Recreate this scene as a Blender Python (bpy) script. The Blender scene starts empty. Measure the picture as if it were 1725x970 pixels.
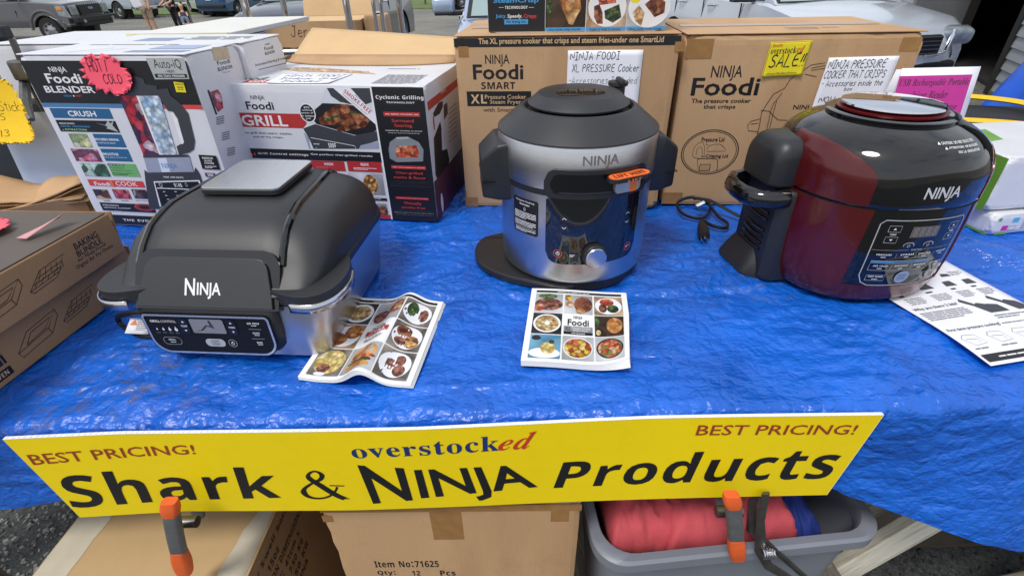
import bpy, bmesh, math, random
import numpy as np
from mathutils import Vector, Matrix
from mathutils.geometry import tessellate_polygon

# ------------------------------------------------------------------ camera, sky, sun, exposure
scene = bpy.context.scene
T = 0.88                     # height of the table top
CAM_H = T + 0.54             # camera held 54 cm above the table
col = scene.collection
FPX = 846.0                  # focal length in pixels of a 1725 px wide frame
cam_data = bpy.data.cameras.new('camera')
cam_data.sensor_width = 36.0
cam_data.lens = FPX / 1725.0 * 36.0
cam_data.clip_start = 0.02
cam_data.clip_end = 400.0
cam = bpy.data.objects.new('camera', cam_data)
col.objects.link(cam)
down = Vector((31.5, -1313.0, -FPX)).normalized()      # world down seen from the camera
up_c = -down
fwd = Vector((0, 0, -1))
yy = (fwd - up_c * fwd.dot(up_c)).normalized()
xx = yy.cross(up_c)
cam.matrix_world = Matrix.Translation((0, 0, CAM_H)) @ Matrix((xx, yy, up_c)).to_4x4()
scene.camera = cam

SUN_EL, SUN_AZ = math.radians(60), math.radians(-140)    # azimuth from +Y, clockwise seen from above
world = bpy.data.worlds.new('World')
scene.world = world
world.use_nodes = True
wn, wl = world.node_tree.nodes, world.node_tree.links
wn.clear()
w_out = wn.new('ShaderNodeOutputWorld')
w_bg = wn.new('ShaderNodeBackground')
sky = wn.new('ShaderNodeTexSky')
sky.sky_type = 'NISHITA'
sky.sun_disc = False
sky.sun_elevation = SUN_EL
sky.sun_rotation = SUN_AZ
sky.dust_density = 2.0
# broken cloud cover over the blue sky
w_tc = wn.new('ShaderNodeTexCoord')
w_map = wn.new('ShaderNodeMapping')
w_map.inputs['Scale'].default_value = (1.0, 1.0, 2.4)
w_noise = wn.new('ShaderNodeTexNoise')
w_noise.inputs['Scale'].default_value = 2.6
w_noise.inputs['Detail'].default_value = 7.0
w_noise.inputs['Roughness'].default_value = 0.55
w_ramp = wn.new('ShaderNodeValToRGB')
w_ramp.color_ramp.elements[0].position = 0.36
w_ramp.color_ramp.elements[0].color = (0.35, 0.35, 0.35, 1)
w_ramp.color_ramp.elements[1].position = 0.62
w_ramp.color_ramp.elements[1].color = (1, 1, 1, 1)
w_ramp2 = wn.new('ShaderNodeValToRGB')
w_ramp2.color_ramp.elements[0].position = 0.40
w_ramp2.color_ramp.elements[0].color = (8.8, 9.0, 9.4, 1)
w_ramp2.color_ramp.elements[1].position = 0.72
w_ramp2.color_ramp.elements[1].color = (5.2, 5.5, 6.0, 1)
w_mix = wn.new('ShaderNodeMix')
w_mix.data_type = 'RGBA'
wl.new(w_tc.outputs['Generated'], w_map.inputs['Vector'])
wl.new(w_map.outputs[0], w_noise.inputs['Vector'])
wl.new(w_noise.outputs['Fac'], w_ramp.inputs['Fac'])
wl.new(w_noise.outputs['Fac'], w_ramp2.inputs['Fac'])
wl.new(w_ramp.outputs['Color'], w_mix.inputs['Factor'])
wl.new(sky.outputs[0], w_mix.inputs['A'])
wl.new(w_ramp2.outputs['Color'], w_mix.inputs['B'])
wl.new(w_mix.outputs['Result'], w_bg.inputs['Color'])
w_bg.inputs['Strength'].default_value = 0.115
wl.new(w_bg.outputs[0], w_out.inputs[0])

sun_data = bpy.data.lights.new('sun', 'SUN')
sun_data.energy = 1.9
sun_data.angle = math.radians(16)
sun_data.color = (1.0, 0.96, 0.90)
sun = bpy.data.objects.new('sun', sun_data)
col.objects.link(sun)
sdir = Vector((math.sin(SUN_AZ) * math.cos(SUN_EL), math.cos(SUN_AZ) * math.cos(SUN_EL), math.sin(SUN_EL)))
sun.rotation_euler = sdir.to_track_quat('Z', 'Y').to_euler()
sun.location = sdir * 30

scene.view_settings.view_transform = 'Standard'
scene.view_settings.look = 'None'
scene.view_settings.exposure = 0.20
scene.view_settings.gamma = 1.0
scene.view_settings.use_curve_mapping = False

R_ = math.radians
random.seed(7)
rng = np.random.default_rng(11)

# ------------------------------------------------------------------ materials
def srgb(r, g, b):
    f = lambda c: c / 12.92 if c <= 0.04045 else ((c + 0.055) / 1.055) ** 2.4
    return (f(r / 255), f(g / 255), f(b / 255), 1.0)


MATS = {}


def mat(name, c, rough=0.5, metal=0.0, var=0.0, vs=12.0, bump=0.0, bs=150.0, spec=0.5, coat=0.0,
        aniso=0.0, stretch=None, tint=None, ts=3.0, tamt=0.5, alpha=1.0, trans=0.0, emit=0.0, rvar=0.0):
    """Principled material: base colour with noise variation, optional second tint in blotches, bump."""
    if name in MATS:
        return MATS[name]
    m = bpy.data.materials.new(name)
    m.use_nodes = True
    n, l = m.node_tree.nodes, m.node_tree.links
    b = n['Principled BSDF']
    c = c if len(c) == 4 else srgb(*c)
    b.inputs['Base Color'].default_value = c
    b.inputs['Roughness'].default_value = rough
    b.inputs['Metallic'].default_value = metal
    b.inputs['Specular IOR Level'].default_value = spec
    b.inputs['Coat Weight'].default_value = coat
    b.inputs['Coat Roughness'].default_value = 0.06
    b.inputs['Anisotropic'].default_value = aniso
    b.inputs['Alpha'].default_value = alpha
    b.inputs['Transmission Weight'].default_value = trans
    if emit:
        b.inputs['Emission Color'].default_value = c
        b.inputs['Emission Strength'].default_value = emit
    tc = n.new('ShaderNodeTexCoord')
    vec = tc.outputs['Object']
    if stretch:
        mp = n.new('ShaderNodeMapping')
        mp.inputs['Scale'].default_value = stretch
        l.new(vec, mp.inputs['Vector'])
        vec = mp.outputs[0]
    cur = None
    if tint is not None:
        t = tint if len(tint) == 4 else srgb(*tint)
        nz = n.new('ShaderNodeTexNoise')
        nz.inputs['Scale'].default_value = ts
        nz.inputs['Detail'].default_value = 6
        nz.inputs['Roughness'].default_value = 0.65
        rp = n.new('ShaderNodeValToRGB')
        rp.color_ramp.elements[0].position = 0.48
        rp.color_ramp.elements[1].position = 0.66
        mx = n.new('ShaderNodeMix')
        mx.data_type = 'RGBA'
        mu = n.new('ShaderNodeMath')
        mu.operation = 'MULTIPLY'
        mu.inputs[1].default_value = tamt
        l.new(vec, nz.inputs['Vector'])
        l.new(nz.outputs['Fac'], rp.inputs['Fac'])
        l.new(rp.outputs['Color'], mu.inputs[0])
        l.new(mu.outputs[0], mx.inputs['Factor'])
        mx.inputs['A'].default_value = c
        mx.inputs['B'].default_value = t
        cur = mx.outputs['Result']
    if var > 0:
        nz = n.new('ShaderNodeTexNoise')
        nz.inputs['Scale'].default_value = vs
        nz.inputs['Detail'].default_value = 5
        rp = n.new('ShaderNodeMapRange')
        rp.inputs['From Min'].default_value = 0.3
        rp.inputs['From Max'].default_value = 0.7
        rp.inputs['To Min'].default_value = 1 - var
        rp.inputs['To Max'].default_value = 1 + var
        mx = n.new('ShaderNodeMix')
        mx.data_type = 'RGBA'
        mx.blend_type = 'MULTIPLY'
        mx.inputs['Factor'].default_value = 1.0
        if cur:
            l.new(cur, mx.inputs['A'])
        else:
            mx.inputs['A'].default_value = c
        l.new(vec, nz.inputs['Vector'])
        l.new(nz.outputs['Fac'], rp.inputs['Value'])
        l.new(rp.outputs[0], mx.inputs['B'])
        cur = mx.outputs['Result']
        if rvar:
            r2 = n.new('ShaderNodeMapRange')
            r2.inputs['From Min'].default_value = 0.3
            r2.inputs['From Max'].default_value = 0.7
            r2.inputs['To Min'].default_value = max(rough - rvar, 0.02)
            r2.inputs['To Max'].default_value = rough + rvar
            l.new(nz.outputs['Fac'], r2.inputs['Value'])
            l.new(r2.outputs[0], b.inputs['Roughness'])
    if cur:
        l.new(cur, b.inputs['Base Color'])
    if bump > 0:
        nz = n.new('ShaderNodeTexNoise')
        nz.inputs['Scale'].default_value = bs
        nz.inputs['Detail'].default_value = 3
        bp = n.new('ShaderNodeBump')
        bp.inputs['Strength'].default_value = bump
        bp.inputs['Distance'].default_value = 0.002
        l.new(vec, nz.inputs['Vector'])
        l.new(nz.outputs['Fac'], bp.inputs['Height'])
        l.new(bp.outputs[0], b.inputs['Normal'])
    MATS[name] = m
    return m


def food(name, cols, scale=60.0, jit=0.35):
    """printed food photograph: chunks of several colours with darker gaps, UV in metres"""
    if name in MATS:
        return MATS[name]
    m = bpy.data.materials.new(name)
    m.use_nodes = True
    n, l = m.node_tree.nodes, m.node_tree.links
    b = n['Principled BSDF']
    b.inputs['Roughness'].default_value = 0.35
    tc = n.new('ShaderNodeTexCoord')
    wz = n.new('ShaderNodeTexNoise')
    wz.inputs['Scale'].default_value = scale * 0.8
    wa = n.new('ShaderNodeVectorMath')
    wa.operation = 'SCALE'
    wa.inputs['Scale'].default_value = 0.9 / scale
    wb = n.new('ShaderNodeVectorMath')
    wb.operation = 'ADD'
    l.new(tc.outputs['UV'], wz.inputs['Vector'])
    l.new(wz.outputs['Color'], wa.inputs[0])
    l.new(wa.outputs[0], wb.inputs[0])
    l.new(tc.outputs['UV'], wb.inputs[1])
    vo = n.new('ShaderNodeTexVoronoi')
    vo.inputs['Scale'].default_value = scale
    l.new(wb.outputs[0], vo.inputs['Vector'])
    sp = n.new('ShaderNodeSeparateColor')
    l.new(vo.outputs['Color'], sp.inputs[0])
    rp = n.new('ShaderNodeValToRGB')
    rp.color_ramp.interpolation = 'CONSTANT'
    els = rp.color_ramp.elements
    while len(els) < len(cols):
        els.new(0.5)
    for i, cc in enumerate(cols):
        els[i].position = i / len(cols)
        els[i].color = srgb(*cc)
    l.new(sp.outputs[0], rp.inputs['Fac'])
    mr = n.new('ShaderNodeMapRange')
    mr.inputs['From Min'].default_value = 0.1
    mr.inputs['From Max'].default_value = 0.75
    mr.inputs['To Min'].default_value = 1.12
    mr.inputs['To Max'].default_value = 0.45
    l.new(vo.outputs['Distance'], mr.inputs['Value'])
    nz = n.new('ShaderNodeTexNoise')
    nz.inputs['Scale'].default_value = scale * 3
    nz.inputs['Detail'].default_value = 4
    l.new(tc.outputs['UV'], nz.inputs['Vector'])
    m2 = n.new('ShaderNodeMapRange')
    m2.inputs['From Min'].default_value = 0.3
    m2.inputs['From Max'].default_value = 0.7
    m2.inputs['To Min'].default_value = 1 - jit
    m2.inputs['To Max'].default_value = 1 + jit
    l.new(nz.outputs['Fac'], m2.inputs['Value'])
    mu = n.new('ShaderNodeMath')
    mu.operation = 'MULTIPLY'
    l.new(mr.outputs[0], mu.inputs[0])
    l.new(m2.outputs[0], mu.inputs[1])
    mx = n.new('ShaderNodeMix')
    mx.data_type = 'RGBA'
    mx.blend_type = 'MULTIPLY'
    mx.inputs['Factor'].default_value = 1
    l.new(rp.outputs['Color'], mx.inputs['A'])
    l.new(mu.outputs[0], mx.inputs['B'])
    l.new(mx.outputs['Result'], b.inputs['Base Color'])
    MATS[name] = m
    return m


# ------------------------------------------------------------------ objects
def tag(o, label=None, cat=None, group=None, kind=None):
    for k, v in (('label', label), ('category', cat), ('group', group), ('kind', kind)):
        if v:
            o[k] = v
    return o


def empty(name, loc=(0, 0, 0), rz=0.0, label=None, cat=None, group=None):
    o = bpy.data.objects.new(name, None)
    col.objects.link(o)
    o.location = loc
    o.rotation_euler = (0, 0, rz)
    o.empty_display_size = 0.1
    return tag(o, label, cat, group)


class MB:
    """collects geometry for one mesh object"""

    def __init__(s):
        s.v, s.f, s.m, s.s = [], [], [], []

    def add(s, verts, faces, mi=0, smooth=False):
        o = len(s.v)
        s.v += [tuple(p) for p in verts]
        for f in faces:
            s.f.append([i + o for i in f])
            s.m.append(mi)
            s.s.append(smooth)
        return s

    def bm(s, b, mi=0, smooth=False):
        b.verts.index_update()
        s.add([v.co[:] for v in b.verts], [[v.index for v in f.verts] for f in b.faces], mi, smooth)
        b.free()
        return s

    def box(s, c, d, rot=None, bev=0.0, seg=2, mi=0, smooth=False):
        b = bmesh.new()
        bmesh.ops.create_cube(b, size=1.0)
        for v in b.verts:
            v.co = Vector((v.co.x * d[0], v.co.y * d[1], v.co.z * d[2]))
        if bev > 0:
            bmesh.ops.bevel(b, geom=b.edges[:], offset=bev, segments=seg, affect='EDGES', profile=0.5)
        if rot:
            from mathutils import Euler
            bmesh.ops.rotate(b, verts=b.verts, cent=(0, 0, 0), matrix=Euler(rot).to_matrix())
        bmesh.ops.translate(b, verts=b.verts, vec=c)
        return s.bm(b, mi, smooth)

    def carton(s, W, D, H, z0=0.0, wear=1.0, seed=0.0, mi=0):
        """cardboard box with slightly crushed edges and corners, front-left-bottom corner at the origin"""
        b = bmesh.new()
        bmesh.ops.create_cube(b, size=1.0)
        bmesh.ops.subdivide_edges(b, edges=b.edges[:], cuts=15, use_grid_fill=True)
        for v in b.verts:
            c = []
            for k, d in enumerate((W, D, H)):
                t = v.co[k] + .5
                # crowd the rows towards the edges so that the wear stays there
                t = .5 + .5 * math.copysign(abs(2 * t - 1) ** .38, t - .5)
                c.append(t * d)
            q = [min(c[k], (W, D, H)[k] - c[k]) for k in range(3)]
            near = sorted(q)
            e = max(0, 1 - (near[0] + near[1]) / .012)
            cn = max(0, 1 - sum(near) / .022)
            n1 = pnoise(np.array([c[0] * 23 + seed + c[2] * 31]), np.array([c[1] * 27 - c[2] * 19 + seed]))[0]
            push = wear * (e * (.0022 + .0050 * max(0, n1)) + cn * .007)
            for k, d in enumerate((W, D, H)):
                c[k] += push * (1 if c[k] < d / 2 else -1) * (1 if q[k] < .012 else 0)
            v.co = Vector((c[0], c[1], c[2] + z0))
        return s.bm(b, mi, False)

    def loft(s, secs, mi=0, smooth=True, caps=(True, True), closed=True):
        """secs: list of equal length rings of 3d points"""
        n = len(secs[0])
        vs = [p for r in secs for p in r]
        fs = []
        for k in range(len(secs) - 1):
            for i in range(n if closed else n - 1):
                j = (i + 1) % n
                fs.append([k * n + i, k * n + j, (k + 1) * n + j, (k + 1) * n + i])
        if closed and caps[0]:
            fs.append(list(range(n))[::-1])
        if closed and caps[1]:
            fs.append([(len(secs) - 1) * n + i for i in range(n)])
        return s.add(vs, fs, mi, smooth)

    def lathe(s, prof, seg=64, mi=0, smooth=True, c=(0, 0), caps=(True, True)):
        secs = []
        for r, z in prof:
            secs.append([(c[0] + r * math.cos(2 * math.pi * i / seg), c[1] + r * math.sin(2 * math.pi * i / seg), z)
                         for i in range(seg)])
        return s.loft(secs, mi, smooth, caps)

    def tube(s, pts, r, seg=10, mi=0, caps=True, smooth=True, flat=1.0):
        pts = [Vector(p) for p in pts]
        n = len(pts)
        rr = r if isinstance(r, (list, tuple)) else [r] * n
        ref = Vector((0, 0, 1))
        secs = []
        prev = None
        for i, p in enumerate(pts):
            t = (pts[min(i + 1, n - 1)] - pts[max(i - 1, 0)]).normalized()
            if prev is None:
                a = ref.cross(t)
                if a.length < 1e-3:
                    a = Vector((1, 0, 0)).cross(t)
                a.normalize()
            else:
                a = prev - t * prev.dot(t)
                a = a.normalized() if a.length > 1e-6 else prev
            prev = a
            bb = t.cross(a)
            secs.append([p + (a * math.cos(2 * math.pi * k / seg) + bb * flat * math.sin(2 * math.pi * k / seg)) * rr[i]
                         for k in range(seg)])
        return s.loft(secs, mi, smooth, (caps, caps))

    def grid(s, P, mi=0, smooth=True):
        """P: array ny x nx x 3"""
        ny, nx = P.shape[:2]
        vs = P.reshape(-1, 3).tolist()
        fs = [[j * nx + i, j * nx + i + 1, (j + 1) * nx + i + 1, (j + 1) * nx + i] for j in range(ny - 1) for i in range(nx - 1)]
        return s.add(vs, fs, mi, smooth)

    def prism(s, poly, z0, z1, mi=0, smooth=False, fn=None):
        """polygon (x,y) extruded in z; fn maps points"""
        n = len(poly)
        vs = [(x, y, z0) for x, y in poly] + [(x, y, z1) for x, y in poly]
        if fn:
            vs = [fn(*p) for p in vs]
        fs = [[i, (i + 1) % n, n + (i + 1) % n, n + i] for i in range(n)]
        tris = tessellate_polygon([[Vector((x, y, 0)) for x, y in poly]])
        area = sum(poly[i][0] * poly[(i + 1) % n][1] - poly[(i + 1) % n][0] * poly[i][1] for i in range(n))
        if area < 0:
            fs = [f[::-1] for f in fs]
        for t in tris:
            t = list(t)
            (ax, ay), (bx, by), (cx_, cy_) = [poly[i] for i in t]
            if (bx - ax) * (cy_ - ay) - (by - ay) * (cx_ - ax) < 0:
                t = t[::-1]
            fs.append([n + i for i in t])
            fs.append(t[::-1])
        return s.add(vs, fs, mi, smooth)

    def build(s, name, mats, parent=None, bevel=0.0, solid=0.0, sub=0, edge=40, wn=False):
        me = bpy.data.meshes.new(name)
        me.from_pydata(s.v, [], s.f)
        me.validate()
        me.update()
        mats = mats if isinstance(mats, (list, tuple)) else [mats]
        for m in mats:
            me.materials.append(m)
        if len(me.polygons) == len(s.m):
            me.polygons.foreach_set('material_index', s.m)
            me.polygons.foreach_set('use_smooth', s.s)
        o = bpy.data.objects.new(name, me)
        col.objects.link(o)
        if parent:
            o.parent = parent
        if solid:
            md = o.modifiers.new('solid', 'SOLIDIFY')
            md.thickness = solid
            md.offset = -1
        if bevel:
            md = o.modifiers.new('bevel', 'BEVEL')
            md.width = bevel
            md.segments = 2
            md.limit_method = 'ANGLE'
            md.angle_limit = R_(edge)
            md.harden_normals = False
        if sub:
            md = o.modifiers.new('sub', 'SUBSURF')
            md.levels = sub
            md.render_levels = sub
        if any(s.s):
            try:
                me.set_sharp_from_angle(angle=R_(edge))
            except Exception:
                pass
        return o


def copy_tree(o, parent=None):
    c = o.copy()
    col.objects.link(c)
    if parent:
        c.parent = parent
    for ch in list(o.children):
        copy_tree(ch, c)
    return c


def rrect(w, h, r, seg=5, cx=0.0, cy=0.0):
    """rounded rectangle outline, counter clockwise; r may be 4 radii (br, tr, tl, bl)"""
    rs = r if isinstance(r, (list, tuple)) else [r] * 4
    pts = []
    for k, (sx, sy, a0) in enumerate(((1, -1, -90), (1, 1, 0), (-1, 1, 90), (-1, -1, 180))):
        q = max(rs[k], 1e-5)
        for i in range(seg + 1):
            a = R_(a0 + 90 * i / seg)
            pts.append((cx + sx * (w / 2 - q) + q * math.cos(a), cy + sy * (h / 2 - q) + q * math.sin(a)))
    return pts


# numpy gradient noise -------------------------------------------------------
_perm = rng.permutation(512)
_perm = np.concatenate([_perm, _perm, _perm])
_ang = rng.random(512) * 2 * math.pi
_gx, _gy = np.cos(_ang), np.sin(_ang)


def pnoise(x, y):
    xi, yi = np.floor(x).astype(int), np.floor(y).astype(int)
    xf, yf = x - xi, y - yi
    u = xf * xf * xf * (xf * (xf * 6 - 15) + 10)
    v = yf * yf * yf * (yf * (yf * 6 - 15) + 10)

    def g(ix, iy, dx, dy):
        h = _perm[(_perm[ix & 511] + iy) & 511]
        return _gx[h] * dx + _gy[h] * dy
    a = g(xi, yi, xf, yf)
    b = g(xi + 1, yi, xf - 1, yf)
    c = g(xi, yi + 1, xf, yf - 1)
    d = g(xi + 1, yi + 1, xf - 1, yf - 1)
    return (a + (b - a) * u) + ((c + (d - c) * u) - (a + (b - a) * u)) * v


def npn(x, y=0.0):
    return float(pnoise(np.array([x]), np.array([y]))[0])


def smooth_path(pts, n=8):
    pts = [Vector(p) for p in pts]
    out = []
    for i in range(len(pts) - 1):
        p0, p1, p2, p3 = (pts[max(0, min(len(pts) - 1, i + k))] for k in (-1, 0, 1, 2))
        for j in range(n):
            t = j / n
            out.append(0.5 * ((2 * p1) + (p2 - p0) * t + (2 * p0 - 5 * p1 + 4 * p2 - p3) * t * t + (3 * p1 - p0 - 3 * p2 + p3) * t ** 3))
    return out + [pts[-1]]

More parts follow.
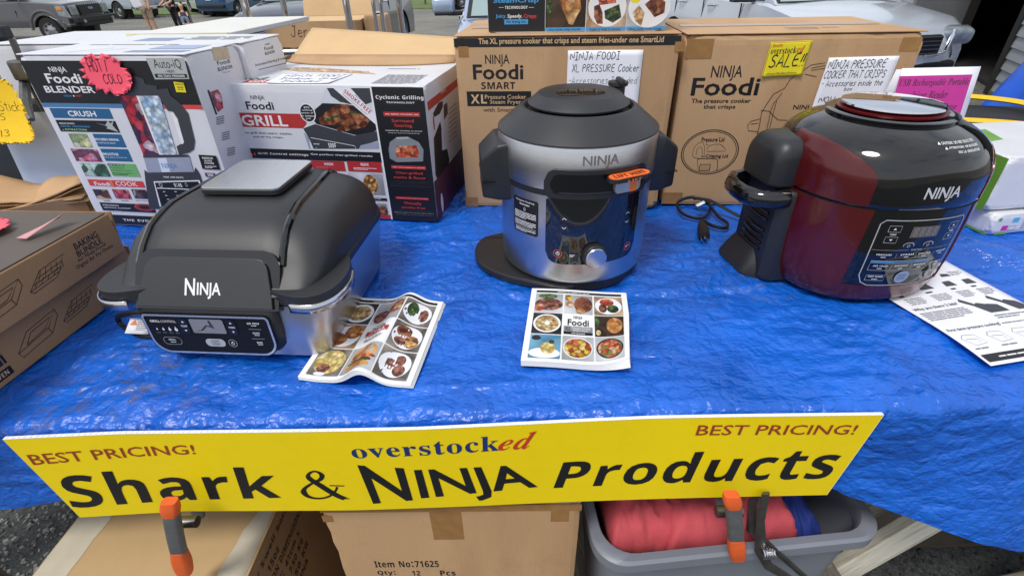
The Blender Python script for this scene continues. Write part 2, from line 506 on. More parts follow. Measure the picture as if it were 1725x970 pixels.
# ------------------------------------------------------------------ lettering and flat print
GLYPHS = {
 'S': {
  '&': '95|42,113 63,105 71,84 62,62 50,53 64,38 74,63 103,63 91,32 85,21 103,14 95,-12 75,-5 66,1 56,-6 36,-10 8,0 -4,26 4,49 16,59 13,67 10,81 19,104|40,85 38,75 43,85 43,86|30,35 45,18 38,17 29,20 26,28',
  "'": '39|4,116 34,116 31,60 8,60',
  '+': '78|26,95 52,95 52,64 81,64 81,39 52,39 52,8 26,8 26,39 -3,39 -3,64 26,64',
  ',': '39|21,26 35,19 39,2 32,-20 7,-39 -2,-16 11,-6 10,-9 19,-8 7,-4 2,9 7,22',
  '-': '49|50,52 -2,52 -2,26 50,26',
  '.': '39|19,26 32,21 37,8 32,-5 19,-10 7,-5 2,8 7,21',
  '/': '55|64,119 38,119 -9,-33 17,-33',
  '0': '154|77,195 106,188 127,169 140,137 144,96 142,67 137,43 129,24 116,9 99,0 77,-3 47,4 26,24 14,55 10,96 11,125 16,149 25,169 37,183 55,192|89,158 77,162 64,158 56,145 51,125 50,96 51,67 56,47 64,34 77,30 89,34 98,46 102,67 103,96 102,125 98,145',
  '1': '154|78,192 111,192 111,0 70,0 71,149 35,118 16,143',
  '2': '154|79,194 96,193 111,188 123,180 132,169 138,157 139,143 138,128 133,114 115,88 61,36 61,34 145,34 145,0 11,0 11,28 90,111 98,129 99,138 98,148 93,155 85,159 76,161 65,159 44,149 32,141 10,167 38,186 63,194',
  '4': '154|89,192 126,192 126,71 149,71 149,40 126,40 126,0 87,0 87,40 5,40 5,68|87,145 75,124 40,71 87,71',
  '5': '154|17,94 24,192 128,192 128,157 60,157 56,120 81,122 97,121 112,116 124,108 133,96 139,82 141,64 136,36 122,15 98,2 65,-3 36,0 13,8 13,43 37,34 63,30 79,32 91,38 98,47 100,61 91,82 62,90 33,85',
  '6': '154|131,192 131,160 108,162 87,160 71,155 60,146 53,134 49,119 47,102 64,118 75,123 90,125 113,121 130,109 141,90 145,64 140,36 127,15 106,2 80,-3 61,0 44,6 30,18 19,34 12,55 9,81 12,114 20,145 28,158 37,170 50,180 65,188 83,192|80,93 64,90 53,80 50,67 53,50 63,35 70,31 79,30 89,32 98,38 104,48 106,63 104,76 99,85 91,91',
  '7': '154|7,192 145,192 145,166 72,0 30,0 102,158 7,158',
  '8': '154|77,194 93,193 107,189 120,183 130,174 136,162 138,148 136,132 128,120 117,110 104,101 123,89 138,72 143,62 144,50 142,35 136,22 125,12 112,4 96,-1 77,-3 48,1 27,11 14,27 9,49 12,67 20,81 32,92 46,100 34,109 24,120 18,133 15,148 17,162 24,174 34,183 47,189 61,193|77,165 67,163 60,160 55,153 53,145 55,136 60,129 77,118 93,129 98,136 100,145 98,153 93,160 86,163|75,84 55,70 49,61 47,51 49,42 54,34 64,29 76,27 89,29 99,34 104,41 106,51 102,64',
  ':': '120|34,2 82,2 82,50 34,50|34,126 82,126 82,174 34,174',
  'A': '185|0,0 68,193 117,193 185,0 142,0 128,46 58,46 44,0|93,163 68,80 118,80 94,157',
  'B': '181|24,0 24,192 84,192 118,189 142,181 157,166 161,143 160,128 154,116 144,106 132,102 132,100 149,94 156,88 162,80 165,69 166,56 162,32 147,15 125,4 96,0|65,158 65,116 103,117 113,121 118,128 120,138 118,147 112,154 101,157|65,84 65,34 107,35 117,41 122,49 124,60 122,69 117,77 106,82',
  'C': '171|106,194 134,191 162,181 149,148 116,160 106,161 85,156 70,143 61,122 57,95 60,68 69,48 84,35 106,31 141,37 154,41 154,7 129,0 102,-3 75,0 53,10 36,24 25,44 18,68 16,96 18,123 26,147 39,167 57,182 79,191',
  'D': '199|24,0 24,192 84,192 112,189 137,181 156,168 171,149 180,126 183,98 176,55 156,25 123,6 78,0|87,158 65,158 65,34 82,34 126,49 141,97 138,124 127,144 110,155',
  'E': '150|24,0 24,192 135,192 135,158 65,158 65,116 130,116 130,83 65,83 65,34 135,34 135,0',
  'F': '147|24,0 24,192 134,192 134,158 64,158 64,109 129,109 129,76 64,76 64,0',
  'G': '194|116,194 146,191 173,183 159,150 139,158 116,161 99,159 85,153 73,143 65,130 59,114 57,95 59,78 63,62 69,49 79,39 91,33 133,34 133,74 97,74 97,108 173,108 173,8 142,0 105,-3 67,4 39,23 21,54 16,96 19,124 27,148 42,168 61,182 86,191',
  'H': '206|24,192 65,192 65,117 141,117 141,192 181,192 181,0 141,0 141,83 65,83 65,0 24,0',
  'I': '104|9,192 96,192 96,169 73,158 73,34 96,23 96,0 9,0 9,23 32,34 32,158 9,169',
  'J': '89|24,192 65,192 65,12 63,-10 57,-28 48,-41 36,-50 21,-55 -20,-53 -20,-20 6,-22 17,-16 23,0',
  'K': '178|24,192 65,192 65,104 133,192 178,192 111,107 178,0 132,0 82,81 65,69 65,0 24,0',
  'L': '152|24,192 65,192 65,34 143,34 143,0 24,0',
  'M': '253|24,0 24,192 80,192 126,45 174,192 229,192 229,0 191,0 192,150 143,0 105,0 58,150 60,89 60,0',
  'N': '218|24,0 24,192 75,192 160,48 158,192 194,192 194,0 143,0 58,145 60,90 60,0',
  'O': '214|107,195 136,192 158,183 176,168 188,148 196,124 198,96 196,68 188,44 176,24 158,10 136,0 107,-3 78,0 55,10 38,25 25,44 18,69 16,96 18,124 25,148 38,168 55,183 79,192|107,161 85,157 70,144 61,123 58,96 61,69 70,49 85,36 107,31 129,36 144,49 153,69 156,96 153,123 144,144 129,157',
  'P': '169|24,0 24,192 85,192 117,188 140,176 152,157 157,132 155,116 150,101 140,87 126,77 107,70 65,68 65,0|83,158 65,158 65,102 94,103 105,108 113,117 116,131 107,152',
  'Q': '214|107,195 136,192 158,183 176,168 188,148 196,124 198,96 195,66 187,40 172,20 151,6 197,-46 145,-46 110,-3 78,0 55,10 38,25 25,44 18,69 16,96 18,124 25,148 38,168 55,183 79,192|107,161 85,157 70,144 61,123 58,96 61,69 70,49 85,36 107,31 129,36 144,49 153,69 156,96 153,123 144,144 129,157',
  'R': '177|24,0 24,192 80,192 114,188 138,178 152,160 157,134 155,122 152,111 138,95 121,84 177,0 132,0 87,74 65,74 65,0|65,158 65,107 95,108 107,113 113,122 116,133 113,145 106,153 94,157',
  'S': '148|80,194 108,191 136,181 123,149 89,160 68,159 60,155 56,149 54,141 57,132 63,125 116,96 125,88 132,78 136,67 137,53 133,30 119,12 97,1 67,-3 38,0 12,9 12,47 55,32 70,31 83,32 91,37 96,43 98,51 95,61 87,69 38,95 24,109 16,128 15,140 19,163 32,180 53,191',
  'T': '156|5,192 150,192 150,158 98,158 98,0 57,0 57,158 5,158',
  'U': '203|23,192 63,192 63,74 66,54 73,41 85,34 102,31 119,34 131,42 137,55 140,75 140,192 180,192 180,68 178,49 172,32 161,18 145,7 125,0 101,-3 67,2 43,17 28,39 23,68',
  'V': '175|0,192 41,192 87,35 97,78 134,192 175,192 109,0 65,0',
  'W': '260|0,192 40,192 74,37 83,84 111,192 149,192 186,37 195,87 220,192 260,192 211,0 165,0 130,146 121,100 95,0 49,0',
  'X': '179|4,192 49,192 90,123 131,192 175,192 114,97 179,0 133,0 88,73 44,0 0,0 64,99',
  'Y': '168|0,192 44,192 84,113 124,192 168,192 104,75 104,0 64,0 64,73',
  'Z': '156|9,192 147,192 147,165 55,34 149,34 149,0 6,0 6,26 98,158 9,158',
  'a': '162|81,150 107,146 126,137 138,121 142,98 142,0 114,0 105,20 96,10 85,3 73,-1 57,-3 39,0 24,9 15,23 11,44 15,64 28,78 48,87 77,91 102,91 101,108 96,115 89,119 69,119 38,109 25,136 51,146|102,68 70,65 60,60 54,53 52,44 54,36 58,30 72,27 84,29 93,34 100,43',
  'b': '170|21,204 61,204 59,128 77,143 88,148 103,149 125,145 143,130 154,106 158,74 154,41 142,17 124,2 102,-3 87,-1 76,3 61,16 58,16 52,0 21,0|76,115 68,108 63,96 61,74 63,55 67,41 76,33 90,30 101,33 110,41 115,55 117,74 115,93 110,107 101,115 90,117',
  'c': '138|84,149 110,146 130,139 118,109 92,117 84,117 61,106 53,73 55,54 61,40 71,32 84,30 106,33 125,42 125,8 106,0 81,-3 52,2 30,15 17,39 12,73 14,97 21,116 32,131 47,141 64,147',
  'd': '170|109,204 149,204 149,0 118,0 111,19 93,4 82,-1 67,-3 45,2 28,17 16,40 12,73 16,106 28,130 46,145 69,149 83,148 95,143 112,128 109,157|96,114 81,117 69,114 60,105 55,92 53,73 55,54 60,40 69,32 81,29 96,32 105,39 110,51 112,73 110,92 105,106',
  'e': '159|81,149 109,145 129,132 143,111 147,83 147,63 53,63 55,48 63,37 74,30 89,27 115,30 139,39 139,8 116,0 87,-3 67,-1 48,6 33,16 22,30 15,49 12,72 14,96 21,115 31,130 45,141 62,147|82,121 71,119 62,113 56,104 53,90 110,90 108,102 103,112 94,119',
  'f': '104|101,204 116,199 106,170 84,174 76,173 71,169 67,156 67,147 102,147 102,117 67,117 67,0 27,0 27,117 5,117 5,136 27,147 29,174 34,187 41,195 52,201 64,204',
  'g': '170|69,149 93,144 112,128 115,147 149,147 149,0 144,-28 131,-48 108,-60 76,-64 47,-63 21,-56 21,-24 49,-32 78,-35 101,-27 109,19 101,9 91,2 80,-1 67,-3 44,2 27,17 16,41 12,73 16,105 27,129 45,144|95,114 81,117 60,106 53,73 60,40 82,29 95,31 104,37 110,49 112,73 110,93 104,107',
  'h': '176|21,204 61,204 59,128 61,128 69,138 79,144 91,148 104,149 125,146 142,137 153,120 156,96 156,0 116,0 116,86 110,109 93,117 77,114 68,105 63,90 61,69 61,0 21,0',
  'i': '82|49,203 56,200 61,194 63,185 61,175 56,169 41,165 33,166 26,169 21,175 19,185 21,194 26,200 33,203|21,147 61,147 61,0 21,0',
  'k': '167|21,204 61,204 59,80 77,102 118,147 163,147 105,83 167,0 120,0 78,59 61,46 61,0 21,0',
  'l': '82|21,204 61,204 61,0 21,0',
  'm': '264|102,149 117,148 129,144 139,137 146,128 150,128 158,138 169,144 181,148 193,149 215,146 231,137 240,120 244,96 244,0 204,0 204,86 198,109 182,117 168,115 159,106 154,92 152,74 152,0 112,0 112,86 107,109 90,117 76,114 67,105 63,90 61,69 61,0 21,0 21,147 52,147 57,128 59,128 67,138 78,144 89,148',
  'n': '176|104,149 126,146 142,137 153,120 156,96 156,0 116,0 116,86 115,100 111,109 103,115 93,117 77,114 68,105 63,90 61,69 61,0 21,0 21,147 52,147 57,128 59,128 67,138 78,144 91,148',
  'o': '166|84,149 103,147 120,140 134,130 145,115 152,96 154,74 149,41 135,17 112,2 83,-3 63,0 46,6 32,17 21,32 14,51 12,74 17,106 31,130 54,144|83,117 69,114 60,106 55,93 53,74 55,54 60,41 69,32 83,30 97,32 106,41 112,54 113,74 112,93 106,106 97,114',
  'p': '170|103,149 125,145 143,130 154,106 158,74 154,41 142,17 124,2 102,-3 87,-1 76,3 61,16 59,16 61,-5 61,-64 21,-64 21,147 53,147 59,128 61,128 77,143 88,148|68,108 63,96 61,74 63,55 67,41 76,33 90,30 102,33 111,41 115,55 117,74 110,107 90,117 76,115',
  'r': '122|116,148 113,111 92,111 73,104 67,97 62,87 61,75 61,0 21,0 21,147 51,147 57,122 59,122 67,132 77,141 89,147',
  's': '134|70,149 96,147 122,138 110,109 79,119 70,120 56,117 52,110 54,104 104,79 112,72 118,65 122,55 123,44 119,24 108,9 88,0 61,-3 34,-1 12,6 12,39 51,27 72,27 79,30 83,34 83,43 79,49 30,74 22,80 16,88 13,97 12,109 16,126 28,139 46,147',
  't': '117|40,178 65,178 65,147 106,147 106,117 65,117 66,39 70,33 76,30 108,34 108,4 82,-2 59,-2 48,2 38,7 31,17 27,29 25,46 25,117 6,117 6,134 28,147',
  'u': '176|20,147 60,147 60,61 62,47 66,37 73,31 84,29 99,32 109,42 114,57 116,78 116,147 156,147 156,0 125,0 120,19 117,19 109,9 98,2 86,-1 72,-3 51,1 34,10 24,27 20,51',
  'v': '153|0,147 42,147 77,33 83,63 111,147 153,147 97,0 56,0',
  'w': '230|3,147 42,147 69,34 75,76 93,147 137,147 162,34 171,82 188,147 227,147 185,0 142,0 114,116 87,0 44,0',
  'x': '155|4,147 49,147 78,100 106,147 152,147 104,75 154,0 109,0 78,50 47,0 1,0 51,75',
  'y': '153|0,147 44,147 77,39 83,64 110,147 153,147 91,-19 81,-39 66,-53 49,-62 9,-62 9,-31 25,-32 36,-30 45,-25 51,-16 58,1',
  'z': '131|11,147 121,147 121,121 55,31 123,31 123,0 7,0 7,24 75,116 11,116',
 },
 'R': {
  'o': '135|67,127 84,125 98,119 110,109 119,96 125,80 127,62 125,43 119,27 110,14 98,4 84,-2 67,-4 51,-2 36,5 24,15 15,28 9,44 8,62 9,80 15,96 24,109 36,119 51,125|67,120 57,117 51,108 48,91 48,33 51,16 58,7 67,5 77,7 84,16 88,46 87,91 83,108 77,117',
  'v': '122|-1,124 66,124 66,118 54,116 52,107 74,49 96,109 93,115 81,118 81,124 122,124 122,118 115,116 108,106 64,-4 57,-4 9,112 5,116 -1,117',
  'e': '120|63,127 84,124 100,112 110,94 113,66 47,66 55,29 80,17 95,21 108,34 114,29 91,4 62,-4 47,-2 34,4 23,14 15,27 10,44 8,63 10,81 15,96 24,109 35,119 48,125|64,119 51,109 46,77 81,77 80,101 77,111 72,117',
  'r': '115|93,127 103,126 110,122 114,115 116,106 115,99 111,94 106,90 93,90 80,103 75,104 70,102 65,97 61,88 61,15 64,10 79,6 79,0 7,0 7,6 18,10 21,22 20,109 19,114 8,117 8,124 58,124 58,101 66,112 75,120 84,126',
  's': '115|61,127 85,122 89,123 92,128 98,128 98,89 91,89 86,101 79,111 70,117 60,118 52,117 46,114 43,110 43,98 51,89 88,69 97,61 101,51 103,38 100,21 91,7 78,-1 60,-4 49,-2 29,3 24,2 20,-3 14,-3 14,42 21,42 26,27 35,16 45,8 56,6 65,7 71,11 75,16 77,23 73,34 62,42 30,59 22,68 17,77 15,88 18,104 26,116 39,125',
  't': '91|52,170 58,170 58,124 83,124 83,111 58,111 58,25 63,17 67,16 76,20 82,30 89,26 73,4 49,-4 36,-2 26,4 21,14 19,28 19,111 8,111 8,120 45,159',
  'c': '117|70,128 87,126 100,119 108,110 111,98 110,91 107,86 101,83 95,82 82,86 76,116 68,119 51,108 45,75 47,49 55,30 66,19 82,15 96,19 109,29 114,24 91,3 62,-4 48,-2 35,4 24,14 15,27 10,43 8,60 10,78 16,95 26,108 38,119 53,125',
  'k': '143|8,182 59,182 59,67 96,106 98,111 94,116 82,117 82,124 138,124 138,117 123,114 110,104 89,84 138,14 144,8 150,6 150,0 84,0 84,6 93,8 96,13 93,20 65,59 59,54 60,15 62,10 72,6 72,0 7,0 7,6 18,10 21,22 20,167 19,172 15,174 8,176',
  'Q': '210|106,186 125,185 143,179 159,171 172,159 184,146 192,129 198,111 199,91 195,61 182,34 160,14 132,0 151,-24 178,-32 197,-29 198,-37 174,-44 151,-46 105,-35 75,0 56,8 41,20 28,35 19,52 13,71 11,91 13,111 18,129 26,145 38,159 52,170 68,179 86,185|104,177 70,156 58,91 61,54 71,27 86,10 106,5 141,26 152,91 149,128 139,155 124,172',
  'u': '150|5,124 57,124 58,23 60,18 65,15 71,14 82,17 91,26 91,108 88,113 84,116 76,118 76,124 129,124 130,20 132,16 144,12 144,5 120,3 91,-4 91,16 84,8 74,1 64,-3 52,-4 37,-1 26,7 20,20 18,39 18,107 16,113 12,116 5,118',
  'a': '138|65,127 89,125 105,117 114,103 117,84 118,16 122,14 128,17 132,11 118,0 102,-4 86,0 80,14 60,1 38,-3 26,-1 16,5 10,14 8,25 12,41 25,54 48,66 80,76 78,106 75,113 68,117 59,118 46,116 42,110 49,92 48,86 44,81 38,77 23,78 18,81 14,87 13,95 15,103 20,111 28,118 38,123 50,126|80,68 55,55 47,34 51,18 60,13 75,20 80,25',
  'l': '80|8,182 59,182 60,15 62,10 72,6 72,0 7,0 7,6 18,10 21,22 20,167 19,172 15,175 8,176',
  'i': '79|40,185 48,184 55,179 59,173 60,165 59,157 55,151 48,146 40,145 32,146 26,151 22,157 20,165 22,173 26,179 32,184|8,124 59,124 60,15 62,10 72,6 72,0 7,0 7,6 18,10 21,22 20,109 19,114 8,117',
  'y': '120|-2,124 65,124 65,117 54,116 53,103 74,48 95,110 92,116 81,117 81,124 120,124 120,117 115,116 107,106 58,-26 45,-47 38,-52 21,-56 12,-55 4,-50 -1,-43 -3,-34 -2,-27 2,-21 7,-17 21,-17 26,-20 29,-24 31,-38 34,-39 39,-37 52,-18 56,-2 6,115 -2,117',
  'A': '175|82,186 90,186 164,14 170,9 177,7 177,0 92,0 92,7 108,10 113,18 101,53 41,53 30,19 35,10 51,7 51,0 -3,0 -3,7 4,8 9,12 20,30|45,64 71,128 97,64',
  'w': '174|-4,124 55,124 55,117 48,116 48,101 67,51 84,94 76,115 67,118 67,124 129,124 129,117 121,115 119,105 134,56 155,110 152,116 142,118 142,124 178,124 178,118 170,114 122,-4 116,-4 89,79 56,-4 49,-4 2,114 -4,117',
  'T': '169|4,127 4,182 164,182 164,127 157,127 143,162 105,173 105,32 107,20 111,12 118,8 131,7 131,0 37,0 37,7 49,8 57,12 61,20 62,32 62,173 41,170 26,161 16,147 12,127',
  'h': '152|8,182 59,182 59,107 76,122 97,127 123,117 132,85 133,15 135,10 139,8 145,6 145,0 81,0 81,6 91,10 94,22 93,96 92,103 88,107 81,109 69,105 59,94 60,15 62,10 66,8 72,6 72,0 7,0 7,6 18,10 21,22 20,167 18,172 14,175 8,176',
  'B': '177|6,182 88,182 141,172 158,140 148,113 115,99 154,82 167,53 163,30 148,14 126,3 95,0 6,0 6,7 18,9 25,13 29,21 29,158 25,170 14,175 6,175|87,174 79,173 75,170 73,156 73,101 93,103 105,109 112,120 114,138 112,154 108,165 99,171|73,92 74,18 76,13 81,11 89,10 104,12 113,20 119,33 120,51 118,70 111,83 98,90',
  'P': '167|6,182 115,181 134,176 147,169 156,159 162,147 164,133 159,112 147,96 126,86 97,82 73,82 74,20 78,13 85,9 97,7 97,0 6,0 6,7 18,9 25,13 29,20 30,152 29,162 25,170 18,174 6,175|87,172 76,170 73,159 73,92 98,94 109,101 115,113 117,132 115,150 110,163 101,170',
  'n': '152|97,127 123,117 132,85 133,15 135,10 139,8 145,6 145,0 81,0 81,6 91,10 94,22 93,96 92,103 88,107 81,109 69,105 59,94 60,15 62,10 66,8 72,6 72,0 7,0 7,6 18,10 21,22 20,108 18,113 14,116 8,118 8,124 59,124 59,107 76,122',
 },
 'I': {
  'e': '108|70,124 83,122 92,117 98,109 100,99 95,84 83,69 61,58 31,50 30,35 31,27 35,20 41,16 49,14 64,20 78,38 86,33 63,6 35,-4 19,-1 6,8 -2,21 -4,39 -3,54 2,69 10,83 20,96 31,107 44,116 57,122|69,115 60,111 50,101 41,83 34,59 56,69 72,85 76,94 77,109 72,114',
  'd': '134|137,188 92,19 95,16 102,21 113,35 119,31 98,5 89,-2 79,-4 67,1 63,14 66,30 55,15 45,5 34,-2 22,-4 10,-1 1,6 -4,17 -6,33 -1,59 12,86 31,109 48,120 66,124 76,122 85,118 97,165 96,169 89,173 82,173 82,180|78,110 71,113 60,108 42,83 30,51 27,31 30,21 38,17 45,18 57,30 76,72 81,100',
  'U': '191|27,180 109,180 109,174 96,172 88,165 82,150 55,49 55,39 57,28 63,19 73,13 86,11 99,12 110,17 119,25 128,37 144,78 163,146 164,157 159,169 143,174 143,180 198,180 198,174 190,171 184,166 173,139 143,41 134,23 123,10 110,2 95,-3 77,-5 52,-1 33,9 21,24 17,43 22,71 46,161 45,167 42,171 27,174',
  'S': '147|91,185 125,177 131,179 137,184 144,184 131,129 123,129 122,146 119,156 114,164 107,170 99,174 89,176 79,174 70,167 63,158 61,147 66,132 108,90 117,78 123,65 125,50 121,27 108,10 88,-1 62,-5 44,-2 15,6 7,1 4,-3 -3,-3 10,58 18,58 21,34 28,18 41,8 58,5 67,6 81,15 90,30 90,47 83,61 39,103 30,118 28,135 30,148 35,161 44,171 55,179 68,183',
  'B': '172|29,180 89,180 124,178 148,171 161,159 165,141 153,113 116,96 142,80 151,56 149,42 144,29 133,17 118,8 97,2 69,0 -13,0 -13,6 0,8 9,16 16,34 48,161 47,167 44,170 29,174|101,171 93,169 89,162 73,100 80,99 100,102 114,112 123,127 126,146 120,165|70,91 52,18 55,11 66,9 84,12 98,23 107,39 110,60 102,83',
  'R': '172|29,180 101,180 130,178 150,170 162,158 166,140 163,124 153,110 137,100 114,92 141,16 146,11 160,7 160,0 106,0 78,89 69,89 52,19 53,13 56,10 71,6 71,0 -13,0 -13,6 0,8 9,16 16,34 48,160 47,166 44,170 29,174|101,172 93,170 88,160 72,98 98,101 113,111 122,126 125,146 119,165',
  'c': '111|71,124 84,122 94,117 101,109 103,100 101,92 98,86 92,83 79,82 71,90 71,99 75,110 74,114 69,116 62,114 49,100 38,77 31,51 31,28 35,20 41,15 49,14 65,20 82,38 89,33 65,6 37,-4 20,-1 7,8 -1,21 -4,39 -1,59 6,78 19,96 35,111 53,121',
  'h': '143|75,188 46,79 60,99 74,113 87,121 101,124 116,119 121,104 119,89 98,23 99,19 103,17 110,23 122,39 128,36 106,6 84,-4 71,1 66,16 89,99 88,103 84,104 69,97 52,74 37,40 25,0 -8,0 36,164 33,171 19,173 19,180',
  'a': '134|66,124 79,119 86,106 90,121 119,121 91,22 92,18 95,16 103,21 114,35 120,31 99,5 79,-3 66,1 63,21 65,30 55,15 44,5 33,-1 21,-3 10,-1 0,6 -6,16 -8,29 -6,44 4,74 23,100 34,110 50,120|69,112 63,111 50,98 30,54 26,32 29,20 37,16 43,18 55,29 71,59 79,91 79,99 77,109',
  'r': '104|60,124 46,75 69,112 84,123 89,124 100,119 104,106 103,98 100,92 95,88 88,87 81,89 72,96 63,90 44,55 26,0 -6,0 21,102 18,107 7,109 7,116',
  'g': '119|60,124 80,121 98,111 121,111 120,99 104,99 106,90 104,77 98,65 88,56 77,48 63,43 33,42 28,38 26,34 29,29 81,8 86,3 91,-5 93,-15 91,-26 85,-36 76,-44 63,-50 48,-54 31,-56 9,-54 -7,-47 -17,-38 -20,-27 -18,-17 -12,-10 13,2 2,11 -1,20 0,27 12,39 23,46 8,59 5,66 3,75 5,88 11,99 20,109 32,117 45,122|62,115 55,113 49,107 38,89 34,66 37,54 46,50 53,52 60,57 70,75 74,99 71,111|24,-2 8,-12 3,-25 5,-33 12,-40 22,-45 34,-47 47,-45 56,-41 63,-34 65,-26 62,-19 55,-13',
  'b': '129|75,188 52,102 69,118 87,124 99,122 108,115 114,103 116,88 115,74 111,59 95,31 84,19 72,9 52,-1 31,-4 6,1 -3,9 -3,21 36,165 33,172 19,173 19,181|71,105 62,102 50,86 28,13 30,8 37,6 44,7 57,18 74,46 83,79 83,96 77,104',
  'l': '69|73,188 29,21 30,18 33,16 41,21 52,35 58,31 37,5 27,-2 16,-4 7,-2 1,1 -3,8 -1,34 35,166 32,171 21,173 21,180',
  'P': '164|29,180 104,180 149,170 164,138 162,124 154,111 143,100 129,92 108,88 69,86 52,19 53,13 56,10 71,6 71,0 -13,0 -13,6 0,8 9,16 16,34 48,161 47,167 44,170 29,174|101,171 92,168 87,157 71,96 80,95 99,98 113,108 122,124 125,145 119,165',
  'o': '126|70,124 89,121 102,112 111,99 114,81 112,67 108,52 101,38 91,24 80,13 67,4 53,-2 38,-4 22,-1 8,8 -1,22 -4,39 -2,54 2,69 10,83 19,96 30,108 43,116 56,122|69,115 63,114 51,101 36,69 28,33 28,23 31,10 41,5 47,7 59,20 74,53 82,96 79,110',
  't': '74|54,159 65,159 53,120 75,120 72,109 51,109 27,23 28,18 31,16 39,22 51,38 57,34 46,18 35,6 24,-1 12,-4 -2,1 -5,24 18,109 5,109 5,119 31,134',
  'J': '119|48,180 132,180 132,174 118,172 110,164 103,146 69,17 61,-3 49,-17 33,-25 13,-28 -17,-21 -26,0 -25,7 -21,13 -15,17 -1,18 7,10 5,-6 2,-13 4,-16 9,-17 15,-16 20,-11 27,7 67,160 66,166 63,170 48,174',
  'u': '143|58,124 30,21 32,17 35,16 50,23 67,45 82,79 94,120 126,120 101,21 104,17 122,36 128,32 107,5 97,-1 86,-4 78,-2 73,1 69,8 68,16 73,41 59,21 46,7 32,-1 19,-4 3,1 -2,16 19,102 16,107 5,109 5,116',
  'i': '78|53,184 59,183 65,179 69,173 70,166 69,159 65,154 59,150 53,149 46,150 40,154 36,159 35,166 36,173 40,179 46,183|60,124 34,22 35,18 38,17 46,22 57,36 62,32 41,6 20,-3 11,-2 5,2 2,8 4,35 21,102 18,107 8,109 8,116',
  'n': '143|60,124 46,77 61,98 75,113 88,121 102,124 117,119 122,104 114,68 99,23 101,19 104,17 112,22 122,36 128,32 106,5 96,-2 85,-4 72,1 67,16 90,99 89,103 85,104 71,97 55,76 39,43 26,0 -6,0 21,102 18,107 7,109 7,116',
  's': '101|46,124 77,118 82,119 85,123 92,123 86,82 79,83 70,107 53,115 43,111 39,102 41,92 73,46 76,33 75,23 71,14 65,7 57,1 47,-3 36,-4 6,3 1,2 -3,-3 -10,-2 -3,44 5,42 13,15 33,6 44,9 48,21 42,36 15,74 11,91 14,104 21,114 33,121',
  'w': '168|141,124 148,123 153,119 156,113 157,106 143,67 86,-3 79,-4 72,71 27,-3 19,-4 15,91 10,105 -1,109 -1,116 39,124 45,106 50,53 92,124 98,124 107,35 138,83 137,91 127,102 126,109 130,120 135,123',
  'f': '77|85,188 97,187 105,182 111,176 113,167 109,156 99,153 90,156 86,165 90,177 89,179 86,180 78,176 71,166 58,121 81,121 79,110 56,110 34,14 26,-11 16,-31 4,-45 -10,-53 -26,-56 -36,-54 -43,-49 -48,-42 -50,-34 -46,-23 -36,-19 -27,-22 -24,-31 -28,-43 -27,-46 -18,-45 -9,-34 6,20 24,110 5,110 8,121 26,121 37,151 50,171 66,184',
  'M': '235|29,180 90,180 105,53 188,180 249,180 249,174 235,172 226,164 220,146 187,19 192,10 206,6 206,0 122,0 122,6 136,9 147,23 181,150 83,-4 75,-4 57,145 25,19 26,13 29,10 44,6 44,0 -14,0 -14,6 0,8 8,16 15,34 48,161 46,167 43,171 29,174',
 },
}
